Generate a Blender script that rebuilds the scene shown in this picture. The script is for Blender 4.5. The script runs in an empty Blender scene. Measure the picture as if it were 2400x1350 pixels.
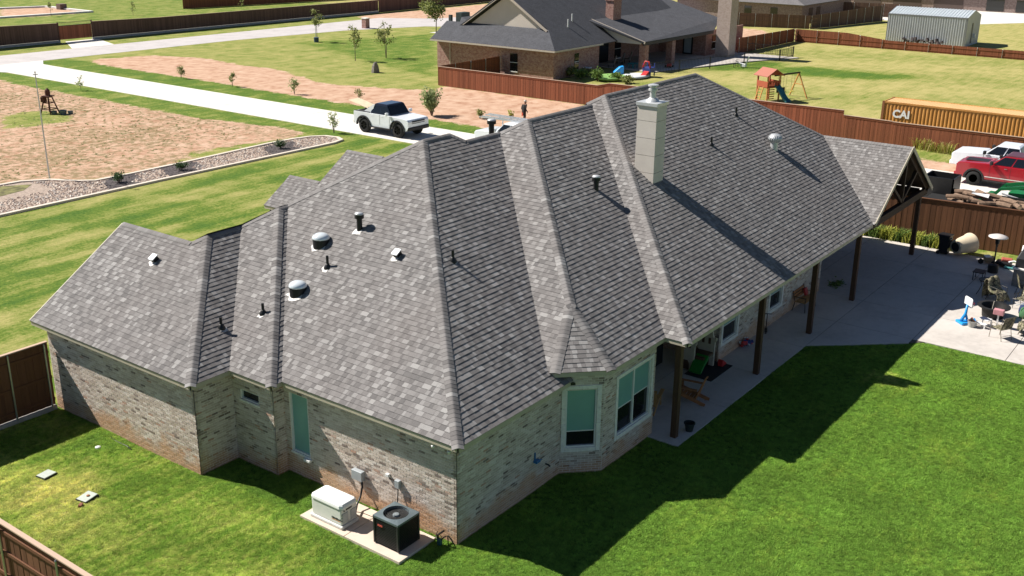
import bpy, bmesh, math, random
import numpy as np
from mathutils import Vector, Matrix, Euler
R = math.radians
random.seed(7); np.random.seed(7)
scn = bpy.context.scene
COL = scn.collection

# ---------------------------------------------------------------- camera
CAM = np.array([-18.8175, -15.6299, 16.041]); FPX = 2477.35
_p, _y, _r = 0.3417, 0.6361, 0.0110
FW = np.array([math.cos(_p)*math.cos(_y), math.cos(_p)*math.sin(_y), -math.sin(_p)])
_rt = np.array([math.sin(_y), -math.cos(_y), 0.0]); _up = np.cross(_rt, FW)
RT = math.cos(_r)*_rt + math.sin(_r)*_up; UP = -math.sin(_r)*_rt + math.cos(_r)*_up
cd = bpy.data.cameras.new('camera'); cam = bpy.data.objects.new('camera', cd); COL.objects.link(cam)
cam.matrix_world = Matrix(((RT[0], UP[0], -FW[0], CAM[0]), (RT[1], UP[1], -FW[1], CAM[1]),
                           (RT[2], UP[2], -FW[2], CAM[2]), (0, 0, 0, 1)))
cd.sensor_width = 36; cd.lens = FPX/2400*36; cd.clip_start = 0.5; cd.clip_end = 1500
scn.camera = cam
# ---------------------------------------------------------------- sky, sun, exposure
SUN = Vector((-0.29, 0.97, 1.0)).normalized()          # towards the sun
world = bpy.data.worlds.new('World'); scn.world = world; world.use_nodes = True
wn = world.node_tree; bgn = wn.nodes['Background']
sky = wn.nodes.new('ShaderNodeTexSky'); sky.sky_type = 'NISHITA'; sky.sun_disc = False
sky.sun_elevation = math.asin(SUN.z); sky.sun_rotation = math.atan2(SUN.x, SUN.y)
sky.altitude = 900; sky.air_density = 0.75; sky.dust_density = 0.2
wn.links.new(sky.outputs[0], bgn.inputs[0]); bgn.inputs[1].default_value = 0.05
sd = bpy.data.lights.new('sun', 'SUN'); sun = bpy.data.objects.new('sun', sd); COL.objects.link(sun)
sd.energy = 5.0; sd.angle = R(0.55); sd.color = (1.0, 0.955, 0.88)
sun.rotation_euler = SUN.to_track_quat('Z', 'Y').to_euler(); sun.location = (0, 0, 60)
vs = scn.view_settings; vs.view_transform = 'Standard'; vs.look = 'None'; vs.gamma = 1; vs.exposure = 0.78
scn.render.engine = 'CYCLES'
scn.cycles.max_bounces = 6; scn.cycles.diffuse_bounces = 3

# ---------------------------------------------------------------- pixel -> place
def _ray(u, v): return FW + RT*(u-1200)/FPX + UP*(675-v)/FPX
def gp(u, v, z=0.0):
    r = _ray(u, v); return CAM + r*((z-CAM[2])/r[2])
def gx(u, v, x):
    r = _ray(u, v); return CAM + r*((x-CAM[0])/r[0])
def gy(u, v, y):
    r = _ray(u, v); return CAM + r*((y-CAM[1])/r[1])

# ---------------------------------------------------------------- materials
MATS = {}
def _nt(name):
    m = bpy.data.materials.new(name); m.use_nodes = True; t = m.node_tree
    return m, t, t.nodes['Principled BSDF']
def nd(t, typ, **kw):
    n = t.nodes.new(typ)
    for k, v in kw.items(): setattr(n, k, v)
    return n
def noise(t, vec, scale, detail=4, rough=.55, dist=0):
    n = nd(t, 'ShaderNodeTexNoise'); n.inputs['Scale'].default_value = scale
    n.inputs['Detail'].default_value = detail; n.inputs['Roughness'].default_value = rough
    n.inputs['Distortion'].default_value = dist
    if vec is not None: t.links.new(vec, n.inputs['Vector'])
    return n.outputs[0]
def ramp(t, fac, stops, interp='LINEAR'):
    n = nd(t, 'ShaderNodeValToRGB'); cr = n.color_ramp; cr.interpolation = interp
    while len(cr.elements) < len(stops): cr.elements.new(0.5)
    for e, (pos, c) in zip(cr.elements, stops):
        e.position = pos; e.color = (c[0], c[1], c[2], 1) if hasattr(c, '__len__') else (c, c, c, 1)
    t.links.new(fac, n.inputs[0]); return n.outputs[0]
def mix(t, fac, a, b, mode='MIX'):
    n = nd(t, 'ShaderNodeMix', data_type='RGBA', blend_type=mode)
    for s, v in ((n.inputs[0], fac), (n.inputs[6], a), (n.inputs[7], b)):
        if hasattr(v, 'is_linked'): t.links.new(v, s)
        elif hasattr(v, '__len__'): s.default_value = (v[0], v[1], v[2], 1)
        else: s.default_value = v
    return n.outputs[2]
def math_(t, op, a, b=None, clamp=False):
    n = nd(t, 'ShaderNodeMath', operation=op); n.use_clamp = clamp
    for s, v in ((n.inputs[0], a), (n.inputs[1], b)):
        if v is None: continue
        if hasattr(v, 'is_linked'): t.links.new(v, s)
        else: s.default_value = v
    return n.outputs[0]
def bump(t, bsdf, h, strength=.3, dist=.02):
    n = nd(t, 'ShaderNodeBump'); n.inputs['Strength'].default_value = strength; n.inputs['Distance'].default_value = dist
    t.links.new(h, n.inputs['Height']); t.links.new(n.outputs[0], bsdf.inputs['Normal'])
def objco(t): return nd(t, 'ShaderNodeTexCoord').outputs['Object']
def pos(t): return nd(t, 'ShaderNodeNewGeometry').outputs['Position']
def mat(name, c, rough=.6, metal=0, var=.12, scale=6, bmp=0, bscale=60, spec=.4, c2=None, stretch=None):
    """plain procedural material: base colour broken up by two noises"""
    if name in MATS: return MATS[name]
    m, t, b = _nt(name); co = pos(t)
    if stretch:
        mp = nd(t, 'ShaderNodeMapping'); mp.inputs['Scale'].default_value = stretch; t.links.new(co, mp.inputs[0]); co = mp.outputs[0]
    lo = tuple(x*(1-var) for x in c); hi = tuple(min(1, x*(1+var)) for x in (c2 or c))
    n1 = noise(t, co, scale, 5); col = ramp(t, n1, [(.3, lo), (.7, hi)])
    n2 = noise(t, co, scale*9, 3); col = mix(t, math_(t, 'MULTIPLY', n2, var), col, (0.02, .018, .015))
    t.links.new(col, b.inputs['Base Color']); b.inputs['Roughness'].default_value = rough
    b.inputs['Metallic'].default_value = metal; b.inputs['Specular IOR Level'].default_value = spec
    if bmp: bump(t, b, noise(t, co, bscale, 4), bmp, .01)
    MATS[name] = m; return m

# ---------------------------------------------------------------- mesh builder
class MB:
    def __init__(s): s.v = []; s.f = []; s.m = []; s.r = []; s.cm = 0; s.cr = 0.0; s.M = None
    def add(s, vs_, fs_):
        o = len(s.v)
        s.v += [tuple(s.M @ Vector(p)) for p in vs_] if s.M is not None else [tuple(p) for p in vs_]
        for f in fs_: s.f.append(tuple(i+o for i in f)); s.m.append(s.cm); s.r.append(s.cr)
        return s
    def poly(s, pts): return s.add(pts, [tuple(range(len(pts)))])
    def box(s, c, d, rz=0, rx=0, ry=0):
        h = [x/2 for x in d]; E = Euler((rx, ry, rz)).to_matrix() if (rz or rx or ry) else None
        vs_ = []
        for z in (-1, 1):
            for x, y in ((-1, -1), (1, -1), (1, 1), (-1, 1)):
                p = Vector((x*h[0], y*h[1], z*h[2])); p = E @ p if E else p
                vs_.append((p.x+c[0], p.y+c[1], p.z+c[2]))
        return s.add(vs_, [(3, 2, 1, 0), (4, 5, 6, 7), (0, 1, 5, 4), (1, 2, 6, 5), (2, 3, 7, 6), (3, 0, 4, 7)])
    def bb(s, x0, x1, y0, y1, z0, z1): return s.box(((x0+x1)/2, (y0+y1)/2, (z0+z1)/2), (abs(x1-x0), abs(y1-y0), abs(z1-z0)))
    def bar(s, a, b, w, h=None, up=(0, 0, 1)):
        h = h or w; a, b = Vector(a), Vector(b); d = (b-a); L = d.length; d.normalize()
        u = Vector(up); 
        if abs(d.dot(u)) > .98: u = Vector((1, 0, 0))
        sx = d.cross(u).normalized(); sz = sx.cross(d)
        vs_ = []
        for q in (a, b):
            for i, j in ((-1, -1), (1, -1), (1, 1), (-1, 1)): vs_.append(tuple(q + sx*(i*w/2) + sz*(j*h/2)))
        return s.add(vs_, [(3, 2, 1, 0), (4, 5, 6, 7), (0, 1, 5, 4), (1, 2, 6, 5), (2, 3, 7, 6), (3, 0, 4, 7)])
    def tube(s, path, r, n=8, caps=True):
        P = [Vector(p) for p in path]; rr = r if hasattr(r, '__len__') else [r]*len(P)
        vs_, fs_ = [], []
        ref = None
        for i, p in enumerate(P):
            d = (P[min(i+1, len(P)-1)] - P[max(i-1, 0)]).normalized()
            if ref is None: ref = Vector((0, 0, 1)) if abs(d.z) < .9 else Vector((1, 0, 0))
            a = d.cross(ref).normalized(); b = a.cross(d).normalized(); ref = b if abs(d.dot(b)) < .9 else ref
            for k in range(n):
                t = 2*math.pi*k/n; vs_.append(tuple(p + (a*math.cos(t)+b*math.sin(t))*rr[i]))
        for i in range(len(P)-1):
            for k in range(n):
                k2 = (k+1) % n; fs_.append((i*n+k, i*n+k2, (i+1)*n+k2, (i+1)*n+k))
        if caps: fs_.append(tuple(range(n-1, -1, -1))); fs_.append(tuple((len(P)-1)*n+k for k in range(n)))
        return s.add(vs_, fs_)
    def lathe(s, prof, c=(0, 0, 0), n=20, sx=1, sy=1):
        vs_, fs_ = [], []
        for r, z in prof:
            for k in range(n):
                t = 2*math.pi*k/n; vs_.append((c[0]+r*math.cos(t)*sx, c[1]+r*math.sin(t)*sy, c[2]+z))
        for i in range(len(prof)-1):
            for k in range(n):
                k2 = (k+1) % n; fs_.append((i*n+k, i*n+k2, (i+1)*n+k2, (i+1)*n+k))
        if prof[0][0] > 1e-4: fs_.append(tuple(range(n-1, -1, -1)))
        if prof[-1][0] > 1e-4: fs_.append(tuple((len(prof)-1)*n+k for k in range(n)))
        return s.add(vs_, fs_)
    def prism(s, poly, d0, d1, axis='z'):
        """extrude a 2-d outline from d0 to d1 along an axis"""
        n = len(poly)
        mk = {'z': lambda p, d: (p[0], p[1], d), 'y': lambda p, d: (p[0], d, p[1]), 'x': lambda p, d: (d, p[0], p[1])}[axis]
        vs_ = [mk(p, d0) for p in poly] + [mk(p, d1) for p in poly]
        fs_ = [tuple(range(n-1, -1, -1)), tuple(range(n, 2*n))] + [(i, (i+1) % n, n+(i+1) % n, n+i) for i in range(n)]
        return s.add(vs_, fs_)
    def loft(s, rings, caps=True):
        n = len(rings[0]); vs_ = [p for r in rings for p in r]; fs_ = []
        for i in range(len(rings)-1):
            for k in range(n):
                k2 = (k+1) % n; fs_.append((i*n+k, i*n+k2, (i+1)*n+k2, (i+1)*n+k))
        if caps: fs_.append(tuple(range(n-1, -1, -1))); fs_.append(tuple((len(rings)-1)*n+k for k in range(n)))
        return s.add(vs_, fs_)
    def mesh(s, name, mats, smooth=False, fix=True):
        me = bpy.data.meshes.new(name); me.from_pydata(s.v, [], s.f)
        if not isinstance(mats, (list, tuple)): mats = [mats]
        for m in mats: me.materials.append(m)
        if len(mats) > 1: me.polygons.foreach_set('material_index', s.m)
        if any(s.r):
            a = me.attributes.new('rnd', 'FLOAT', 'FACE'); a.data.foreach_set('value', s.r)
        if fix:
            bm = bmesh.new(); bm.from_mesh(me); bmesh.ops.recalc_face_normals(bm, faces=bm.faces); bm.to_mesh(me); bm.free()
        if smooth: me.polygons.foreach_set('use_smooth', [True]*len(me.polygons))
        me.update(); return me
    def build(s, name, mats, parent=None, smooth=False, bevel=0, fix=True, auto=None):
        o = bpy.data.objects.new(name, s.mesh(name, mats, smooth, fix)); COL.objects.link(o)
        if parent is not None: o.parent = parent
        if bevel:
            b = o.modifiers.new('bevel', 'BEVEL'); b.width = bevel; b.segments = 2; b.limit_method = 'ANGLE'; b.angle_limit = R(40)
        if auto: o.data.set_sharp_from_angle(angle=R(auto))
        return o
def tag(o, label=None, cat=None, group=None, kind=None):
    for k, v in (('label', label), ('category', cat), ('group', group), ('kind', kind)):
        if v: o[k] = v
    return o
def thing(name, label, cat, loc=(0, 0, 0), rz=0, group=None):
    o = bpy.data.objects.new(name, None); COL.objects.link(o); o.empty_display_size = .2
    o.location = loc; o.rotation_euler = (0, 0, rz); return tag(o, label, cat, group)
def copytree(o, loc=None, rz=None, label=None, group=None, scale=None, parent=None):
    c = o.copy(); COL.objects.link(c)
    if parent is not None: c.parent = parent
    if loc is not None: c.location = loc
    if rz is not None: c.rotation_euler = (0, 0, rz)
    if scale is not None: c.scale = (scale,)*3 if not hasattr(scale, '__len__') else scale
    tag(c, label, None, group)
    for ch in list(o.children): copytree(ch, parent=c)
    return c
def struct(o): o['kind'] = 'structure'; return o
def lettering(txt, size, m, M, name='lettering', parent=None, extrude=.002, offset=0):
    cu = bpy.data.curves.new(name, 'FONT'); cu.body = txt; cu.size = size; cu.extrude = extrude; cu.offset = offset
    o = bpy.data.objects.new(name, cu); COL.objects.link(o)
    dg = bpy.context.evaluated_depsgraph_get(); me = bpy.data.meshes.new_from_object(o.evaluated_get(dg))
    bpy.data.objects.remove(o); bpy.data.curves.remove(cu)
    me.name = name; me.materials.clear(); me.materials.append(m)
    o = bpy.data.objects.new(name, me); COL.objects.link(o); o.matrix_local = M; 
    if parent is not None: o.parent = parent
    return o
# ================================================================ GROUND
def inpoly(X, Y, poly):
    poly = [(p[0], p[1]) for p in poly]; ins = np.zeros(X.shape, bool); n = len(poly); j = n-1
    for i in range(n):
        xi, yi = poly[i]; xj, yj = poly[j]
        if yi != yj: ins ^= ((yi > Y) != (yj > Y)) & (X < (xj-xi)*(Y-yi)/(yj-yi)+xi)
        j = i
    return ins
def G(*px): return [tuple(gp(u, v)[:2]) for u, v in px]
gxs = np.concatenate([np.arange(-300, -20, 20), np.arange(-20, 66, .45), np.arange(66, 150, 1.0), np.arange(150, 250, 8), np.arange(250, 701, 50)])
gys = np.concatenate([np.arange(-300, -20, 20), np.arange(-20, 112, .5), np.arange(112, 170, 1.5), np.arange(170, 260, 9), np.arange(260, 701, 44)])
GX_, GY_ = np.meshgrid(gxs, gys)
soil = np.zeros(GX_.shape); dry = np.full(GX_.shape, .62); weed = np.zeros(GX_.shape)
S1 = [(-60, 46.5), (12.5, 47), (15.9, 46.2), (17, 43.6), (24, 43.4), (35.5, 43.6), (36.3, 47), (34.9, 55), (34.6, 70), (34.8, 80), (35, 92), (33, 96.2), (-60, 96.2)]
S2 = G((205, 141), (350, 130), (480, 136), (560, 152), (650, 163), (760, 197), (900, 207), (1024, 212)) + [(60.2, 52), (60.2, 14), (52, 14), (47.8, 30)] + G((1140, 302), (1060, 288), (850, 250), (640, 216), (430, 181), (230, 150))
S3 = [(43.9, -30), (57.4, -30), (57, 12), (50, 22), (43.9, 22)]
S4 = [(106, 108.5), (104, 98), (110, 94), (135, 92), (150, 100), (150, 108.5)]
S5 = [(103, 42), (119, 42), (132, 50), (132, 56), (110, 56)]
S6 = G((0, 18), (110, 14), (205, 29), (0, 44))
for P_ in (S1, S2, S4, S5, S6): soil[inpoly(GX_, GY_, P_)] = 1
soil[inpoly(GX_, GY_, S3)] = .8
weed[inpoly(GX_, GY_, S1)] = 1
for P_ in (G((0, 268), (90, 258), (165, 264), (178, 282), (100, 296), (0, 306)), G((375, 381), (470, 352), (600, 333), (690, 318), (660, 330), (500, 368))):
    soil[inpoly(GX_, GY_, P_)] = .22
lw = (GY_ < 16.4) & (GX_ < 30); dry[lw] = .12+.09*np.sin(2*math.pi*GY_[lw]/1.6+.3*np.sin(GX_[lw]*.4))*(GX_[lw] > 6)                                   # watered back lawn
dry[(GX_ < -1.5) & (GY_ > 2) & (GY_ < 16.4)] = .46
dry[(GX_ < -4.5) & (GY_ > 7) & (GY_ < 16.4)] = .66
dry[((GX_+4.7)**2+(GY_-10.9)**2) < 1.6] = .85
dry[(np.abs(GX_-4.6+.4*GY_) < 1.1) & (np.abs(GY_+4.2) < .45)] = .45; dry[(np.abs(GX_-18.2-.6*(GY_+5.5)) < .5) & (np.abs(GY_+5.5) < .8)] = .8; dry[(GX_ > 6) & (GX_ < 18) & (GY_ < -6.5) & (np.sin(GX_*.9+GY_*.5)+np.sin(GY_*1.3-GX_*.4) > .7)] = .26
m_ = (GY_ > 16.4) & (GY_ < 40.5) & (GX_ < 38)
dry[m_] = .50 + .24*np.sin((GY_[m_]-.05*GX_[m_]+.6*np.sin(GY_[m_]*.4))*2*math.pi/2.7) + .13*np.sin(GY_[m_]*4.1+1) + .10*np.sin(GX_[m_]*.5+GY_[m_]*.3)
dry[(GX_ > 34.4) & (GX_ < 38.2) & (GY_ > 40.5) & (GY_ < 97)] = .42
dry[(GX_ > 43.7) & (GX_ < 48.2) & (GY_ > 14) & (GY_ < 97)] = .36
dry[(GX_ > 48) & (GX_ < 110) & (GY_ > 53) & (GY_ < 97)] = .68
yard = (GX_ > 60.4) & (GX_ < 120.5) & (GY_ < 53)
dry[yard] = .80 + .1*np.sin(GX_[yard]*.35+GY_[yard]*.12)
for P_, v_ in ((G((1810, 160), (1900, 158), (2160, 180), (2050, 186), (1850, 176)), .22), (G((1715, 130), (1850, 150), (1800, 165), (1640, 165)), .35), (G((700, 100), (1020, 80), (1020, 180), (930, 160)), .42), (G((300, 60), (540, 14), (700, 20), (400, 45)), .4)):
    dry[inpoly(GX_, GY_, P_)] = v_
dry[GY_ > 111.5] = .52; dry[GX_ > 121] = .88
def blur(a, n):
    for _ in range(n):
        b = a.copy(); b[1:-1, 1:-1] = (a[1:-1, 1:-1]*2+a[:-2, 1:-1]+a[2:, 1:-1]+a[1:-1, :-2]+a[1:-1, 2:])/6; a = b
    return a
soil = blur(soil, 7); dry = blur(dry, 2); weed = blur(weed, 2)
nx, ny = len(gxs), len(gys)
me = bpy.data.meshes.new('ground')
idx = np.arange(nx*ny).reshape(ny, nx)
quads = np.stack([idx[:-1, :-1], idx[:-1, 1:], idx[1:, 1:], idx[1:, :-1]], -1).reshape(-1, 4)
co = np.stack([GX_, GY_, np.zeros_like(GX_)], -1).reshape(-1, 3)
me.vertices.add(len(co)); me.vertices.foreach_set('co', co.ravel())
me.loops.add(quads.size); me.loops.foreach_set('vertex_index', quads.ravel())
me.polygons.add(len(quads)); me.polygons.foreach_set('loop_start', np.arange(0, quads.size, 4)); me.update(calc_edges=True)
for nm, a in (('soil', soil), ('dry', dry), ('weed', weed)):
    at = me.attributes.new(nm, 'FLOAT', 'POINT'); at.data.foreach_set('value', a.ravel().astype(np.float32))

LIME = (.155, .205, .030); GREEN1 = (.034, .088, .010); GREEN2 = (.100, .175, .028); STRAW = (.40, .345, .135)
def grass_colour(t, co, dryv):
    n1 = noise(t, co, .55, 5, .6); n2 = noise(t, co, 5.5, 4, .65); n3 = noise(t, co, 34, 3, .7)
    g = ramp(t, math_(t, 'ADD', math_(t, 'MULTIPLY', n2, .55), math_(t, 'MULTIPLY', n3, .45)), [(.36, GREEN1), (.62, GREEN2)])
    mp = nd(t, 'ShaderNodeMapping'); mp.inputs['Scale'].default_value = (.12, 1.5, 1); mp.inputs['Rotation'].default_value = (0, 0, .04); t.links.new(co, mp.inputs[0])
    ns = noise(t, mp.outputs[0], 1.6, 4, .6); dryv = math_(t, 'ADD', dryv, math_(t, 'MULTIPLY', math_(t, 'SUBTRACT', ns, .5), .7))
    d = math_(t, 'ADD', dryv, math_(t, 'MULTIPLY', math_(t, 'SUBTRACT', n1, .5), 1.0))
    d = math_(t, 'ADD', d, math_(t, 'MULTIPLY', math_(t, 'SUBTRACT', n2, .5), .8))
    g = mix(t, ramp(t, d, [(.15, 0.0), (.55, .8)]), g, LIME); return mix(t, ramp(t, d, [(.42, 0.0), (1.0, 1.0)]), g, STRAW), n2, n3
def att(t, name, typ='GEOMETRY'):
    a = nd(t, 'ShaderNodeAttribute'); a.attribute_name = name; a.attribute_type = typ; return a.outputs['Fac']
m, t, b = _nt('ground_cover'); co_ = pos(t)
gcol, n2, n3 = grass_colour(t, co_, att(t, 'dry'))
sn = noise(t, co_, .9, 6, .62); sn2 = noise(t, co_, 7, 4, .6); big = noise(t, co_, .14, 3)
scol = ramp(t, sn, [(.3, (.35, .185, .115)), (.46, (.475, .300, .205)), (.7, (.58, .405, .295))])
mp = nd(t, 'ShaderNodeMapping'); mp.inputs['Scale'].default_value = (.45, 1.6, 1); mp.inputs['Rotation'].default_value = (0, 0, .15); t.links.new(co_, mp.inputs[0])
ruts = noise(t, mp.outputs[0], .8, 5, .7, .6)
scol = mix(t, ramp(t, ruts, [(.60, 0.0), (.68, .8)]), scol, (.30, .135, .07))
tuft = noise(t, co_, 1.9, 5, .72)
spk = math_(t, 'MULTIPLY', ramp(t, math_(t, 'ADD', tuft, math_(t, 'MULTIPLY', math_(t, 'SUBTRACT', big, .5), .35)), [(.47, 0.0), (.56, .8)]), att(t, 'weed'))
scol = mix(t, spk, scol, (.20, .16, .075))
sm = math_(t, 'ADD', att(t, 'soil'), math_(t, 'ADD', math_(t, 'MULTIPLY', math_(t, 'SUBTRACT', sn, .5), 1.3), math_(t, 'MULTIPLY', math_(t, 'SUBTRACT', sn2, .5), .8)))
col = mix(t, ramp(t, sm, [(.42, 0.0), (.56, 1.0)]), gcol, scol)
t.links.new(col, b.inputs['Base Color']); b.inputs['Roughness'].default_value = .95; b.inputs['Specular IOR Level'].default_value = .1
hh = math_(t, 'ADD', math_(t, 'MULTIPLY', n3, .6), math_(t, 'ADD', n2, sn2)); bump(t, b, hh, .55, .09)
me.materials.append(m); MATS['ground'] = m
ground = struct(bpy.data.objects.new('ground', me)); COL.objects.link(ground)

# concrete
def concrete(name, c, joint=None, rough=.85):
    m, t, b = _nt(name); co_ = pos(t)
    n1 = noise(t, co_, .45, 6, .6); n2 = noise(t, co_, 3.5, 5, .65); n3 = noise(t, co_, 60, 3)
    col = ramp(t, math_(t, 'ADD', math_(t, 'MULTIPLY', n1, .6), math_(t, 'MULTIPLY', n2, .4)), [(.33, tuple(x*.80 for x in c)), (.52, c), (.72, tuple(min(1, x*1.10) for x in c))])
    st = noise(t, co_, 1.1, 5, .7, .8)
    col = mix(t, ramp(t, st, [(.60, 0.0), (.74, .35)]), col, tuple(x*y for x, y in zip(c, (.62, .56, .50))))
    t.links.new(col, b.inputs['Base Color']); b.inputs['Roughness'].default_value = rough; b.inputs['Specular IOR Level'].default_value = .25
    bump(t, b, n3, .15, .004); MATS[name] = m; return m
CONC = concrete('driveway_concrete', (.66, .625, .575)); ROADC = concrete('road_concrete', (.47, .435, .425)); PATC = concrete('patio_concrete', (.52, .475, .435))
PADC = concrete('pad_concrete', (.60, .50, .41)); KERB = concrete('kerb_concrete', (.64, .56, .47))
def sheet(name, poly, z0, z1, m, bevel=0):
    mb = MB(); mb.prism([(p[0], p[1]) for p in poly], z0, z1); return struct(mb.build(name, m, bevel=bevel))
# road and driveway: the driveway is poured in bays with open joints
road = sheet('road', [(-120, 96.9), (72, 96.7), (90, 94.6), (102, 90), (106, 84), (128, 70), (150, 66), (150, 90), (128, 92), (112, 97), (107, 104), (74, 104), (-120, 104.6)], -.2, .012, ROADC)
dw = bpy.data.objects.new('driveway', None); COL.objects.link(dw); struct(dw)
ys = [22, 27, 32, 36.5, 41, 45.5, 50, 54.5, 59, 63.5, 68, 72.5, 77, 81.5, 86, 91]
for a_, b_ in zip(ys[:-1], ys[1:]):
    MB().bb(38.2, 43.8, a_+.012, b_-.012, -.1, .03).build('slab', CONC, dw)
MB().prism([(38.2, 91.012), (43.8, 91.012), (43.9, 94), (45.5, 96.75), (28, 96.85), (34, 95), (37.4, 93)], -.1, .028).build('slab', CONC, dw)
truck_lot = bpy.data.objects.new('parking_slab', None); COL.objects.link(truck_lot); struct(truck_lot)
for i in range(5):
    for j in range(6): MB().bb(38.6+i*3.1+.01, 38.6+(i+1)*3.1-.01, -16+j*4.2+.01, -16+(j+1)*4.2-.01, -.1, .026).build('slab', CONC, truck_lot)
n1drive = sheet('neighbour_driveway', [(96, 84), (106, 83.8), (128, 69.8), (110, 62), (97, 70)], -.1, .016, CONC)
gate_apron = sheet('gate_apron', [(53.6, 104.1), (59.3, 104.0), (61.5, 111), (57, 111)], -.1, .02, CONC)
far_slab = sheet('far_drive_slab', [(160, 44), (215, 40), (215, 16), (178, 18), (160, 30)], -.1, .02, CONC)
# patio slabs with open control joints
patio = bpy.data.objects.new('patio', None); COL.objects.link(patio); struct(patio)
PO = [(8.55, -2.06), (19.1, -2.06), (21.8, -5.15), (22.42, -5.72), (22.43, -16), (35.6, -16), (35.6, 6.5), (8.55, 6.5)]
def clip(poly, a, b_, c):                              # keep a*x+b*y<=c
    out = []
    for i in range(len(poly)):
        p, q = poly[i], poly[(i+1) % len(poly)]; dp = a*p[0]+b_*p[1]-c; dq = a*q[0]+b_*q[1]-c
        if dp <= 0: out.append(p)
        if dp*dq < 0: s_ = dp/(dp-dq); out.append((p[0]+(q[0]-p[0])*s_, p[1]+(q[1]-p[1])*s_))
    return out
jx = [8.55, 12.1, 15.4, 18.9, 22.42, 25.6, 28.9, 32.2, 35.6]; jy = [-16, -12.2, -8.7, -5.2, -2.06, .9, 6.5]
for i in range(len(jx)-1):
    for j in range(len(jy)-1):
        g_ = .011; q = [(jx[i]+g_, jy[j]+g_), (jx[i+1]-g_, jy[j]+g_), (jx[i+1]-g_, jy[j+1]-g_), (jx[i]+g_, jy[j+1]-g_)]
        if jx[i+1] <= 22.43 and jy[j+1] <= -2.05:
            if jx[i] < 18.8 or jy[j] < -6: continue
            q = clip(q, -(-5.15+2.06), -(19.1-21.8)*-1, 0) if False else q
            # diagonal edge from (19.1,-2.06) to (22.42,-5.72): keep the far side
            nx_, ny_ = -3.66, -3.32; q = clip(q, nx_, ny_, nx_*19.1+ny_*-2.06)
            if len(q) < 3: continue
        MB().prism(q, -.15, .045).build('slab', PATC, patio, bevel=.004)
sub = MB().prism([(8.6, -2), (19.1, -2.0), (22.5, -5.75), (22.5, -15.9), (35.5, -15.9), (35.5, 6.4), (8.6, 6.4)], -.2, .03)
sub.build('joint_filler', mat('joint_dirt', (.10, .085, .07), .95), patio)
# equipment pad
pad = bpy.data.objects.new('equipment_pad', None); COL.objects.link(pad); struct(pad)
for y0_, y1_ in ((.62, 2.62), (2.64, 4.36)): MB().bb(-1.62, -.16, y0_, y1_, -.1, .085).build('slab', PADC, pad, bevel=.006)
# landscape bed with kerb
def offset_strip(path, w, z0, z1):
    mb = MB(); L = []; Rr = []
    for i, p in enumerate(path):
        a = Vector(path[max(i-1, 0)]).to_2d() if False else Vector((path[max(i-1, 0)][0], path[max(i-1, 0)][1])); c = Vector((path[min(i+1, len(path)-1)][0], path[min(i+1, len(path)-1)][1]))
        d = (c-a).normalized(); n = Vector((-d.y, d.x)); P_ = Vector((p[0], p[1])); L.append(P_+n*w/2); Rr.append(P_-n*w/2)
    rings = [[(l.x, l.y, z0), (l.x, l.y, z1), (r_.x, r_.y, z1), (r_.x, r_.y, z0)] for l, r_ in zip(L, Rr)]
    return mb.loft(rings)
nearK = [(-20, 40.2), (5, 40.2), (20, 40.3), (31, 40.15), (34.6, 40.1), (35.7, 40.4), (36.1, 41.2), (35.9, 42.3), (35.0, 43.0), (33.6, 43.35)]
farK = [(33.6, 43.35), (31.5, 43.5), (24.2, 43.15), (19.5, 43.1), (17.2, 43.2), (16.4, 44.0), (15.6, 45.5), (14.2, 46.5), (12, 46.7), (-20, 46.7)]
kerb = struct(offset_strip(nearK+farK[1:], .28, -.05, .13).build('bed_kerb', KERB, bevel=.03))
ROCKM = mat('bed_gravel', (.40, .31, .25), .9, var=.35, scale=9, bmp=.8, bscale=25)
sheet('bed_base', nearK+farK[1:], -.05, .05, ROCKM)
MULB = mat('mulch_base', (.085, .07, .07), .95, var=.3, scale=15, bmp=.6, bscale=40)
for a_, c_ in ((16.9, 19.2), (21.2, 23.8), (29.6, 32.4)): sheet('mulch_patch', [(a_-.45, 40.45), (c_-.2, 40.45), (c_+.75, 42.9), (a_+.5, 42.9)], .02, .056, MULB)
sheet('pond_patch', [(-10, 43.4), (8, 43.5), (13.2, 44.4), (14.3, 45.4), (13, 46.3), (-10, 46.4)], .02, .058, mat('murky_grass', (.12, .10, .035), .9, var=.5, scale=2, c2=(.20, .19, .06)))
# ================================================================ THE HOUSE
PT = .6464; EX = .160
def tone(t, src):
    if src == 'attr': return att(t, 'rnd')
    return nd(t, 'ShaderNodeObjectInfo').outputs['Random']
def shingle_mat(name, src):
    m, t, b = _nt(name); r = tone(t, src); co_ = pos(t)
    base = ramp(t, r, [(0, (.138, .131, .129)), (.25, (.178, .168, .164)), (.5, (.212, .200, .195)), (.76, (.245, .233, .227)), (.86, (.295, .283, .276)), (1, (.355, .343, .333))])
    big = noise(t, co_, .35, 4); base = mix(t, math_(t, 'MULTIPLY', ramp(t, big, [(.4, 0.0), (.7, 1.0)]), .35), base, (.200, .176, .166))
    gr = noise(t, co_, 260, 2, .7); g2 = noise(t, co_, 28, 4, .7)
    base = mix(t, ramp(t, gr, [(.35, .30), (.62, 0.0)]), base, (.06, .05, .05))
    base = mix(t, ramp(t, g2, [(.5, 0.0), (.8, .22)]), base, (.34, .32, .30))
    t.links.new(base, b.inputs['Base Color']); b.inputs['Roughness'].default_value = .93; b.inputs['Specular IOR Level'].default_value = .18
    bump(t, b, gr, .6, .003); return m
SH_A = shingle_mat('shingle_field', 'attr'); SH_O = shingle_mat('shingle_single', 'obj')
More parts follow.
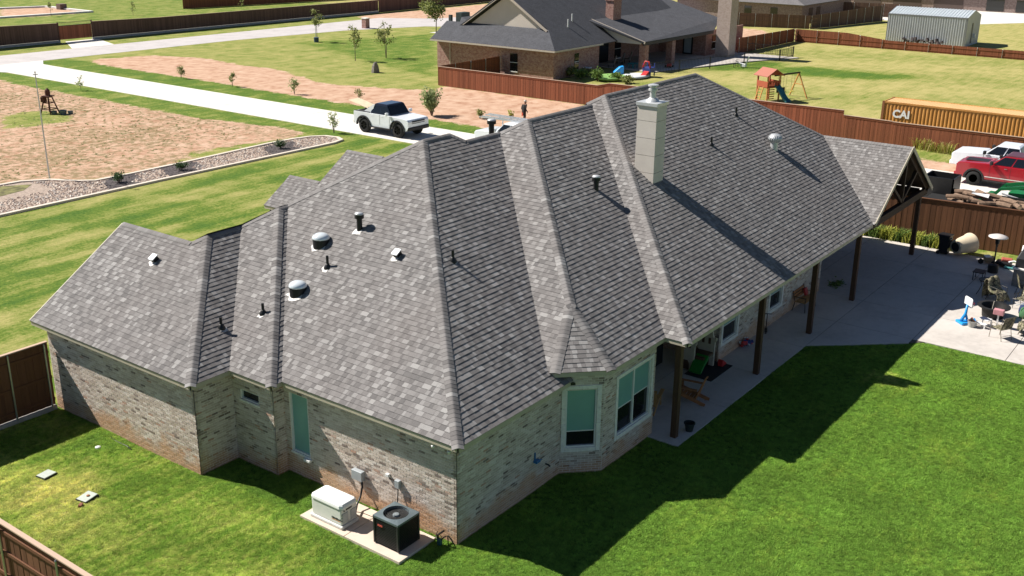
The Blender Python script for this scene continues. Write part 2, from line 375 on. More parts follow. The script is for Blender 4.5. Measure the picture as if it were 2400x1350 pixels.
def brick_mat(name, src):
    m, t, b = _nt(name); r = tone(t, src); co_ = pos(t)
    base = ramp(t, r, [(0, (.17, .130, .108)), (.05, (.24, .185, .155)), (.10, (.43, .345, .285)), (.40, (.51, .425, .36)), (.70, (.58, .495, .43)), (.95, (.66, .585, .52)), (.975, (.43, .27, .20))], 'LINEAR')
    s = noise(t, co_, 22, 4, .65); base = mix(t, ramp(t, s, [(.48, 0.0), (.75, .32)]), base, (.66, .59, .52))
    s2 = noise(t, co_, 75, 3, .7); base = mix(t, ramp(t, s2, [(.58, 0.0), (.78, .32)]), base, (.22, .19, .17))
    sp = nd(t, 'ShaderNodeSeparateXYZ'); t.links.new(co_, sp.inputs[0])           # red soil splashed up the foot of the wall
    n = noise(t, co_, 1.0, 4, .6); lim = math_(t, 'ADD', math_(t, 'MULTIPLY', n, 1.9), -.25)
    f = ramp(t, math_(t, 'SUBTRACT', lim, sp.outputs[2]), [(0.0, 0.0), (.40, .72)])
    base = mix(t, f, base, (.50, .27, .135))
    t.links.new(base, b.inputs['Base Color']); b.inputs['Roughness'].default_value = .92; b.inputs['Specular IOR Level'].default_value = .2
    bump(t, b, s2, .5, .004); return m
BR_A = brick_mat('brick_field', 'attr'); BR_O = brick_mat('brick_single', 'obj')
MORTAR = mat('mortar', (.78, .72, .64), .95, var=.15, scale=5, bmp=.3)
FASCIA = mat('fascia_paint', (.47, .415, .32), .6, var=.06)
WHITE = mat('white_frame', (.72, .72, .70), .45, var=.04)
STONE = mat('cast_stone', (.80, .77, .72), .85, var=.12, scale=9, bmp=.2)
DECK = mat('roof_deck', (.10, .088, .083), .95)
WOODD = mat('dark_stained_wood', (.085, .040, .020), .65, var=.3, scale=3, stretch=(14, 14, 1.2), bmp=.2)
WOODT = mat('truss_wood', (.045, .020, .010), .7, var=.25, scale=3)
WOODB = mat('brown_boards', (.13, .062, .03), .7, var=.25, scale=4)
BLACKM = mat('black_pipe', (.012, .012, .013), .45, var=.1)
GLASSD = bpy.data.materials.new('dark_glass'); GLASSD.use_nodes = True
_b = GLASSD.node_tree.nodes['Principled BSDF']; _b.inputs['Base Color'].default_value = (.012, .014, .015, 1); _b.inputs['Roughness'].default_value = .06; _b.inputs['Specular IOR Level'].default_value = .6
BLIND = mat('window_shade', (.18, .37, .35), .35, var=.06, scale=1.2, spec=.6)
GALV = mat('galvanised', (.58, .59, .60), .38, .35, var=.1, scale=4)
house = thing('brick_house', 'long whitewashed brick house with grey shingled hip roof and cream chimney', 'house')

# ---- roof faces: (downslope, corners in plan, plane)
def PX(e, h): return lambda x, y: h + PT*(x-e)
def PY(e, h): return lambda x, y: h + PT*(y-e)
L1, L2 = 3.15, 3.49; s45 = math.sqrt(.5)
faces = [
 ('m1x', (-1, 0), PX(-.32, L1), [(-.32, -.32), (8.17, 8.17), (4.83, 11.51), (-.32, 6.28)]),
 ('m1by', (0, -1), PY(6.28, L1), [(-.73, 6.28), (-.32, 6.28), (4.83, 11.43), (4.42, 11.43)]),
 ('m1bx', (-1, 0), PX(-.73, L1), [(-.73, 6.28), (4.42, 11.43), (3.49, 12.36), (-.73, 8.10)]),
 ('wy', (0, -1), PY(8.10, L1), [(-2.14, 8.10), (-.73, 8.10), (3.49, 12.32), (2.08, 12.32)]),
 ('wx', (-1, 0), PX(-2.14, L1), [(-2.14, 8.10), (2.08, 12.32), (1.73, 12.70), (-2.14, 12.70)]),
 ('wx', (-1, 0), PX(-2.14, L1), [(-2.14, 12.70), (1.73, 12.70), (1.73, 16.48), (-2.14, 16.48)]),
 ('m1y', (0, -1), PY(-.32, L1), [(-.32, -.32), (4.98, -.32), (4.98, .206), (.206, .206)]),
 ('m1y', (0, -1), PY(-.32, L1), [(.206, .206), (4.42, .206), (11.98, 7.77), (7.77, 7.77)]),
 ('m1y', (0, -1), PY(-.32, L1), [(7.77, 7.77), (9.99, 7.77), (9.59, 8.17), (8.17, 8.17)]),
 ('m2x', (-1, 0), PX(4.42, L2), [(4.42, .206), (4.42, -.04), (6.49, .83), (12.68, 7.02), (11.98, 7.77)]),
 ('m2c', (-s45, -s45), lambda x, y: L2 + .645*((x+y)-4.38)*s45, [(4.42, -.04), (5.62, -1.24), (6.49, .83)]),
 ('m2y', (0, -1), PY(-1.24, L2), [(5.62, -1.24), (8.81, -1.24), (17.07, 7.02), (12.68, 7.02), (6.49, .83)]),
 ('m3x', (-1, 0), PX(8.81, L2), [(8.81, -1.24), (8.81, -2.04), (17.58, 6.74), (17.07, 7.25)]),
 ('m3y', (0, -1), PY(-2.04, L2), [(8.81, -2.04), (25.79, -2.04), (29.96, 2.13), (25.43, 6.74), (17.58, 6.74)]),
 ('gx', (-1, 0), PX(25.79, L2), [(25.79, -2.10), (29.96, -2.10), (29.96, 2.13), (25.79, -2.04)]),
 ('ea', (-1, 0), PX(12.39, L1), [(12.39, 16.4), (14.08, 16.4), (14.08, 21.75), (12.39, 21.75)]),
 ('ea', (-1, 0), PX(12.39, L1), [(14.08, 16.4), (15.9, 16.4), (15.9, 19.72), (14.08, 19.72)]),
]
def clip2(poly, a, b_, c): return clip(poly, a, b_, c)
recs = []                                                   # every shingle tab: outline, lift, tone
WID = [.085, .125, .165, .205, .27]
def parea(q): return abs(sum(q[i][0]*q[(i+1) % len(q)][1]-q[(i+1) % len(q)][0]*q[i][1] for i in range(len(q))))/2
keys = []
for f_ in faces:
    if f_[0] not in keys: keys.append(f_[0])
for key in keys:
    grp = [f_ for f_ in faces if f_[0] == key]; dn, zf = grp[0][1], grp[0][2]
    gxx = (zf(1, 0)-zf(0, 0), zf(0, 1)-zf(0, 0)); n = Vector((-gxx[0], -gxx[1], 1)).normalized()
    slope = -(gxx[0]*dn[0]+gxx[1]*dn[1]); d3 = Vector((dn[0], dn[1], -slope)).normalized(); a3 = n.cross(d3)
    e0 = max((q for f_ in grp for q in f_[3]), key=lambda q: q[0]*dn[0]+q[1]*dn[1]); O = Vector((e0[0], e0[1], zf(*e0)))
    pieces = []; P_all = []
    for f_ in grp:
        P2 = [((Vector((x, y, zf(x, y)))-O).dot(a3), -(Vector((x, y, zf(x, y)))-O).dot(d3)) for x, y in f_[3]]
        if sum(P2[i][0]*P2[(i+1) % len(P2)][1]-P2[(i+1) % len(P2)][0]*P2[i][1] for i in range(len(P2))) < 0: P2 = P2[::-1]
        P_all += P2; H_ = []
        for i in range(len(P2)):
            p, q = P2[i], P2[(i+1) % len(P2)]; ex_, ey_ = q[0]-p[0], q[1]-p[1]; H_.append((ey_, -ex_, ey_*p[0]-ex_*p[1]))
        pieces.append(H_)
    smin, smax = min(p[0] for p in P_all), max(p[0] for p in P_all); tmin, tmax = min(p[1] for p in P_all), max(p[1] for p in P_all)
    for k in range(int(tmin/EX)-1, int(tmax/EX)+1):
        rg = random.Random(sum(map(ord, key))*7919+k*104729); s0 = smin - rg.random()*.3; dt = rg.uniform(-.004, .004); last = .5
        while s0 < smax:
            wi = rg.choices(range(5), (2, 4, 4, 3, 1.5))[0]; w = WID[wi]; s1 = s0+w
            tn = rg.random(); thick = rg.random() < .55
            if abs(tn-last) < .18: tn = (tn+.35) % 1.0
            if tn > .80 and rg.random() < .35: tn = rg.uniform(.2, .7)
            last = tn; t0 = k*EX+dt; rect = [(s0+.002, t0), (s1-.002, t0), (s1-.002, t0+EX+.03), (s0+.002, t0+EX+.03)]; got = []
            for H_ in pieces:
                q = rect
                for a, b_, c in H_:
                    if any(a*x+b_*y > c+1e-6 for x, y in q): q = clip2(q, a, b_, c)
                    if len(q) < 3: break
                if len(q) >= 3: got.append(q)
            full = bool(got) and sum(parea(q) for q in got) > .995*parea(rect)
            ctr = O + a3*((s0+s1)/2) - d3*(t0+EX/2)
            for q in ([rect] if full else got): recs.append((q, t0, O, a3, d3, n, thick, max(tn, .001), full, wi, s0+0.0, ctr))
            s0 = s1
dist = sorted((i for i, r_ in enumerate(recs) if r_[8]), key=lambda i: (recs[i][11]-Vector(CAM)).length)
single = set(dist[:300])
def tab(mb, q, t0, O, a3, d3, n, thick):
    h0 = .0175 if thick else .0125
    top = []; bot = []
    for s_, t_ in q:
        base = O + a3*s_ - d3*t_; h = h0*(1-(t_-t0)/(EX+.03))+.0012
        top.append(tuple(base+n*h)); bot.append(tuple(base-n*.002))
    m_ = len(q); o = len(mb.v); mb.v += top+bot; fs = [tuple(range(m_))]+[(i, i+m_, (i+1) % m_+m_, (i+1) % m_) for i in range(m_)]
    for f in fs: mb.f.append(tuple(x+o for x in f)); mb.m.append(0); mb.r.append(mb.cr)
roof = MB()
for key, dn, zf, pl in faces: roof.poly([(x, y, zf(x, y)-.004) for x, y in pl])
bk = lambda c: (lambda x, y: c - PT*y)
for c, pl in ((13.91, [(2.08, 12.3), (3.49, 12.3), (4.42, 11.43), (4.83, 11.43), (8.17, 8.17), (9.59, 8.17), (9.59, 16.5), (1.85, 16.5), (1.85, 12.62)]),
              (13.40, [(9.59, 7.77), (11.98, 7.77), (12.68, 7.02), (17.07, 7.02), (17.07, 16.2), (9.59, 16.2)]),
              (13.515, [(17.07, 7.25), (17.58, 6.74), (25.43, 6.74), (34.2, 15.5), (17.07, 15.5)])):
    roof.poly([(x, y, c-PT*y-.004) for x, y in pl])
roof.poly([(1.73, 12.63, 5.65), (1.73, 16.48, 5.65), (5.6, 16.48, 3.15)])
roof.poly([(29.96, -2.10, 6.18), (34.13, -2.10, 3.49), (34.13, 15.5, 3.49), (25.43, 6.74, 9.15), (29.96, 2.17, 6.18)])
roof.poly([(9.59, 8.17, 8.63), (9.99, 7.77, 8.38), (9.99, 8.4, 7.8)])
for xr, zr, y0_, y1_, xe in ((14.08, 4.24, 16.4, 21.75, 15.77), (15.9, 5.42, 16.4, 19.72, 19.4)): roof.poly([(xr, y0_, zr), (xr, y1_, zr), (xe, y1_, 3.15), (xe, y0_, 3.15)])
# brown boarded underside of the open gable
roof_o = roof.build('roof', DECK, house, fix=False)
mb = MB(); cache = {}
for i, (q, t0, O, a3, d3, n, thick, tn, full, wi, s0, ctr) in enumerate(recs):
    if i not in single: mb.cr = tn; tab(mb, q, t0, O, a3, d3, n, thick)
sh_o = mb.build('shingle_field', SH_A, roof_o, fix=False); sh_o['kind'] = 'stuff'
for i in dist[:300]:
    q, t0, O, a3, d3, n, thick, tn, full, wi, s0, ctr = recs[i]; k_ = (wi, thick)
    if k_ not in cache:
        b1 = MB(); w = WID[wi]; tab(b1, [(.0015, 0), (w-.0015, 0), (w-.0015, EX+.03), (.0015, EX+.03)], 0, Vector(), Vector((1, 0, 0)), Vector((0, -1, 0)), Vector((0, 0, 1)), thick)
        cache[k_] = b1.mesh('shingle', SH_O, fix=False)
    o = bpy.data.objects.new('shingle', cache[k_]); COL.objects.link(o); o.parent = roof_o
    B = O + a3*s0 - d3*t0
    M = Matrix((a3, -d3, n)).transposed().to_4x4(); M.translation = B; o.matrix_local = M
# ---- ridge and hip caps: bent overlapping pieces, rounded over the crease
def plane_n(key):
    for k_, dn, zf, pl in faces:
        if k_ == key: return Vector((-(zf(1, 0)-zf(0, 0)), -(zf(0, 1)-zf(0, 0)), 1)).normalized()
BN = Vector((0, PT, 1)).normalized(); EN = Vector((PT, 0, 1)).normalized()
def z_of(key, x, y):
    for k_, dn, zf, pl in faces:
        if k_ == key: return zf(x, y)
hips = [  # plan line from low to high, face on each side
 ((-.32, -.32), (8.17, 8.17), 'm1x', plane_n('m1x'), plane_n('m1y')), ((-.73, 6.28), (4.42, 11.43), 'm1bx', plane_n('m1bx'), plane_n('m1by')),
 ((-2.14, 8.10), (2.08, 12.32), 'wx', plane_n('wx'), plane_n('wy')), ((6.49, .83), (12.68, 7.02), 'm2x', plane_n('m2x'), plane_n('m2y')),
 ((4.42, -.04), (6.49, .83), 'm2x', plane_n('m2x'), plane_n('m2c')), ((5.62, -1.24), (6.49, .83), 'm2y', plane_n('m2c'), plane_n('m2y')),
 ((8.81, -2.04), (17.58, 6.74), 'm3x', plane_n('m3x'), plane_n('m3y')), ((29.96, 2.13), (25.43, 6.74), 'm3y', plane_n('m3y'), EN),
 ((4.83, 11.51), (8.17, 8.17), 'm1x', plane_n('m1x'), BN), ((3.49, 12.36), (4.42, 11.43), 'm1bx', plane_n('m1bx'), BN), ((1.73, 12.70), (2.08, 12.32), 'wx', plane_n('wx'), BN),
 ((11.98, 7.72), (12.68, 7.02), 'm2x', plane_n('m2x'), BN), ((17.07, 7.25), (17.58, 6.74), 'm3x', plane_n('m3x'), BN), ((9.99, 7.77), (9.59, 8.17), 'm1y', plane_n('m1y'), EN),
 ((8.17, 8.17), (9.59, 8.17), 'm1y', plane_n('m1y'), BN), ((9.99, 7.77), (11.98, 7.77), 'm1y', plane_n('m1y'), BN), ((12.68, 7.02), (17.07, 7.02), 'm2y', plane_n('m2y'), BN),
 ((17.58, 6.74), (25.43, 6.74), 'm3y', plane_n('m3y'), BN), ((2.08, 12.32), (3.49, 12.32), 'wy', plane_n('wy'), BN), ((4.42, 11.43), (4.83, 11.43), 'm1by', plane_n('m1by'), BN),
 ((1.73, 12.70), (1.73, 16.48), 'wx', plane_n('wx'), EN), ((29.96, -2.10), (29.96, 2.13), 'gx', plane_n('gx'), EN),
 ((14.08, 19.72), (14.08, 21.75), 'ea', plane_n('ea'), EN), ((15.9, 17.4), (15.9, 19.72), 'ea', plane_n('ea'), EN)]
caprec = []
for a, c, key, nA, nB in hips:
    A = Vector((a[0], a[1], z_of(key, *a))); C = Vector((c[0], c[1], z_of(key, *c))); D = (C-A); Ln = D.length; D.normalize()
    uA = D.cross(nA); uB = D.cross(nB)
    mid = (nA+nB).normalized()
    if uA.dot(nB) > 0: uA = -uA                                       # away from the crest, down each face
    if uB.dot(nA) > 0: uB = -uB
    k = 0; e_ = .145
    while k*e_ < Ln-.02:
        caprec.append((A + D*(k*e_), D, uA, uB, nA, nB, mid, min(e_+.05, Ln-k*e_), random.random())); k += 1
def cap(mb, P, D, uA, uB, nA, nB, mid, ln):
    w = .165; pr = [(uA*w+nA*.019), (uA*.075+nA*.024), (uA*.03+mid*.026), (mid*.022), (uB*.03+mid*.026), (uB*.075+nB*.024), (uB*w+nB*.019)]
    lift = mid*.009; o = len(mb.v)
    lo = [P+v+lift for v in pr]; hi = [P+D*ln+v+mid*.001 for v in pr]; un = [P+v-mid*.03 for v in pr]; un2 = [P+D*ln+v-mid*.03 for v in pr]
    mb.v += [tuple(v) for v in lo+hi+un+un2]; m_ = 7
    fs = [(i, i+1, m_+i+1, m_+i) for i in range(6)]+[(i+1, i, 2*m_+i, 2*m_+i+1) for i in range(6)]+[(0, m_, 3*m_, 2*m_), (6, 2*m_+6, 3*m_+6, m_+6)]
    for f in fs: mb.f.append(tuple(x+o for x in f)); mb.m.append(0); mb.r.append(mb.cr)
order = sorted(range(len(caprec)), key=lambda i: (caprec[i][0]-Vector(CAM)).length); near = set(order[:300])
mb = MB()
for i, (P, D, uA, uB, nA, nB, mid, ln, tn) in enumerate(caprec):
    if i in near:
        b1 = MB(); cap(b1, Vector(), D, uA, uB, nA, nB, mid, ln)
        k_ = ('cap', tuple(round(x, 3) for x in D), round(ln, 2))
        if k_ not in cache: cache[k_] = b1.mesh('ridge_cap', SH_O, smooth=True); cache[k_].set_sharp_from_angle(angle=R(55))
        o = bpy.data.objects.new('ridge_cap', cache[k_]); COL.objects.link(o); o.parent = roof_o; o.location = P
    else: mb.cr = .45+tn*.4; cap(mb, P, D, uA, uB, nA, nB, mid, ln)
if mb.v: mb.build('ridge_cap_run', SH_A, roof_o, smooth=True, auto=55)['kind'] = 'stuff'

# ---- fascia boards under every eave, soffits
def fascia(pts, z, h=.145, th=.03, name='fascia'):
    mb = MB()
    for (x0, y0_), (x1, y1_) in zip(pts[:-1], pts[1:]):
        d = Vector((x1-x0, y1_-y0_)).normalized(); n = Vector((-d.y, d.x))
        mb.add([(x0, y0_, z-h), (x1, y1_, z-h), (x1, y1_, z-.006), (x0, y0_, z-.006), (x0+n.x*th, y0_+n.y*th, z-h), (x1+n.x*th, y1_+n.y*th, z-h), (x1+n.x*th, y1_+n.y*th, z-.006), (x0+n.x*th, y0_+n.y*th, z-.006)],
               [(0, 1, 2, 3), (4, 7, 6, 5), (0, 4, 5, 1), (3, 2, 6, 7), (0, 3, 7, 4), (1, 5, 6, 2)])
    return mb.build(name, FASCIA, house)
i_ = .02
fascia([(-2.14+i_, 16.46), (-2.14+i_, 8.10+i_), (-.73+i_, 8.10+i_), (-.73+i_, 6.28+i_), (-.32+i_, 6.28+i_), (-.32+i_, -.32+i_), (4.98, -.32+i_)], L1)
fascia([(4.42+i_, .3), (4.42+i_, -.04+i_), (5.62+.01, -1.24+i_), (8.81+i_, -1.24+i_), (8.81+i_, -2.04+i_), (25.79+i_, -2.04+i_)], L2)
fascia([(12.39+i_, 21.73), (12.39+i_, 16.5)], L1)
mb = MB()
mb.poly([(-2.1, 16.4, 3.0), (-2.1, 8.14, 3.0), (-.69, 8.14, 3.0), (-.69, 6.32, 3.0), (-.28, 6.32, 3.0), (-.28, -.28, 3.0), (4.98, -.28, 3.0), (4.98, .4, 3.0), (.4, .4, 3.0), (.4, 9, 3), (-1, 16.4, 3)])
mb.poly([(4.46, .3, 3.34), (4.46, -.02, 3.34), (5.62, -1.2, 3.34), (8.85, -1.2, 3.34), (8.85, .3, 3.34)])
mb.poly([(8.85, -2.0, 3.34), (25.8, -2.0, 3.34), (25.8, 6, 3.34), (8.85, 6, 3.34)])
mb.build('soffit', FASCIA, house, fix=False)
MB().prism([(4.60, -.02), (4.98, -.40), (4.98, .1)], 3.02, 3.10).build('flashing', BLACKM, house)  # black wedge: dark underside of the bay eave painted in, not metal flashing
# rake boards of the patio gable and the garage gable
mb = MB(); mb.bar((29.96, -2.12, 6.16), (25.83, -2.12, 3.49), .035, .17); mb.bar((29.96, -2.12, 6.16), (34.15, -2.12, 3.45), .035, .17); mb.build('rake_board', FASCIA, house)
mb = MB(); mb.bar((1.73, 16.5, 5.58), (-2.1, 16.5, 3.10), .035, .16); mb.bar((1.73, 16.5, 5.58), (5.6, 16.5, 3.08), .035, .16); mb.build('rake_board', FASCIA, house)
MB().prism([(-1.82, 3.0), (5.3, 3.0), (1.73, 5.5)], 16.06, 16.09, 'y').build('gable_wall', FASCIA, house)
for xr, zr, y_, xe in ((14.08, 4.2, 21.7, 12.45), (15.9, 5.36, 19.68, 12.45)): MB().prism([(xe, 2.98), (2*xr-xe, 2.98), (xr, zr)], y_-.06, y_, 'y').build('gable_wall', FASCIA, house)
mb = MB(); mb.poly([(25.9, -2.0, 3.44), (29.96, -2.0, 6.08), (29.96, 6, 6.08), (25.9, 6, 3.44)]); mb.poly([(29.96, -2.0, 6.08), (34.1, -2.0, 3.42), (34.1, 6, 3.42), (29.96, 6, 6.08)]); mb.build('boarded_ceiling', mat('ceiling_boards', (.10, .05, .024), .7, var=.3, scale=3), house, fix=False)

# ---- brick walls (openings are real holes in the coursing)
CH, BL = .077, .225
brecs = []
def brick_wall(a, c, z0, z1, n, openings=(), name='wall'):
    """wall from plan point a to c, n = outward normal in plan; openings (s0,s1,z0,z1)"""
    A = Vector((a[0], a[1], 0)); D = Vector((c[0]-a[0], c[1]-a[1], 0)); Ln = D.length; D.normalize(); N = Vector((n[0], n[1], 0)).normalized()
    w = MB(); ss = sorted({0, Ln, *[o[0] for o in openings], *[o[1] for o in openings]}); zz = sorted({z0, z1, *[o[2] for o in openings], *[o[3] for o in openings]})
    inside = lambda s_, z_: any(o[0] < s_ < o[1] and o[2] < z_ < o[3] for o in openings)
    for i in range(len(ss)-1):
        for j in range(len(zz)-1):
            if inside((ss[i]+ss[i+1])/2, (zz[j]+zz[j+1])/2): continue
            P = lambda s_, z_, d_: tuple(A+D*s_-N*d_+Vector((0, 0, z_)))
            w.add([P(ss[i], zz[j], 0), P(ss[i+1], zz[j], 0), P(ss[i+1], zz[j+1], 0), P(ss[i], zz[j+1], 0), P(ss[i], zz[j], .12), P(ss[i+1], zz[j], .12), P(ss[i+1], zz[j+1], .12), P(ss[i], zz[j+1], .12)],
                  [(0, 1, 2, 3), (7, 6, 5, 4), (0, 4, 5, 1), (3, 2, 6, 7), (0, 3, 7, 4), (1, 5, 6, 2)])
    wo = w.build(name, MORTAR, house)
    k = 0; z = z0
    while z < z1-.02:
        zt = min(z+CH, z1); s_ = -(BL/2 if k % 2 else 0)
        while s_ < Ln-.01:
            b0, b1 = max(s_, 0), min(s_+BL, Ln); cuts = [(b0, b1)]
            for o in openings:
                if o[2] < (z+zt)/2 < o[3]:
                    nc = []
                    for p, q in cuts:
                        if q <= o[0] or p >= o[1]: nc.append((p, q)); continue
                        if p < o[0]: nc.append((p, o[0]))
                        if q > o[1]: nc.append((o[1], q))
                    cuts = nc
            for p, q in cuts:
                if q-p > .03: brecs.append((wo, A, D, N, p, q, z, zt, abs(q-p-BL) < 1e-6 and zt-z > CH*.99))
            s_ += BL
        z += CH; k += 1
    return wo
WALLS = {}
WALLS['x0'] = brick_wall((0, 6.6), (0, 0), 0, 3.0, (-1, 0), [(.22, 1.0, .78, 2.72)])
brick_wall((-.41, 6.6), (0, 6.6), 0, 3.0, (0, -1))
brick_wall((-.41, 8.42), (-.41, 6.6), 0, 3.0, (-1, 0), [(.34, 1.18, 2.14, 2.48)])
brick_wall((-1.82, 8.42), (-.41, 8.42), 0, 3.0, (0, -1))
brick_wall((-1.82, 16.09), (-1.82, 8.42), 0, 3.0, (-1, 0))
brick_wall((0, 0), (4.83, 0), 0, 3.0, (0, -1))
c0, c1 = (4.83, 0), (5.755, -.925); cl = .925*math.sqrt(2)
brick_wall(c0, c1, 0, 3.34, (-1, -1), [(.16, 1.10, .88, 2.80)])
brick_wall((5.755, -.93), (8.85, -.93), 0, 3.34, (0, -1), [(.80, 2.82, .88, 2.80)])
brick_wall((15.48, 3.2), (15.48, 0), 0, 3.34, (-1, 0))
brick_wall((15.48, 0), (25.7, 0), 0, 3.34, (0, -1), [(.30, 1.55, .72, 2.2), (4.62, 5.82, .72, 2.2)])
brick_wall((8.85, 3.2), (15.48, 3.2), 0, 3.34, (0, -1))
MB().bb(-1.80, 5.2, 15.97, 16.05, 0, 3.0).bb(25.6, 25.7, .02, 8, 0, 3.3).bb(8.78, 8.86, -.9, 3.2, 0, 3.3).bb(5.2, 34, 15.9, 16.0, 0, 3).bb(12.6, 12.7, 16, 21.6, 0, 3).bb(12.6, 15.5, 21.5, 21.6, 0, 3).build('plain_wall', MORTAR, house)
order = sorted((i for i, b_ in enumerate(brecs) if b_[8]), key=lambda i: (brecs[i][1]+brecs[i][2]*brecs[i][4]+Vector((0, 0, brecs[i][6]))-Vector(CAM)).length); near = set(order[:300])
mj = .0085
def brickgeo(mb, A, D, N, p, q, z, zt, pr):
    pts = [(p+mj, z+mj), (q-mj, z+mj), (q-mj, zt-mj), (p+mj, zt-mj)]; o = len(mb.v)
    mb.v += [tuple(A+D*s_+N*(pr)+Vector((0, 0, z_))) for s_, z_ in pts]+[tuple(A+D*s_-N*.004+Vector((0, 0, z_))) for s_, z_ in pts]
    for f in [(0, 1, 2, 3), (0, 4, 5, 1), (1, 5, 6, 2), (2, 6, 7, 3), (3, 7, 4, 0)]: mb.f.append(tuple(x+o for x in f)); mb.m.append(0); mb.r.append(mb.cr)
fields = {}
for i, (wo, A, D, N, p, q, z, zt, full) in enumerate(brecs):
    if i in near:
        k_ = ('brick', round(D.x, 2), round(D.y, 2))
        if k_ not in cache:
            b1 = MB(); brickgeo(b1, Vector(), D, N, 0, BL, 0, CH, .009); cache[k_] = b1.mesh('brick', BR_O, fix=False)
        o = bpy.data.objects.new('brick', cache[k_]); COL.objects.link(o); o.parent = wo; o.location = A+D*p+Vector((0, 0, z))+N*random.uniform(-.002, .003)
    else:
        f_ = fields.setdefault(wo.name, (wo, MB())); f_[1].cr = random.random()*.999+.001; brickgeo(f_[1], A, D, N, p, q, z, zt, random.uniform(.006, .011))
for wo, mb in fields.values(): mb.build('brick_field', BR_A, wo, fix=False)['kind'] = 'stuff'

# ---- windows
def window(A, D, N, s0, s1, z0, z1, shade=1.0, mull=0, trim=False, sill=True, fw=.045):
    A = Vector((A[0], A[1], 0)); D = Vector((D[0], D[1], 0)).normalized(); N = Vector((N[0], N[1], 0)).normalized()
    Mx = Matrix((D, -N, Vector((0, 0, 1)))).transposed().to_4x4(); Mx.translation = A
    def bbx(mb, a, b_, d0, d1, c, e): mb.M = Mx; mb.bb(a, b_, d0, d1, c, e); return mb
    f = MB()
    for a, b_, c, e in ((s0, s0+fw, z0, z1), (s1-fw, s1, z0, z1), (s0+fw, s1-fw, z0, z0+fw), (s0+fw, s1-fw, z1-fw, z1)): bbx(f, a, b_, .02, .11, c, e)
    xs = [s0+fw]+[s0+(s1-s0)*(i+1)/(mull+1) for i in range(mull)]+[s1-fw]
    for x in xs[1:-1]: bbx(f, x-.035, x+.035, .03, .11, z0+fw, z1-fw)
    fo = f.build('window', WHITE, house)
    for i in range(len(xs)-1):
        g = MB(); bbx(g, xs[i], xs[i+1], .085, .09, z0+fw, z1-fw); g.build('pane', GLASSD, fo)
        if hasattr(shade, '__len__') or shade > 0:
            zb = z1-fw-(z1-z0-2*fw)*(shade if not hasattr(shade, '__len__') else shade[i]); g = MB(); bbx(g, xs[i]+.004, xs[i+1]-.004, .073, .08, zb, z1-fw-.002); g.build('blind', BLIND, fo)
            if zb > z0+.2: g = MB(); bbx(g, xs[i]+.004, xs[i+1]-.004, .066, .073, zb-.02, zb+.012); g.build('blind_rail', WHITE, fo)
    if trim:
        tw = .13
        for a, b_ in ((s0-tw, s0-.004), (s1+.004, s1+tw)):
            z = z0-.14; k = 0
            for hgt in (.5, .44, .5, .44, .36):
                zt = min(z+hgt, z1+.12); g = MB(); bbx(g, a, b_, -.03, .05, z+.003, zt-.003); g.build('trim_stone', STONE, fo, bevel=.006); z = zt
                if z >= z1+.119: break
        n_ = max(2, round((s1-s0)/.4))
        for zz0, zz1 in ((z0-.14, z0-.004), (z1+.004, z1+.12)):
            for i in range(n_): g = MB(); bbx(g, s0+(s1-s0)*i/n_+.002, s0+(s1-s0)*(i+1)/n_-.002, -.032, .05, zz0, zz1); g.build('trim_stone', STONE, fo, bevel=.006)
    elif sill: g = MB(); bbx(g, s0-.03, s1+.03, -.03, .06, z0-.06, z0-.003); g.build('sill', STONE, fo)
    return fo
window((0, 6.6), (0, -1), (-1, 0), .22, 1.0, .78, 2.72, 1.0, sill=True)
window((-.41, 8.42), (0, -1), (-1, 0), .34, 1.18, 2.14, 2.48, 0, sill=True)
window(c0, (1, -1), (-1, -1), .16, 1.10, .88, 2.80, .74, trim=True)
window((5.755, -.93), (1, 0), (0, -1), .80, 2.82, .88, 2.80, (.56, .5), mull=1, trim=True)
window((15.48, 0), (1, 0), (0, -1), .30, 1.55, .72, 2.2, .6, trim=True); window((15.48, 0), (1, 0), (0, -1), 4.62, 5.82, .72, 2.2, .6, trim=True)
# ---- porch posts, beam, gable truss
for x_ in (9.07, 15.38, 20.46, 25.39, 33.84): MB().bb(x_-.10, x_+.10, -1.74, -1.54, .045, 3.2).build('post', WOODD, house, bevel=.008)
MB().bb(8.95, 33.94, -1.73, -1.55, 3.12, 3.36).build('porch_beam', WOODD, house)
tr = MB(); tr.bb(25.95, 34.0, -1.95, -1.80, 3.20, 3.52).build('truss_chord', WOODT, house)
for a, b_ in (((29.96, 6.0), (29.96, 3.5)), ((29.96, 3.6), (28.1, 4.75)), ((29.96, 3.6), (31.8, 4.75))): MB().bar((a[0], -1.88, a[1]), (b_[0], -1.88, b_[1]), .15, .13).build('truss_web', WOODT, house)
for sg in (-1, 1): MB().bar((29.96, -1.88, 5.98), (29.96+sg*4.0, -1.88, 3.40), .14, .2).build('truss_rafter', WOODT, house)
for x_ in (26.0, 34.0): MB().bb(x_-.09, x_+.09, -1.54, 6.0, 2.95, 3.40).build('blocking_beam', WOODT, house)  # beams added to block the bright background seen through the gable
MB().bb(26.1, 33.9, 5.9, 6.0, 2.4, 6.0).build('blocking_boards', WOODT, house)  # dark boarding added so nothing bright shows behind the gable opening
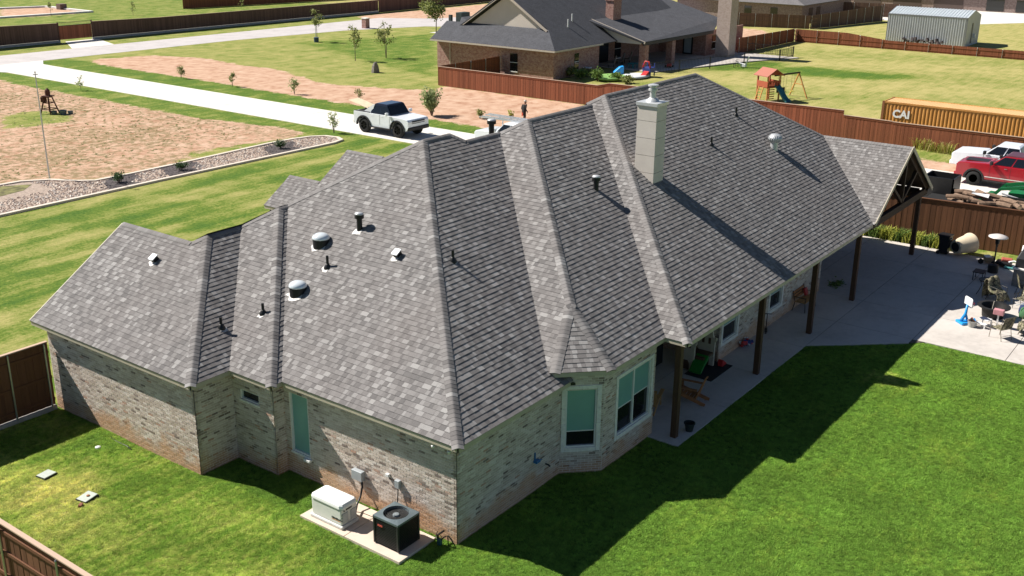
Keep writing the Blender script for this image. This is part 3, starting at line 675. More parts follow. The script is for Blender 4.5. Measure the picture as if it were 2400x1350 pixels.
# ---- chimney in five panel courses with metal cap and flue
CHIM = mat('chimney_panel', (.64, .57, .505), .75, var=.05, scale=2, bmp=.1)
ch = MB().bb(14.86, 15.57, 2.84, 3.62, 5.9, 9.5).build('chimney', mat('chimney_joint', (.22, .20, .16), .9), house)
zc = [6.4, 7.02, 7.66, 8.30, 8.93, 9.5]
for z0_, z1_ in zip(zc[:-1], zc[1:]):
    for q in ((14.845, 14.86, 2.825, 3.635), (15.57, 15.585, 2.825, 3.635), (14.86, 15.57, 2.825, 2.84), (14.86, 15.57, 3.62, 3.635)):
        MB().bb(*q, z0_+.008 if z0_ > 6.5 else 5.9, z1_-.008).build('panel', CHIM, ch)
MB().bb(14.80, 15.63, 2.78, 3.68, 9.47, 9.60).build('chimney_cap', GALV, ch, bevel=.01)
MB().lathe([(.26, 9.6), (.22, 9.66), (.115, 9.74), (.115, 9.98), (.17, 9.99), (.17, 10.06), (.12, 10.07), (.12, 10.14), (.19, 10.15), (.19, 10.20), (.03, 10.24)], (15.22, 3.23, 0), 20).build('flue', GALV, ch, smooth=True, auto=40)
MB().bb(14.70, 15.75, 2.72, 2.83, 6.50, 6.60).build('flashing', GALV, ch) if False else None
# ---- roof vents
def surf(key, x, y): return Vector((x, y, z_of(key, x, y)))
FLASH = mat('lead_flashing', (.52, .50, .48), .6, .1, var=.25, scale=25)
def orient(key): 
    n = plane_n(key); return n
def skirt(key, P, r, irregular=.35):
    n = plane_n(key); u = Vector((0, 1, 0)) if abs(n.x) > .1 else Vector((1, 0, 0)); w = n.cross(u).normalized(); u = w.cross(n).normalized()
    top = []; 
    for k in range(14):
        a = 2*math.pi*k/14; rr = .85*r*(1+random.uniform(-irregular, irregular)); top.append(P+u*rr*math.cos(a)+w*rr*math.sin(a)+n*.02)
    mb = MB(); mb.add([tuple(p) for p in top]+[tuple(p-n*.012) for p in top], [tuple(range(14))]+[(i, (i+1) % 14, 14+(i+1) % 14, 14+i) for i in range(14)]); return mb
DOMEG, t_, b_ = _nt('acrylic_dome'); b_.inputs['Base Color'].default_value = (.72, .77, .80, 1); b_.inputs['Roughness'].default_value = .12; b_.inputs['Metallic'].default_value = .15; b_.inputs['Coat Weight'].default_value = .8
def sun_tunnel(key, x, y, s=1.0):
    P = surf(key, x, y); n = plane_n(key); q = P.z
    col = MB().lathe([(.27*s, -.22), (.27*s, .14*s), (.285*s, .15*s), (.285*s, .19*s)], (x, y, q), 24).build('skylight_tube', BLACKM, house, smooth=True, auto=35)
    prof = [(.29*s*math.cos(a), .19*s+.17*s*math.sin(a)) for a in [i*math.pi/2/7 for i in range(8)]]; prof[-1] = (.0005, prof[-1][1])
    MB().lathe([(.29*s, .165*s)]+prof, (x, y, q), 24).build('dome', DOMEG, col, smooth=True)
    off = Vector((n.x, n.y, 0))*.12; skirt(key, surf(key, x+off.x, y+off.y), .36*s).build('flashing', FLASH, col); return col
sun_tunnel('m1x', 2.22, 8.22); sun_tunnel('m1x', 3.86, 8.83)
def plumbing(key, x, y, h=.42, r=.045, boot=True, skirtr=.17):
    P = surf(key, x, y); p = MB().tube([(x, y, P.z-.08), (x, y, P.z+h)], r, 12).build('vent_pipe', BLACKM, house, smooth=True, auto=40)
    n = plane_n(key); MB().lathe([(.13, -.09), (.12, .02), (.06, .10), (.05, .12)], (x, y, P.z), 14).build('boot', BLACKM, p, smooth=True)
    if skirtr: off = Vector((n.x, n.y, 0))*.10; skirt(key, surf(key, x+off.x, y+off.y), skirtr).build('flashing', FLASH, p)
    return p
plumbing('wy', .07, 9.36, .34); plumbing('m1bx', 1.08, 8.58, .32); plumbing('m1x', 3.18, 7.86, .38); plumbing('m1y', 4.80, 4.07, .34, skirtr=.1); plumbing('m3y', 20.79, 3.46, .34, skirtr=.1); plumbing('m3y', 24.84, 4.32, .38, skirtr=.1)
def bvent(key, x, y, h, r=.09, z=None, sk=True):
    zz = z_of(key, x, y) if z is None else z
    p = MB().tube([(x, y, zz-.1), (x, y, zz+h)], r, 16).build('flue_vent', BLACKM, house, smooth=True, auto=40)
    MB().lathe([(r*1.7, h-.13), (r*1.7, h-.02), (r*1.2, h+.02)], (x, y, zz), 16).build('cap', BLACKM, p, smooth=True, auto=40); MB().lathe([(r*1.75, h-.005), (r*1.4, h+.045), (.01, h+.07)], (x, y, zz), 16).build('cap_top', GALV, p, smooth=True)
    if sk: n = plane_n(key); off = Vector((n.x, n.y, 0))*.16; skirt(key, surf(key, x+off.x, y+off.y), .2).build('flashing', FLASH, p)
bvent('m1x', 4.60, 7.80, .52); bvent('m2y', 12.47, 3.80, .46, .095, sk=False)
q_ = gy(1152, 305, 9.3); bvent('m2y', q_[0], 9.3, q_[2]+.38-7.35, .105, 7.35, sk=False)
def boxvent(key, x, y):
    P = surf(key, x, y); n = plane_n(key); M = Matrix((Vector((0, 1, 0)).cross(n).normalized(), Vector((0, 1, 0)), n)).transposed().to_4x4() if abs(n.x) > .1 else Matrix.Identity(4); M.translation = P
    b1 = MB(); b1.M = M; b1.box((0, 0, .07), (.20, .20, .16)); o = b1.build('box_vent', BLACKM, house)
    b2 = MB(); b2.M = M; b2.box((0, 0, .165), (.27, .25, .035)); b2.build('lid', mat('vent_grey', (.42, .44, .45), .5, .4), o, bevel=.01)
    off = Vector((n.x, n.y, 0))*.15; skirt(key, surf(key, x+off.x, y+off.y), .17).build('flashing', FLASH, o)
boxvent('wx', .85, 13.54); boxvent('m1x', 4.10, 5.68)
# turbine ventilator on the long slope
tx, ty = 24.9, 2.42; tz = z_of('m3y', tx, ty)
tb = MB().lathe([(.17, -.25), (.17, .28), (.19, .29)], (tx, ty, tz), 18).build('turbine_vent', GALV, house, smooth=True, auto=40)
prof = [(.19+.11*math.sin(math.pi*i/8), .28+.34*i/8) for i in range(9)]
hd = MB().lathe(prof+[(.01, .66)], (tx, ty, tz), 22); hd.build('turbine_head', GALV, tb, smooth=True)
for k in range(22):
    a = 2*math.pi*k/22; MB().tube([(tx+(r_+.006)*math.cos(a+i*.06), ty+(r_+.006)*math.sin(a+i*.06), tz+z_) for i, (r_, z_) in enumerate(prof)], .008, 4).build('vane', GALV, tb)
# ---- fittings on the end wall
GREYB = mat('grey_enamel', (.40, .43, .45), .45, .2, var=.06)
bx_ = MB().bb(-.16, -.01, 3.36, 3.76, .80, 1.10).build('switch_box', GREYB, house, bevel=.012)
MB().tube([(-.09, 3.42, .82), (-.10, 3.40, .62), (-.22, 3.36, .40), (-.45, 3.28, .26), (-.75, 3.05, .22), (-.9, 2.98, .35)], .028, 8).build('conduit', BLACKM, bx_, smooth=True)
bx_ = MB().bb(-.12, -.01, 1.97, 2.13, 1.06, 1.30).build('disconnect_box', GREYB, house, bevel=.01)
MB().tube([(-.06, 2.05, 1.08), (-.07, 2.05, .9), (-.14, 2.02, .60), (-.35, 1.9, .5)], .016, 6).build('conduit', BLACKM, bx_, smooth=True)
MB().bb(-.09, -.01, 2.38, 2.50, 1.27, 1.36).build('outlet_cover', WHITE, house, bevel=.01)
MB().bb(-.13, -.01, 5.52, 5.78, .66, .74).build('bell_box', WHITE, house, bevel=.01)
fl = MB().bb(-.12, .05, -.12, .03, 2.86, 2.97).build('flood_light', BLACKM, house, bevel=.01)
MB().lathe([(.03, 0), (.055, .07), (.05, .08), (.01, .085)], (-.16, .12, 2.80), 12).build('lamp_head', WHITE, fl, smooth=True); MB().lathe([(.03, 0), (.05, .07), (.01, .085)], (-.26, .58, 2.86), 12).build('lamp_head', WHITE, fl, smooth=True)
BLUEP = mat('blue_plastic', (.03, .16, .36), .4)
MB().bb(3.46, 3.66, -.14, -.01, .98, 1.06).bb(3.5, 3.54, -.05, -.01, 1.06, 1.3).bb(3.6, 3.76, -.12, -.08, 1.0, 1.03).build('hose_hanger', BLUEP, house, bevel=.01)
MB().tube([(4.1, -.01, .68), (4.1, -.12, .68), (4.13, -.15, .63)], .025, 8).build('spigot', BLACKM, house, smooth=True)
MB().tube([(-.05, .42, .32), (-.3, .42, .32), (-.3, .42, .0)], .03, 8).build('drain_pipe', BLACKM, house)
# ================================================================ FENCES
def woodmat(name, c, var=.3):
    m, t, b = _nt(name); r = tone(t, 'attr'); co_ = pos(t)
    mp = nd(t, 'ShaderNodeMapping'); mp.inputs['Scale'].default_value = (9, 9, .7); t.links.new(co_, mp.inputs[0])
    n = noise(t, mp.outputs[0], 3, 5, .65)
    base = ramp(t, math_(t, 'ADD', math_(t, 'MULTIPLY', n, .55), math_(t, 'MULTIPLY', r, .45)), [(.2, tuple(x*(1-var) for x in c)), (.8, tuple(x*(1+var) for x in c))])
    t.links.new(base, b.inputs['Base Color']); b.inputs['Roughness'].default_value = .8; b.inputs['Specular IOR Level'].default_value = .2; bump(t, b, n, .4, .006); return m
F_RED = woodmat('red_stained_boards', (.235, .083, .043)); F_BRN = woodmat('brown_stained_boards', (.15, .068, .036)); F_DRK = woodmat('dark_weathered_boards', (.125, .073, .055)); F_GRY = woodmat('grey_brown_boards', (.14, .085, .062))
F_CAP = woodmat('fence_cap', (.50, .36, .27), .15)
STEELP = mat('steel_post', (.42, .43, .43), .4, .8, var=.1)
def fence(label, p0, p1, prof, m, side=-1, single=False, spacing=2.44, posts=True, cap=True, rails=(.25, .95, 1.6), kerb=0, bw=.14, group=None, capm=None, skip=()):
    """prof: list of (distance along, height); side: which side the posts stand on (+1 = left of the run)"""
    d = Vector((p1[0]-p0[0], p1[1]-p0[1])); Ln = d.length; rz = math.atan2(d.y, d.x)
    f = thing('board_fence', label, 'fence', (p0[0], p0[1], 0), rz, group)
    hs = lambda s_: float(np.interp(s_, [q[0] for q in prof], [q[1] for q in prof]))
    n = int(Ln/bw); jb = MB(); sm = {}
    gap = lambda s_: any(a < s_ < b_ for a, b_ in skip)
    for i in range(n):
        s_ = (i+.5)*bw; h = hs(s_)
        if gap(s_): continue
        z0 = kerb+.015; lean = random.uniform(-.003, .003); r_ = random.random()*.99+.01
        if single:
            k_ = round(h, 2)
            b1 = MB(); b1.cr = r_; b1.bb(-bw/2-.003, bw/2+.003, -.009, .009, z0, h)
            o = b1.build('board', m, f); o.location = (s_, lean+.007*(i % 2), 0)
        else: jb.cr = r_; o_ = .006*(i % 2); jb.bb(s_-bw/2-.004, s_+bw/2+.004, -.012+lean+o_, .008+lean+o_, z0, h+random.uniform(-.006, .006))
    if not single: jb.build('board_run', m, f)['kind'] = 'stuff'
    segs = [(prof[i], prof[i+1]) for i in range(len(prof)-1) if prof[i+1][0]-prof[i][0] > .02]
    cut = []
    for (s0, h0), (s1, h1) in segs:
        s = [s0]+[x for g in skip for x in g if s0 < x < s1]+[s1]
        for a, b_ in zip(s[:-1], s[1:]):
            if gap((a+b_)/2): continue
            H0, H1 = hs(a+.01), hs(b_-.01)
            if cap: c_ = MB(); c_.cr = .5; c_.bar((a, 0, H0+.02), (b_, 0, H1+.02), .125, .036); c_.build('cap_board', capm or F_CAP, f)
            if cap: c_ = MB(); c_.cr = .4; c_.bar((a, -.026*side*-1*-1, H0-.07), (b_, -.026*side, H1-.07), .02, .13); c_.build('trim_board', m, f)
            for r_ in rails:
                if r_ < min(H0, H1)-.1: c_ = MB(); c_.cr = .45; c_.bar((a, .03*side, r_), (b_, .03*side, r_), .036, .085); c_.build('rail', m, f)
    if posts:
        k = int(Ln/spacing)+1
        for i in range(k):
            s_ = min(i*spacing+.15, Ln-.05)
            if gap(s_): continue
            h = hs(s_); MB().tube([(s_, .075*side, -.1), (s_, .075*side, h-.03), (s_, .075*side, h+.0)], [.032, .032, .012], 8).build('post', STEELP, f)
    if kerb:
        k_ = MB(); s = [0]+[x for g in skip for x in g]+[Ln]
        for a, b_ in zip(s[:-1], s[1:]):
            if not gap((a+b_)/2): k_.bb(a, b_, -.10, .10, -.1, kerb)
        k_.build('kerb', mat('fence_kerb', (.42, .40, .37), .9, var=.15), f)
    return f
fence('nearby brown stained fence with steel posts and wide cap along the side lawn', (-8.18, 13), (-8.18, 1.2), [(0, 1.83), (11.8, 1.83)], F_BRN, side=-1, single=True, rails=(.3, 1.0, 1.6), spacing=2.55)
fence('dark board fence meeting the corner of the shingled house wing', (-1.93, 16.02), (-9.5, 16.02), [(0, 2.44), (8, 2.44)], F_BRN, side=1, single=True, rails=(.4, 1.2, 2.1), kerb=.16, spacing=1.25)
fence('long red stained fence between the sand track and the brick neighbour', (60.4, 52.1), (60.4, -14), [(0, 1.83), (18.3, 1.83), (19.5, 2.12), (40.3, 2.15), (40.32, 1.80), (44.0, 1.75), (44.02, 1.72), (66.1, 1.68)], F_RED, side=1, posts=False)
fence('red board fence joining the brick neighbour\'s wall', (60.5, 52.2), (70.5, 52.2), [(0, 1.85), (10, 1.85)], F_RED, side=-1, cap=False)
fence('red fence with pale steel posts behind the swing set lawn', (120.5, 40.4), (120.5, -25), [(0, 1.66), (7, 1.66), (12.6, 1.08), (66, 1.02)], F_RED, side=-1, cap=False, rails=(.25, .8), spacing=2.9)
fence('short red fence from the tall stone chimney to the yard corner', (103, 40.5), (120.5, 40.5), [(0, 1.9), (18, 1.7)], F_RED, side=-1, cap=False, rails=(.25, .9, 1.4))
fence('grey brown fence below the far brick house', (133.3, 57.5), (137.9, 45.2), [(0, 2.05), (14, 1.95)], F_GRY, side=-1, cap=False)
fence('grey brown fence running away towards the metal shed', (137.9, 45.2), (158, 41), [(0, 1.95), (21, 2.6)], F_GRY, side=-1, cap=False)
fence('far brown fence behind the grey lean-to yard', (163, 58), (166, 41), [(0, 2.2), (18, 2.2)], F_GRY, side=-1, cap=False)
fence('long dark board fence with stone kerb along the road', (10, 110.6), (113.5, 110.4), [(0, 2.5), (39, 2.5), (60, 2.1), (104, 2.05)], F_DRK, side=1, posts=False, kerb=.3, rails=(), bw=.15, skip=((46, 50.5),))
fence('dark board fence behind the sandy lot across the road', (113.6, 110.4), (170, 112), [(0, 2.1), (57, 2.1)], F_DRK, side=-1, posts=False, rails=(), bw=.15)
fence('far reddish fence across the lawn beyond the road', (96, 139), (150, 131), [(0, 2.0), (55, 2.0)], F_RED, side=-1, posts=False, rails=(), bw=.15)
fence('brown stained fence behind the patio heater', (36.2, 4.5), (37.25, -6.3), [(0, 2.24), (11, 2.28)], F_BRN, side=1, posts=False, capm=F_BRN)
fence('dark weathered fence end beside the orange container', (75, -4.5), (64.5, -6.3), [(0, 1.8), (11, 1.9)], F_GRY, side=-1, cap=False)
# sliding gate in the road fence
g_ = thing('wooden_gate', 'wooden gate with a picket top in the dark road fence', 'gate', (58.2, 110.5, 0))
mb = MB()
for i in range(31): mb.cr = random.random()+.001; mb.bb(-2.2+i*.145, -2.2+i*.145+.138, -.01, .01, .35, 2.0)
mb.build('board_run', F_RED, g_)['kind'] = 'stuff'
MB().bb(-2.25, 2.35, -.03, .03, 2.0, 2.06).bb(-2.25, 2.35, -.03, .03, 2.40, 2.45).build('rail', BLACKM, g_)
for i in range(30): MB().bb(-2.2+i*.155, -2.18+i*.155, -.01, .01, 2.06, 2.4).build('picket', BLACKM, g_)
for x_ in (-2.3, 2.4): MB().bb(x_-.06, x_+.06, -.06, .06, 0, 2.5).build('post', F_DRK, g_)
# ================================================================ OTHER BUILDINGS
def farbrick(name, c1_, c2_, mo):
    m, t, b = _nt(name); co_ = pos(t)
    sp = nd(t, 'ShaderNodeSeparateXYZ'); t.links.new(co_, sp.inputs[0]); cb = nd(t, 'ShaderNodeCombineXYZ')
    t.links.new(math_(t, 'ADD', sp.outputs[0], sp.outputs[1]), cb.inputs[0]); t.links.new(sp.outputs[2], cb.inputs[1])
    br = nd(t, 'ShaderNodeTexBrick'); br.inputs['Scale'].default_value = 1; br.inputs['Brick Width'].default_value = .25; br.inputs['Row Height'].default_value = .08; br.inputs['Mortar Size'].default_value = .006
    br.inputs['Color1'].default_value = (*c1_, 1); br.inputs['Color2'].default_value = (*c2_, 1); br.inputs['Mortar'].default_value = (*mo, 1); t.links.new(cb.outputs[0], br.inputs['Vector'])
    n = noise(t, co_, 3.5, 4, .7); col = mix(t, ramp(t, n, [(.42, 0.0), (.65, .40)]), br.outputs[0], tuple(min(1, x*1.6) for x in mo))
    t.links.new(col, b.inputs['Base Color']); b.inputs['Roughness'].default_value = .9; return m
NBR = farbrick('neighbour_brick', (.22, .085, .065), (.36, .19, .155), (.36, .26, .22)); NBR2 = farbrick('far_brick', (.16, .10, .085), (.24, .17, .15), (.28, .23, .21))
def darkroof(name, c):
    m, t, b = _nt(name); co_ = pos(t); n = noise(t, co_, 9, 4, .7); n2 = noise(t, co_, 1.2, 3)
    mp = nd(t, 'ShaderNodeMapping'); mp.inputs['Scale'].default_value = (1, 1, 7); t.links.new(co_, mp.inputs[0]); n3 = noise(t, mp.outputs[0], 3, 3)
    f = math_(t, 'ADD', math_(t, 'MULTIPLY', n, .5), math_(t, 'ADD', math_(t, 'MULTIPLY', n2, .2), math_(t, 'MULTIPLY', n3, .3)))
    t.links.new(ramp(t, f, [(.36, tuple(x*.62 for x in c)), (.64, tuple(x*1.35 for x in c))]), b.inputs['Base Color']); b.inputs['Roughness'].default_value = .9; b.inputs['Specular IOR Level'].default_value = .25; bump(t, b, n, .5, .02); return m
DRK = darkroof('charcoal_shingles', (.068, .069, .078)); CREAM = mat('cream_siding', (.60, .53, .46), .75, var=.05, scale=1); TRIMC = mat('cream_trim', (.50, .43, .36), .7, var=.05)
N1 = thing('neighbour_house', 'brick neighbour house with charcoal hip roof and cream gables', 'house', (0, 0, 0))
def slab3(pts, th=.12):
    n = (Vector(pts[1])-Vector(pts[0])).cross(Vector(pts[2])-Vector(pts[0])).normalized(); n = n if n.z > 0 else -n
    m_ = len(pts); mb = MB(); mb.add([tuple(p) for p in pts]+[tuple(Vector(p)-n*th) for p in pts], [tuple(range(m_)), tuple(range(2*m_-1, m_-1, -1))]+[(i, i+m_, (i+1) % m_+m_, (i+1) % m_) for i in range(m_)]); return mb
MB().bb(70.6, 70.75, 45.5, 60.9, 0, 2.9).bb(70.75, 79.2, 45.5, 45.65, 0, 2.9).bb(79.2, 100, 48.6, 48.75, 0, 3.2).bb(79.2, 79.35, 45.65, 48.6, 0, 2.9).bb(97.9, 98.05, 42.3, 48.6, 0, 3.0).bb(98.05, 108, 42.3, 42.45, 0, 3.0).build('wall', NBR, N1)
rf = slab3([(69.9, 44.9, 3), (100, 44.9, 3), (100, 53.1, 8.17), (72.2, 53.1, 8.17), (72.6, 47.6, 4.7)]).build('roof', DRK, N1)
slab3([(69.9, 44.9, 3), (72.6, 47.6, 4.7), (72.75, 58.6, 4.72), (72.75, 61.3, 4.72), (69.9, 61.3, 3)]).build('roof_skirt', DRK, rf)
slab3([(72.2, 53.1, 8.17), (100, 53.1, 8.17), (100, 61.3, 3), (72.2, 61.3, 3.0), (72.2, 58.7, 4.64)]).build('roof_back', DRK, rf)
slab3([(72.75, 61.3, 4.72), (72.75, 58.6, 4.72), (76, 58.6, 2.7), (76, 61.3, 2.7)]).build('roof_skirt', DRK, rf)
slab3([(76.2, 62.6, 3.2), (78.2, 63.6, 4.6), (82, 63.6, 4.6), (82, 58.2, 4.6), (76.2, 58.2, 3.2)]).build('roof_wing', DRK, rf)
MB().prism([(48.3, 4.66), (57.9, 4.66), (53.1, 7.75)], 72.75, 72.85, 'x').build('gable_wall', CREAM, N1)
for s_ in (-1, 1): MB().bar((72.25, 53.1, 8.08), (72.25, 53.1+s_*5.55, 4.55), .09, .22).build('rake_board', TRIMC, N1)
MB().bb(69.86, 69.9, 44.9, 61.3, 2.82, 2.98).bb(69.9, 79, 44.86, 44.9, 2.82, 2.98).build('fascia', TRIMC, N1)
# patio roof with its cream side gable
slab3([(80.6, 50.9, 5.85), (81.9, 41.6, 3.12), (98.4, 41.6, 3.12), (104, 43.6, 4.0), (104, 51.5, 6.05)], .2).build('patio_roof', DRK, rf)
MB().prism([(50.3, 5.6), (46.3, 2.85), (42.0, 2.85), (42.0, 3.05)], 81.95, 82.1, 'x').build('side_gable', CREAM, N1)
MB().bar((81.75, 50.9, 5.78), (81.95, 41.5, 3.02), .09, .22).build('rake_board', TRIMC, N1)
MB().bb(82, 98.4, 41.62, 41.8, 2.72, 3.02).build('patio_beam', mat('dark_beam', (.06, .05, .05), .7), N1)
for x_ in (82.9, 88.9): MB().bb(x_-.38, x_+.38, 41.75, 42.5, 0, 2.8).build('brick_column', NBR, N1)
c_ = MB().bb(84.9, 86.6, 47.4, 48.4, 3.8, 6.9).build('chimney', NBR, N1); MB().bb(84.8, 86.7, 47.3, 48.5, 6.9, 7.1).build('chimney_cap', NBR, c_); MB().lathe([(.3, 7.1), (.3, 7.5), (.36, 7.52), (.36, 7.62)], (85.7, 47.9, 0), 12).build('flue', BLACKM, c_)
c_ = MB().bb(98.2, 100.1, 39.5, 41.2, 0, 9.0).build('chimney', farbrick('chimney_stone', (.38, .28, .23), (.46, .36, .31), (.36, .29, .25)), N1)
MB().bb(82, 98, 42.6, 48.6, -.1, .12).build('patio_slab', PATC, N1); MB().prism([(82, 40.2), (96, 36.5), (104, 33.0), (104, 42.6), (82, 42.6)], -.1, .1).build('patio_apron', PATC, N1)
def nwin(x0, x1, y0, y1, z0, z1, bars=True):
    w = MB().bb(x0, x1, y0, y1, z0, z1).build('window', GLASSD, N1)
    cx_, cy_ = (x0+x1)/2, (y0+y1)/2
    if bars: MB().bb(x0-.012, x1+.012, y0-.012, y1+.012, (z0+z1)/2-.03, (z0+z1)/2+.03).build('sash', WHITE, w)
    MB().bb(x0-.03, x1+.03, y0-.03, y1+.03, z0-.1, z0-.002).build('sill', STONE, w)
nwin(70.56, 70.64, 50.0, 50.95, .45, 2.25); nwin(74.4, 75.2, 45.46, 45.52, .6, 2.3); nwin(99.5, 100.4, 42.24, 42.32, .8, 2.4); nwin(80.2, 81.6, 48.54, 48.62, .3, 2.5); nwin(83, 86, 48.5, 48.58, .1, 2.5, False); nwin(87.5, 88.8, 48.54, 48.6, .3, 2.4)
d_ = MB().bb(97.84, 97.9, 44.0, 45.3, .12, 2.35).build('door', BLACKM, N1); MB().bb(97.8, 97.84, 44.2, 45.1, .3, 2.2).build('pane', mat('pale_glass', (.35, .40, .43), .2), d_)
MB().tube([(70.5, 59, .2), (70.5, 59, 2.85)], .06, 6).build('downpipe', TRIMC, N1)
for x_, y_ in ((78.0, 48.3), (76.2, 47.6)): MB().tube([(x_, y_, 4.6), (x_, y_, 5.9 if x_ > 77 else 5.5)], .07, 8).build('vent_pipe', WHITE, rf)
# far brick house, only its lower storey shows
N2 = thing('far_house', 'grey brown brick house with low dark roof at the back fence', 'house')
MB().bb(146, 146.2, 50, 72, 0, 2.7).bb(146.2, 168, 50, 50.2, 0, 2.7).build('wall', NBR2, N2)
rf2 = slab3([(145.4, 49.4, 2.75), (170, 49.4, 2.75), (162, 60, 7.2), (153, 60, 7.2)]).build('roof', darkroof('grey_shingles', (.15, .14, .14)), N2); slab3([(145.4, 49.4, 2.75), (153, 60, 7.2), (153, 66, 7.2), (145.4, 74, 2.75)]).build('roof_end', MATS.get('gs') or rf2.data.materials[0], rf2)
for y_ in (54, 58.5, 63): w = MB().bb(145.95, 146, y_, y_+1.2, .8, 2.1).build('window', GLASSD, N2); MB().bb(145.9, 145.96, y_-.05, y_+1.25, .72, .8).build('sill', STONE, w)
for x_ in (149, 152.2): MB().bb(x_, x_+1.6, 49.95, 50, .2, 2.1).build('door', WOODD, N2)
# metal shed
SHEDW = mat('ribbed_steel', (.54, .56, .60), .4, .25, var=.05, scale=1); SHEDR = mat('ribbed_steel_roof', (.60, .65, .67), .35, .25, var=.05, scale=1); SHEDT = mat('steel_trim', (.20, .21, .23), .5, .2)
sh = thing('metal_shed', 'grey ribbed steel shed with low gable roof', 'shed', (129.3, 20.9, 0))
def ribs(n_, L_, d=.07):
    w = L_/n_; out = []
    for i in range(n_): x = i*w; out += [(x, 0), (x+w*.45, 0), (x+w*.55, -d), (x+w*.9, -d)]
    return out+[(L_, 0)]
def ribwall(mb, L_, n_, z0, z1, f, d=.12, top=None):
    P = ribs(n_, L_, d)
    for (a, da), (b_, db) in zip(P[:-1], P[1:]):
        zt0 = z1 if top is None else top(a); zt1 = z1 if top is None else top(b_)
        mb.poly([f(a, da, z0), f(b_, db, z0), f(b_, db, zt1), f(a, da, zt0)])
mb = MB(); ribwall(mb, 10.1, 32, 0, 3.75, lambda s_, d_, z: (d_, s_, z)); ribwall(mb, 6.4, 20, 0, 3.75, lambda s_, d_, z: (s_, d_, z), top=lambda s_: 3.75+.75*(1-abs(s_-3.2)/3.2)); mb.poly([(6.4, 0, 0), (6.4, 10.1, 0), (6.4, 10.1, 3.75), (6.4, 0, 3.75)]); mb.build('wall', SHEDW, sh, fix=False)
mb = MB(); P_ = ribs(26, 10.3, -.06)
for (a, da), (b_, db) in zip(P_[:-1], P_[1:]):
    for x0, x1, z0, z1 in ((-.15, 3.2, 3.72, 4.52), (6.55, 3.2, 3.72, 4.52)): mb.poly([(x0, a-.1, z0-da*-1*-1), (x0, b_-.1, z0+db*0-db*-1*-1), (x1, b_-.1, z1-db), (x1, a-.1, z1-da)])
mb.build('roof', SHEDR, sh, fix=False)
for q in ((-.09, -.02, -.1, 0.0, 0, 3.75), (-.09, -.02, 10.1, 10.2, 0, 3.75), (6.4, 6.48, -.1, 0, 0, 3.75)): MB().bb(*q).build('corner_trim', SHEDT, sh)
MB().bb(-.16, -.10, -.1, 10.2, 3.6, 3.74).build('eave_trim', SHEDT, sh)
MB().bb(2.3, 3.1, -.12, -.08, .3, 2.9).build('door', SHEDT, sh); MB().bb(3.6, 4.1, -.35, -.08, .9, 1.4).build('window_unit', WHITE, sh)
sc_ = thing('scrap_pile', 'row of dark scrap along the ribbed steel shed', 'scrap', (128.6, 26, 0))
for k in range(14): MB().box((random.uniform(-.4, .4), -2.6+k*.4, .3+random.random()*.4), (.3, .3, random.uniform(.2, .7)), random.random()*3, random.random()).build('scrap_piece', mat('scrap', (.06, .045, .045), .7), sc_)
# garage block at the top of the picture
gb = thing('far_garage', 'far brown block with garage doors and pale driveway', 'building', (190, 20, 0))
MB().bb(0, 8, 2, 42, 0, 3.4).build('wall', NBR2, gb); slab3([(-.8, 1, 3.4), (-.8, 43, 3.4), (5, 43, 6), (5, 1, 6)]).build('roof', DRK, gb)
for y_ in (32, 24.5, 17): MB().bb(-.06, 0, y_, y_+5.2, 0, 2.6).build('garage_door', mat('brown_door', (.10, .07, .06), .6), gb)
for y_ in (5, 10): MB().bb(-.06, 0, y_, y_+3, .2, 2.2).build('window', GLASSD, gb)
# container
cm = mat('orange_container', (.56, .255, .065), .5, 0, var=.08, scale=1.5, c2=(.60, .29, .085))
ct = thing('shipping_container', 'orange corrugated shipping container with white letters', 'container', (64.05, -2.1, 0))
def corr(mb, L_, n_, z0, z1, f, d=.045):
    w = L_/n_; P = []
    for i in range(n_): P += [(i*w, 0), (i*w+w*.30, 0), (i*w+w*.5, d), (i*w+w*.80, d)]
    P.append((L_, 0))
    for (a, da), (b_, db) in zip(P[:-1], P[1:]): mb.poly([f(a, da, z0), f(b_, db, z0), f(b_, db, z1), f(a, da, z1)])
mb = MB(); corr(mb, 11.9, 43, .16, 2.46, lambda s_, d_, z: (.03+d_, .15+s_, z)); mb.build('side_wall', cm, ct, fix=False)
mb = MB(); corr(mb, 11.9, 43, .16, 2.46, lambda s_, d_, z: (2.41-d_, .15+s_, z)); mb.build('side_wall', cm, ct, fix=False)
mb = MB(); corr(mb, 11.9, 56, 0, 2.38, lambda s_, d_, z: (.03+z, .15+s_, 2.56-d_*.5)); mb.build('roof', mat('sunlit_container_top', (.74, .47, .21), .55, 0, var=.08, scale=1.5), ct, fix=False)  # top in a lighter colour than the sides, sunlight put into the paint
for y_ in (.05, 12.15):
    for x_ in (.05, 2.39): MB().bb(x_-.06, x_+.06, y_-.09, y_+.09, 0, 2.6).build('corner_post', mat('container_brown', (.30, .12, .05), .6), ct)
mb = MB(); 
for z_ in (.08, 2.53): mb.bb(0, .08, .1, 12.1, z_-.07, z_+.06).bb(2.36, 2.44, .1, 12.1, z_-.07, z_+.06).bb(0, 2.44, 12.1, 12.16, z_-.07, z_+.06)
mb.build('edge_rail', cm, ct); MB().bb(.06, 2.38, 12.12, 12.16, .15, 2.47).build('end_wall', cm, ct)
LM = Matrix(((0, 0, -1, -.012), (-1, 0, 0, 11.35), (0, 1, 0, 1.45), (0, 0, 0, 1)))
lettering('CAI', .80, mat('white_paint', (.85, .85, .83), .6, var=.02), LM, parent=ct, extrude=.012, offset=.03)
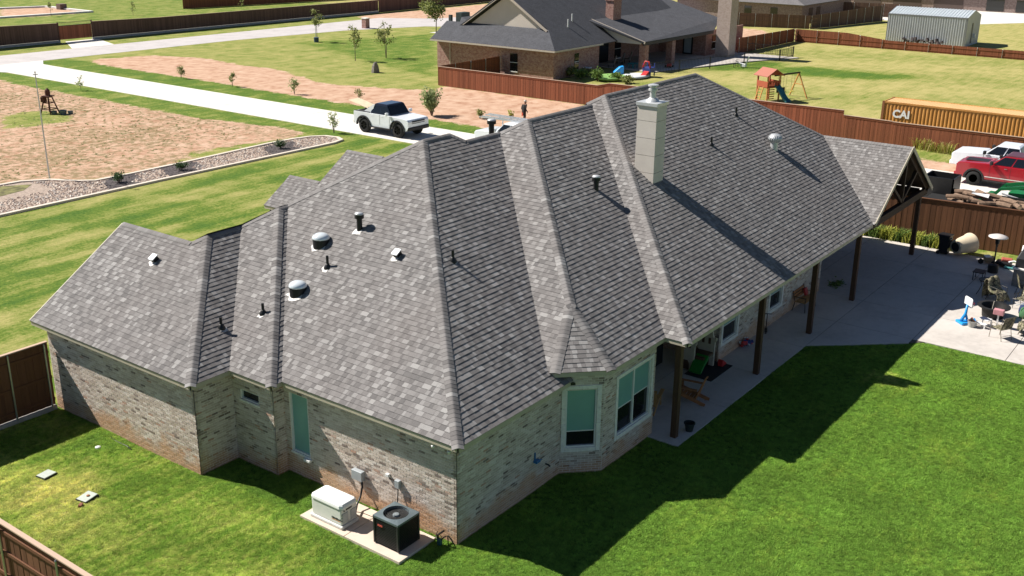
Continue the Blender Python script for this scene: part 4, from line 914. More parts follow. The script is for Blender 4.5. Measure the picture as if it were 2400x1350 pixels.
# ================================================================ EQUIPMENT BY THE WALL
GENW = mat('cream_enamel', (.74, .74, .70), .35, var=.03, spec=.5); GENT = mat('white_lid', (.84, .84, .82), .3, var=.02, spec=.5); DGREY = mat('dark_grey_metal', (.03, .034, .036), .45, .3, var=.1); INK = mat('black_ink', (.02, .02, .02), .6)
gn = thing('standby_generator', 'cream standby generator with white lid on the concrete pad', 'generator', (-1.13, 3.48, .085))
# long axis along y: 1.2 long, .62 deep, .72 tall
MB().bb(-.34, .34, -.63, .63, 0, .10).build('base', mat('pale_base', (.66, .66, .63), .6), gn, bevel=.03)
MB().bb(-.30, .30, -.58, .58, .10, .60).build('body', GENW, gn, bevel=.035)
rings = []
for z_, k in ((.60, 1.03), (.64, 1.03), (.70, .99), (.735, .90), (.745, .7)):
    w_, l_ = .315*k, .60*k if k > .95 else .60*(k+.04); rings.append([(x*w_, y*l_, z_) for x, y in ((-1, -.86), (-.8, -1), (.8, -1), (1, -.86), (1, .86), (.8, 1), (-.8, 1), (-1, .86))])
MB().loft(rings).build('lid', GENT, gn, bevel=.012)
for y_ in (-.16, .16): 
    v = MB(); 
    v.bb(y_-.11, y_+.11, -.592, -.580, .16, .46); v.build('louvre_panel', mat('louvre_grey', (.40, .41, .40), .5), gn)
    for k in range(9): MB().bb(y_-.10, y_+.10, -.60, -.588, .175+k*.032, .188+k*.032).build('louvre', GENW, gn)
for k in range(3): MB().bb(-.305, -.25, -.588, -.572, .24+k*.09, .25+k*.09).build('slot', INK, gn)
MB().bb(-.12, .10, -.59, -.575, .52, .56).build('handle_recess', INK, gn)
MB().tube([(-.20, -.59, .535), (-.20, -.61, .535)], .02, 10).build('lock', INK, gn)
LM = Matrix(((0, 0, -1, -.3035), (-1, 0, 0, -.20), (0, 1, 0, .245), (0, 0, 0, 1)))
lettering('GENERAC', .083, INK, LM, parent=gn, offset=.0015)
MB().bb(-.304, -.300, -.53, -.2, .215, .225).build('stripe', mat('orange_stripe', (.6, .2, .03), .5), gn)
ac = thing('air_conditioner', 'black slatted air conditioner condenser with grey fan top', 'air conditioner', (-.93, 1.33, .085))
SLATE = mat('slate_top', (.13, .165, .18), .42, .2, var=.06)
MB().bb(-.40, .40, -.42, .42, 0, .04).build('base_pan', DGREY, ac, bevel=.02)
MB().bb(-.375, .375, -.395, .395, .04, .80).build('coil_core', INK, ac)
for k in range(15):
    z_ = .075+k*.0485; b1 = MB(); 
    for x0, x1, y0_, y1_ in ((-.415, -.385, -.435, .435), (.385, .415, -.435, .435), (-.385, .385, -.435, -.405), (-.385, .385, .405, .435)): b1.bb(x0, x1, y0_, y1_, z_, z_+.024)
    b1.build('slat', mat('black_slat', (.018, .020, .021), .4, .2), ac)
for sx in (-1, 1):
    for sy in (-1, 1): MB().bb(sx*.40-.03, sx*.40+.03, sy*.42-.03, sy*.42+.03, .03, .82).build('corner_post', DGREY, ac, bevel=.01)
top = MB(); N_ = 32; out = []; inn = []
for k in range(N_):
    a = 2*math.pi*k/N_; c_, s_ = math.cos(a), math.sin(a); q = max(abs(c_), abs(s_)); out.append((c_/q*.43, s_/q*.45, .86)); inn.append((c_*.345, s_*.345, .885))
lo = [(x, y, .80) for x, y, z in out]; inl = [(x, y, .78) for x, y, z in inn]
top.loft([lo, out, inn, inl], caps=False); top.build('top_cover', SLATE, ac, smooth=False)
MB().lathe([(.0005, .70), (.345, .70)], (0, 0, 0), 28).build('fan_well', INK, ac)
for k in range(3):
    a = 2*math.pi*k/3+.4; b1 = MB(); pts = []
    for r_, w_, z_ in ((.08, .25, .0), (.2, .5, .02), (.31, .62, .03)): pts.append((r_, w_, z_))
    L_ = [(r_*math.cos(a+w_), r_*math.sin(a+w_), .74+z_) for r_, w_, z_ in pts]; L2_ = [(r_*math.cos(a-w_), r_*math.sin(a-w_), .715) for r_, w_, z_ in pts]
    b1.add(L_+L2_, [(0, 1, 4, 3), (1, 2, 5, 4)]); b1.build('fan_blade', mat('fan_blade', (.05, .06, .065), .3, .4), ac)
MB().lathe([(.09, .76), (.095, .82), (.08, .845), (.01, .855)], (0, 0, 0), 20).build('fan_motor', mat('motor_grey', (.33, .37, .39), .4, .3), ac, smooth=True, auto=40)
for r_ in (.10, .16, .22, .28, .335): MB().tube([(r_*math.cos(2*math.pi*k/28), r_*math.sin(2*math.pi*k/28), .885+.012*(1-r_/.34)) for k in range(29)], .0032, 4, caps=False).build('grille_ring', DGREY, ac)
for k in range(4): a = k*math.pi/2+.5; MB().tube([(.09*math.cos(a), .09*math.sin(a), .85), (.34*math.cos(a), .34*math.sin(a), .885)], .005, 4).build('grille_spoke', DGREY, ac)
MB().bb(-.44, -.433, .10, .27, .60, .65).build('badge', mat('red_badge', (.55, .09, .07), .4), ac)
lettering('comfort', .035, mat('badge_white', (.8, .75, .72), .5), Matrix(((0, 0, -1, -.4405), (-1, 0, 0, .255), (0, 1, 0, .613), (0, 0, 0, 1))), parent=ac) if False else None
st = thing('shutoff_valve', 'dark irrigation valve and pipes at the foot of the brick wall', 'valve', (-.30, .38, 0))
MB().tube([(.28, .3, .18), (.1, .2, .15), (0, .05, .13)], .014, 6).build('hose', BLACKM, st, smooth=True); MB().bb(-.05, .05, -.08, .04, .04, .22).build('valve_body', mat('valve_teal', (.03, .09, .10), .5), st, bevel=.015)
MB().tube([(0, -.05, .18), (.05, -.14, .30), (.10, -.22, .34), (.10, -.24, 0)], .018, 6).build('pipe', BLACKM, st, smooth=True); MB().tube([(.10, -.22, .34), (.14, -.32, .25), (.17, -.44, .02)], .012, 6).build('cable', BLACKM, st, smooth=True)
cb_ = thing('ground_wire', 'thin brown cable lying across the concrete pad', 'cable', (-.6, 2.5, .085))
MB().tube([(-.2, .6, .2), (-.05, .35, .16), (.12, .12, .03), (.10, -.05, .012), (.0, -.22, .012), (.12, -.3, .012), (-.05, -.42, .012)], .01, 6).build('cable', mat('brown_cable', (.16, .09, .05), .7), cb_, smooth=True)
# ---- little things on the side lawn
def lid(x, y, lab, s_=1, tilt=0, rock=False):
    v = thing('valve_box', lab, 'valve box', (x, y, 0), .15)
    MB().bb(-.23*s_, .23*s_, -.20*s_, .20*s_, -.05, .05).build('box_rim', DGREY, v)
    o = MB().bb(-.215*s_, .215*s_, -.185*s_, .185*s_, .05, .075).build('lid', mat('grey_green_lid', (.46, .50, .44), .6, var=.1, scale=12), v, bevel=.02); o.rotation_euler = (0, tilt, 0)
    if rock: MB().lathe([(.055, .075), (.05, .10), (.015, .115)], (.02, -.02, 0), 6).build('dirt_clod', mat('clod', (.35, .15, .07), .9), v)
lid(-4.63, 12.08, 'flat grey valve box lid flush with the side lawn'); lid(-4.63, 9.97, 'tilted grey valve box lid with red dirt on it', 1.05, -.09, True)
b_ = thing('brick_lump', 'broken red brick lump beside the tilted valve box', 'brick', (-5.0, 9.72, 0)); MB().box((0, 0, .04), (.17, .10, .09), .6, .2).build('lump', mat('red_lump', (.30, .13, .08), .9), b_, bevel=.02)
b_ = thing('sprinkler_cap', 'small white sprinkler cap near the wing wall', 'sprinkler', (-2.71, 12.39, 0)); MB().lathe([(.09, 0), (.085, .06), (.05, .08), (.01, .085)], (0, 0, 0), 10).build('cap', WHITE, b_)
b_ = thing('soaker_hose', 'short dark hose lying by the wing wall', 'hose', (-2.1, 12.2, 0)); MB().tube([(.05, .5, .02), (.0, .1, .02), (.02, -.4, .02), (-.04, -.75, .02)], .02, 6).build('hose', BLACKM, b_, smooth=True)
# ================================================================ PORCH
CEDAR = woodmat('cedar', (.34, .155, .065), .25); PINE = woodmat('pine', (.42, .24, .10), .2)
def adirondack(loc, rz, lab, m):
    t_ = thing('adirondack_chair', lab, 'chair', loc, rz)
    for k in range(5): b1 = MB(); b1.cr = random.random()+.01; b1.box((.28-k*.13, 0, .36-k*.035), (.115, .56, .022), 0, 0, -.26); b1.build('seat_slat', m, t_)
    for k in range(6):
        b1 = MB(); b1.cr = random.random()+.01; y_ = (k-2.5)*.094; h_ = .80-.05*abs(k-2.5)**1.5; b1.bar((-.28, y_, .24), (-.28-.30*h_*1.05, y_*1.12, .24+h_*.93), .085, .02, (1, 0, 0)); b1.build('back_slat', m, t_)
    for s_ in (-1, 1):
        b1 = MB(); b1.cr = .4; b1.bar((.38, s_*.30, .0), (.38, s_*.30, .56), .09, .025, (0, 1, 0)); b1.build('leg', m, t_)
        b1 = MB(); b1.cr = .5; b1.bar((.40, s_*.27, .34), (-.62, s_*.27, .03), .028, .13); b1.build('leg', m, t_)
        b1 = MB(); b1.cr = .7; b1.box((.06, s_*.335, .57), (.78, .13, .024)); b1.build('armrest', m, t_)
    for z_, x_ in ((.50, -.36), (.86, -.50)): b1 = MB(); b1.cr = .3; b1.box((x_, 0, z_), (.03, .64, .07), 0, 0, -.3); b1.build('back_brace', m, t_)
    return t_
adirondack((11.85, -.75, .045), 1.75, 'reddish wooden slat chair on the porch behind the corner post', CEDAR)
adirondack((10.45, .05, .045), .3, 'pale wooden slat chair tucked behind the corner post', PINE)
pt = thing('flower_pot', 'dark plastic pot beside the porch corner post', 'pot', (9.75, -1.83, .045)); MB().lathe([(.12, 0), (.17, .26), (.19, .26), (.19, .30), (.16, .30), (.14, .12), (.001, .11)], (0, 0, 0), 20).build('pot', mat('dark_green_pot', (.02, .03, .03), .5), pt, smooth=True, auto=40)
mt = thing('play_mat', 'dark rubber mat on the porch floor', 'mat', (14.6, -.1, .045), 0); MB().bb(-.9, .9, -.55, .55, 0, .015).build('mat', mat('dark_rubber', (.02, .022, .026), .8), mt)
ca = thing('toy_castle', 'beige plastic toy castle climber with green slide on the porch', 'playset', (14.35, .1, .06), 0)
PLB = mat('beige_plastic', (.52, .46, .36), .5, var=.05); PLG = mat('green_plastic', (.015, .20, .03), .4, var=.1); PLBR = mat('brown_plastic', (.10, .05, .03), .5)
def castle_panel(x, y, nm):
    o = [(-.34, 0), (.34, 0), (.34, .95), (.40, 1.02), (.40, 1.14), (.28, 1.14), (.22, 1.36), (.10, 1.46), (-.10, 1.46), (-.22, 1.36), (-.28, 1.14), (-.40, 1.14), (-.40, 1.02), (-.34, .95)]
    p_ = MB().prism(o, x, x+.09, 'x'); q = p_.build(nm, PLB, ca, bevel=.02); q.location = (0, y, 0)
    for yy in (-.13, .13): w_ = MB().bb(x-.008, x+.098, yy-.05, yy+.05, .86, 1.10).build('window_hole', PLBR, ca); w_.location = (0, y, 0)
    w_ = MB().prism([(-.15, .0), (.15, .0), (.15, .25), (.08, .36), (-.08, .36), (-.15, .25)], x-.008, x+.098, 'x').build('arch_hole', PLBR, ca); w_.location = (0, y, 0)
castle_panel(-.2, .55, 'tower'); castle_panel(.62, .15, 'tower')
MB().bb(-.15, .62, -.15, .55, .48, .56).build('deck', PLBR, ca); MB().bb(-.12, .6, .5, .55, .5, .9).build('back_panel', PLBR, ca)
MB().loft([[(-.5, -.25, .05), (-.5, .25, .05), (-.5, .25, .12), (-.5, -.25, .12)], [(-.2, -.25, .28), (-.2, .25, .28), (-.2, .25, .42), (-.2, -.25, .42)], [(.1, -.25, .46), (.1, .25, .46), (.1, .25, .62), (.1, -.25, .62)]]).build('slide', PLG, ca, bevel=.03)
b_ = thing('ride_on_toy', 'small red plastic toy beside the toy castle', 'toy', (15.3, -.3, .06)); MB().prism([(-.18, 0), (.2, 0), (.2, .05), (-.1, .26), (-.18, .26)], -.1, .1, 'y').build('toy', mat('red_plastic', (.50, .03, .03), .4), b_, bevel=.02)
RED = MATS['red_plastic']; BLUE = mat('royal_blue', (.03, .05, .22), .5); WHT = mat('white_plastic', (.75, .75, .75), .45)
ty_ = thing('toy_heap', 'heap of red and blue toys against the porch wall', 'toys', (17.55, -.22, .045))
for k in range(14): MB().box((random.uniform(-.45, .45), random.uniform(-.12, .15), random.uniform(.05, .24)), (random.uniform(.1, .28), random.uniform(.1, .2), random.uniform(.06, .14)), random.random()*3, random.random(), random.random()).build('toy', (RED, BLUE, WHT, BLUE, RED)[k % 5], ty_, bevel=.015)
sc = thing('scooter', 'small dark scooter standing by the porch wall', 'scooter', (19.55, -.18, .045), .4)
MB().bb(-.25, .2, -.05, .05, .06, .09).build('deck', BLACKM, sc); MB().tube([(.22, 0, .06), (.14, 0, .72)], .018, 6).build('stem', BLACKM, sc); MB().tube([(.14, -.17, .72), (.14, .17, .72)], .016, 6).build('handlebar', BLACKM, sc)
for x_ in (-.28, .24): MB().tube([(x_, -.02, .055), (x_, .02, .055)], .055, 10).build('wheel', BLACKM, sc)
bn = thing('park_bench', 'wooden slat bench with dark iron ends under the porch', 'bench', (23.1, -.32, .045), 0)
for k in range(4): b1 = MB(); b1.cr = .5; b1.bb(-.6, .6, -.30+k*.12, -.20+k*.12, .42, .45); b1.build('seat_slat', PINE, bn)
for k in range(3): b1 = MB(); b1.cr = .5; b1.bb(-.6, .6, .20+k*.03, .23+k*.03, .52+k*.12, .61+k*.12); b1.build('back_slat', CEDAR, bn)
for s_ in (-1, 1):
    MB().tube([(s_*.58, -.32, 0), (s_*.58, -.28, .42), (s_*.58, .16, .42), (s_*.58, .30, .9)], .02, 6).build('frame', BLACKM, bn); MB().tube([(s_*.58, .26, 0), (s_*.58, .16, .42)], .02, 6).build('leg', BLACKM, bn); MB().tube([(s_*.58, -.28, .42), (s_*.58, -.3, .64), (s_*.58, .2, .64)], .018, 6).build('armrest', BLACKM, bn)
b_ = thing('red_cushion', 'red cushion at the end of the porch bench', 'cushion', (23.55, -.2, .5)); MB().box((0, 0, .16), (.34, .12, .32), .1, -.3).build('cushion', RED, b_, bevel=.05)
b_ = thing('stroller', 'dark covered grill standing in the porch recess', 'grill', (13.6, 1.9, .045)); MB().bb(-.55, .55, -.3, .3, 0, .75).build('cabinet', DGREY, b_, bevel=.02); MB().prism([(-.28, .76), (.28, .76), (.28, .95), (.12, 1.12), (-.18, 1.1), (-.28, .98)], -.55, .55, 'x').build('hood', BLACKM, b_, bevel=.04); b_.name = 'porch_grill'
ls = thing('leaf_litter', 'small heap of green leaves on the shaded patio', 'leaves', (27.0, -.35, .05))
# ================================================================ SUNNY PATIO
bn_ = thing('wheelie_bin', 'black wheeled rubbish bin by the lily bed', 'bin', (35.0, -2.9, .045), 1.5)
MB().loft([[(x*.24*k, y*.26*k, z_) for x, y in ((-1, -1), (1, -1), (1, 1), (-1, 1))] for z_, k in ((0.05, .85), (.95, 1.08))]).build('bin_body', BLACKM, bn_, bevel=.02); MB().bb(-.29, .31, -.31, .31, .95, 1.02).build('lid', BLACKM, bn_, bevel=.025)
for s_ in (-1, 1): MB().tube([(.22, s_*.2, .1), (.22, s_*.26, .1)], .1, 12).build('wheel', BLACKM, bn_)
MB().tube([(.34, -.22, .98), (.34, .22, .98)], .02, 6).build('handle', BLACKM, bn_); MB().bb(-.292, -.27, -.17, .17, .80, .85).build('label_plate', mat('plate_grey', (.25, .25, .26), .5), bn_)
pl = thing('tipped_planter', 'large cream planter lying on its side next to the bin', 'planter', (35.3, -3.95, .045), 0)
prof = [(.34, 0), (.36, .05), (.48, .95), (.52, 1.0), (.52, 1.06), (.47, 1.06), (.44, .98), (.32, .10), (.001, .09)]
b1 = MB(); b1.M = Matrix.Translation((.1, .30, .50)) @ Euler((R(85), 0, R(62))).to_matrix().to_4x4() @ Matrix.Translation((0, 0, -.5)); b1.lathe(prof, (0, 0, 0), 24); b1.build('planter', mat('cream_planter', (.60, .50, .36), .6, var=.06), pl, smooth=True, auto=45)
b1 = MB(); b1.M = Matrix.Translation((.1, .30, .50)) @ Euler((R(85), 0, R(62))).to_matrix().to_4x4() @ Matrix.Translation((0, 0, -.5)); b1.lathe([(.24, -.012), (.24, -.002)], (0, 0, 0), 20); b1.build('drain_hole', INK, pl)
ht = thing('patio_heater', 'tall patio heater with round white reflector', 'heater', (33.45, -5.6, .045))
MB().lathe([(.24, 0), (.24, .38), (.10, .42), (.035, .43), (.035, 1.25), (.05, 1.26), (.05, 1.4), (.09, 1.42), (.12, 1.72), (.09, 1.74), (.01, 1.75)], (0, 0, 0), 16).build('pole', BLACKM, ht, smooth=True, auto=35); MB().lathe([(.44, 1.74), (.43, 1.78), (.2, 1.86), (.01, 1.88)], (0, 0, 0), 28).build('reflector', mat('pale_reflector', (.72, .66, .62), .4, .2), ht, smooth=True)
hp = thing('toy_basketball_hoop', 'blue toy basketball hoop with white backboard', 'basketball hoop', (25.55, -6.35, .045), -.75)
SKY = mat('sky_blue_plastic', (.02, .30, .72), .35, var=.04)
MB().prism([(-.24, -.26), (.26, -.18), (.26, .18), (-.24, .26)], 0, .11).build('base', SKY, hp, bevel=.03)
MB().tube([(-.16, 0, .1), (.02, 0, .42), (.04, 0, .82)], [.07, .06, .045], 8).build('pole', SKY, hp, smooth=True); MB().tube([(.16, 0, .1), (.03, 0, .40)], .05, 8).build('strut', SKY, hp, smooth=True)
MB().prism([(-.27, .80), (.27, .80), (.27, 1.10), (.2, 1.15), (-.2, 1.15), (-.27, 1.10)], .06, .09, 'x').build('backboard', WHT, hp, bevel=.01); MB().tube([(.22+.12*math.cos(2*math.pi*k/16), .12*math.sin(2*math.pi*k/16), .86) for k in range(17)], .016, 6, caps=False).build('rim', RED, hp); MB().lathe([(.12, .86), (.10, .76), (.07, .68)], (.22, 0, 0), 10).build('net', WHT, hp)
bk_ = thing('toy_bucket', 'grey bucket of toys on the sunny patio', 'bucket', (25.35, -6.72, .045)); MB().lathe([(.15, 0), (.19, .26), (.2, .27), (.18, .27), (.14, .05), (.001, .05)], (0, 0, 0), 16).build('bucket', mat('grey_bucket', (.42, .42, .40), .5), bk_, smooth=True, auto=40)
for k, (dx, dy, mm) in enumerate(((.05, .05, RED), (-.06, .04, BLACKM), (.02, -.08, SKY), (-.04, -.05, mat('brown_toy', (.14, .06, .04), .6)))): MB().box((dx, dy, .28), (.07, .06, .2), k, .3*k, .3).build('toy', mm, bk_)
so = thing('step_stool', 'white two step plastic stool', 'stool', (25.75, -7.12, .045), -.3)
MB().bb(-.17, .17, -.22, .22, .30, .34).build('step', WHT, so, bevel=.01); MB().bb(-.35, -.15, -.22, .22, .15, .18).build('step', WHT, so, bevel=.01)
for x_ in (-.33, .14):
    for y_ in (-.2, .17): MB().bb(x_, x_+.04, y_, y_+.04, 0, .30 if x_ > 0 else .16).build('leg', WHT, so)
sm = thing('toy_stand', 'small white and pink toy stand beside the fire pit', 'toy', (25.95, -7.55, .045)); MB().bb(-.03, .03, -.03, .03, 0, .6).build('post', WHT, sm); MB().bb(-.12, .12, -.2, .2, .55, .78).build('panel', mat('pink_panel', (.55, .25, .27), .5), sm, bevel=.02)
fp = thing('fire_pit', 'round black metal fire pit with a wide rim', 'fire pit', (27.15, -7.1, .045))
MB().lathe([(.42, 0), (.46, .30), (.50, .44), (.66, .46), (.66, .50), (.5, .50), (.46, .36), (.40, .22), (.001, .2)], (0, 0, 0), 28).build('bowl', mat('sooty_black', (.022, .021, .021), .6, .3, var=.4, scale=10), fp, smooth=True, auto=40)
MB().tube([(.0, .05, .25), (.02, .02, .68)], .02, 8).build('poker', mat('pale_wood', (.45, .40, .33), .7), fp)
for k in range(7): MB().box((random.uniform(-.25, .25), random.uniform(-.25, .25), .24), (.12, .05, .05), random.random()*3).build('cinder', mat('ash', (.22, .21, .2), .9), fp)
# camo cloth chairs
def camo():
    m, t, b = _nt('camouflage_cloth'); co_ = pos(t); n = noise(t, co_, 5.5, 3, .6, .8); n2 = noise(t, co_, 9, 3, .6, .5)
    c = ramp(t, n, [(.0, (.035, .03, .02)), (.42, (.05, .045, .03)), (.44, (.20, .17, .11)), (.52, (.26, .23, .15)), (.54, (.12, .12, .055)), (.62, (.34, .30, .22))], 'CONSTANT'); c = mix(t, ramp(t, n2, [(.55, 0.0), (.58, 1.0)]), c, (.05, .05, .03))
    t.links.new(c, b.inputs['Base Color']); b.inputs['Roughness'].default_value = .9; MATS['camo'] = m; return m
CAMO = camo(); IRON = mat('iron_frame', (.03, .027, .024), .45, .3); TANF = mat('tan_frame', (.20, .17, .12), .5, .3)
def camo_chair(loc, rz, lab, draped=False, fm=None):
    c = thing('camo_chair', lab, 'chair', loc, rz, None); fm = fm or TANF
    MB().box((0, 0, .45), (.5, .52, .03)).build('seat', CAMO, c, bevel=.012)
    b1 = MB(); g = []
    for i in range(7):
        for j in range(7): y_ = -.28+.56*j/6; z_ = .48+.50*i/6; g.append((-.25-.12*i/6+.03*math.cos((j-3)*.5), y_, z_))
    b1.add(g+[(x-.02, y, z) for x, y, z in g], [(i*7+j, i*7+j+1, (i+1)*7+j+1, (i+1)*7+j) for i in range(6) for j in range(6)]+[(49+i*7+j, 49+(i+1)*7+j, 49+(i+1)*7+j+1, 49+i*7+j+1) for i in range(6) for j in range(6)]); b1.build('backrest', CAMO, c, smooth=True)
    for s_ in (-1, 1):
        MB().tube([(.27, s_*.29, 0), (.24, s_*.29, .45), (.22, s_*.29, .66), (-.27, s_*.29, .66)], .013, 6).build('front_leg', fm, c); MB().tube([(-.34, s_*.28, 0), (-.22, s_*.28, .46), (-.38, s_*.28, 1.0)], .013, 6).build('rear_leg', fm, c)
    MB().tube([(-.38, -.28, 1.0), (-.38, .28, 1.0)], .013, 6).build('top_rail', fm, c)
    for z_ in (.18,): MB().tube([(-.29, -.28, z_), (-.29, .28, z_)], .01, 6).build('stretcher', fm, c)
    return c
camo_chair((24.75, -7.95, .045), 1.05, 'upright camouflage chair with its back turned to the lawn')
camo_chair((25.9, -8.75, .045), 1.9, 'camouflage chair beside the fire pit draped in a blanket')
camo_chair((29.3, -6.75, .045), -2.1, 'black iron patio chair half covered by camouflage cloth', fm=IRON)
def drape(loc, rz, w, m, lab, seed=3):
    """a cloth hung over a chair: up the back, over the top rail, across the seat, down the front"""
    rg = random.Random(seed); b_ = thing('camo_blanket', lab, 'blanket', loc, rz); ph = [rg.random()*6 for _ in range(4)]; n = 14
    prof = [(-.52, .12), (-.50, .45), (-.46, .80), (-.42, 1.02), (-.34, 1.06), (-.28, .95), (-.22, .66), (-.10, .53), (.15, .50), (.30, .46), (.36, .30), (.38, .14)]; vs_ = []
    for i, (x, z) in enumerate(prof):
        for j in range(n+1):
            y = (j/n-.5)*2; vs_.append((x+.035*math.sin(5*y+ph[0]+i*.7), y*w*(1+.12*math.sin(i*1.3+ph[1])), max(.03, z-.10*abs(y)**3+.03*math.sin(7*y+ph[2]+i))))
    b1 = MB(); b1.add(vs_, [(i*(n+1)+j, i*(n+1)+j+1, (i+1)*(n+1)+j+1, (i+1)*(n+1)+j) for i in range(len(prof)-1) for j in range(n)]); o = b1.build('cloth', m, b_, smooth=True); sd_ = o.modifiers.new('thick', 'SOLIDIFY'); sd_.thickness = .025; return b_
drape((25.9, -8.75, .045), 1.9, .40, CAMO, 'camouflage blanket thrown over the chair by the fire pit')
drape((29.3, -6.75, .045), -2.1, .36, CAMO, 'camouflage cover thrown over the black iron patio chair', 8)
camo_chair((30.6, -7.6, .045), -1.2, 'dark iron patio chair next to the stone grill cabinet', fm=IRON)
camo_chair((28.9, -7.9, .045), 2.8, 'dark iron chair behind the heap of beach towels', fm=IRON)
it = thing('iron_table', 'black iron patio table with curled legs', 'table', (29.9, -6.15, .045)); MB().lathe([(.36, .66), (.37, .70), (.001, .70)], (0, 0, 0), 22).build('table_top', IRON, it)
for k in range(4): a = k*math.pi/2+.5; MB().tube([(.32*math.cos(a), .32*math.sin(a), .67), (.22*math.cos(a), .22*math.sin(a), .45), (.30*math.cos(a), .30*math.sin(a), .2), (.40*math.cos(a), .40*math.sin(a), 0)], .016, 6).build('leg', IRON, it, smooth=True)
bg = thing('beach_bag', 'heap of blue and green beach towels with a pale pole', 'towels', (28.2, -8.35, .045))
for k, (mm, q) in enumerate(((mat('navy_cloth', (.02, .035, .10), .9), (.1, .2, .3)), (mat('green_cloth', (.05, .14, .06), .9), (-.25, .1, .25)), (SKY, (.2, -.2, .42)), (mat('lime_cloth', (.12, .38, .04), .8), (.35, -.45, .3)))): MB().lathe([(.34, -.25), (.36, -.1), (.30, .1), (.15, .2), (.01, .22)], q, 9, 1.1, .8).build('towel', mm, bg, smooth=True)
MB().tube([(-.55, .5, .55), (.5, -.75, .7)], .022, 6).build('pole', WHT, bg)
rc = thing('red_car_toy', 'red and black ride-on toys by the fence foot', 'toys', (34.7, -5.6, .045))
for k, (q, s_, mm) in enumerate((((0, -.2, .18), (.5, .7, .2), BLACKM), ((.1, -.3, .34), (.35, .5, .14), mat('faded_red', (.42, .10, .07), .5)), ((.1, .5, .22), (.4, .5, .25), mat('tan_toy', (.40, .28, .16), .6)), ((-.1, .55, .40), (.3, .3, .1), WHT))): MB().box(q, s_, .2*k).build('toy_body', mm, rc, bevel=.05)
for x_, y_ in ((-.3, -.5), (-.3, .2), (-.25, .8)): MB().tube([(x_-.03, y_, .13), (x_+.05, y_, .13)], .13, 12).build('wheel', BLACKM, rc)
gc = thing('white_downspout', 'white looped slide rail against the beige pillar', 'slide', (34.6, -6.35, .045)); MB().tube([(0, .25, .05), (.05, .30, .3), (.1, .1, .35), (.1, -.15, .3), (.12, -.2, 1.2)], .05, 8).build('rail', WHT, gc, smooth=True); MB().box((0, .2, .08), (.5, .5, .1)).build('basin', mat('teal_basin', (.12, .42, .42), .5), gc, bevel=.03)
bp = thing('stucco_pillar', 'beige square pillar of the patio cover at the fence', 'pillar', (36.0, -6.65, 0)); STUC = mat('beige_stucco', (.52, .42, .31), .85, var=.06, bmp=.2)
MB().bb(-.25, .25, -.26, .26, 0, 3.0).build('shaft', STUC, bp); MB().bb(-.36, .36, -.38, .38, 2.72, 3.05).build('capital', STUC, bp, bevel=.02)
gk = thing('outdoor_kitchen', 'grey stone grill cabinet with a black covered grill', 'grill', (32.6, -7.2, .045)); MB().bb(-.7, .7, -.5, .42, 0, .82).build('cabinet', mat('grey_stone_face', (.22, .21, .20), .85, var=.3, scale=8), gk); MB().bb(-.76, .76, -.56, .48, .82, .88).build('counter', STONE, gk); MB().loft([[(x*.62*k, y*.42*k, z_) for x, y in ((-1, -1), (1, -1), (1, 1), (-1, 1))] for z_, k in ((.88, 1), (1.3, .97), (1.62, .7), (1.66, .5))]).build('grill_cover', mat('black_cover', (.015, .015, .018), .6, var=.3), gk, bevel=.05)
hs_ = thing('heat_table', 'black low side table near the heater', 'table', (31.9, -5.35, .045)); MB().bb(-.3, .3, -.25, .25, .38, .42).build('table_top', BLACKM, hs_)
for x_ in (-.27, .24):
    for y_ in (-.22, .19): MB().bb(x_, x_+.03, y_, y_+.03, 0, .38).build('leg', BLACKM, hs_)
# ================================================================ PLANTS
def leafmat(name, c1_, c2_):
    m, t, b = _nt(name); r = tone(t, 'attr'); c = ramp(t, r, [(.0, tuple(x*1.5 for x in c1_)), (1, tuple(x*1.5 for x in c2_))]); t.links.new(c, b.inputs['Base Color'])
    tl = nd(t, 'ShaderNodeBsdfTranslucent'); t.links.new(c, tl.inputs[0]); ms = nd(t, 'ShaderNodeMixShader'); ms.inputs[0].default_value = .4; o_ = t.nodes['Material Output']; t.links.new(b.outputs[0], ms.inputs[1]); t.links.new(tl.outputs[0], ms.inputs[2]); t.links.new(ms.outputs[0], o_.inputs[0])
    b.inputs['Roughness'].default_value = .6; b.inputs['Specular IOR Level'].default_value = .3; return m
LF1 = leafmat('leaf_green', (.035, .075, .015), (.14, .20, .05)); LF2 = leafmat('leaf_olive', (.07, .09, .025), (.24, .25, .09)); LF3 = leafmat('leaf_silver', (.12, .15, .06), (.34, .38, .18)); LFD = leafmat('leaf_dark', (.012, .03, .012), (.05, .09, .03)); LFY = leafmat('leaf_yellow', (.10, .13, .02), (.36, .36, .07)); LFT = leafmat('leaf_tan', (.22, .17, .07), (.46, .38, .18))
BARK = mat('bark', (.16, .12, .09), .9, var=.25, scale=20)
def leaf(mb, p, s_, rg, up=.3):
    d = Vector((rg.gauss(0, 1), rg.gauss(0, 1), rg.gauss(up, .7))).normalized(); w = d.cross(Vector((rg.gauss(0, 1), rg.gauss(0, 1), rg.gauss(0, 1)))).normalized()*s_*.34
    a = Vector(p); d = d*s_; mb.cr = rg.random()*.99+.01; mb.add([a, a+d*.5+w, a+d, a+d*.5-w], [(0, 1, 2, 3)])
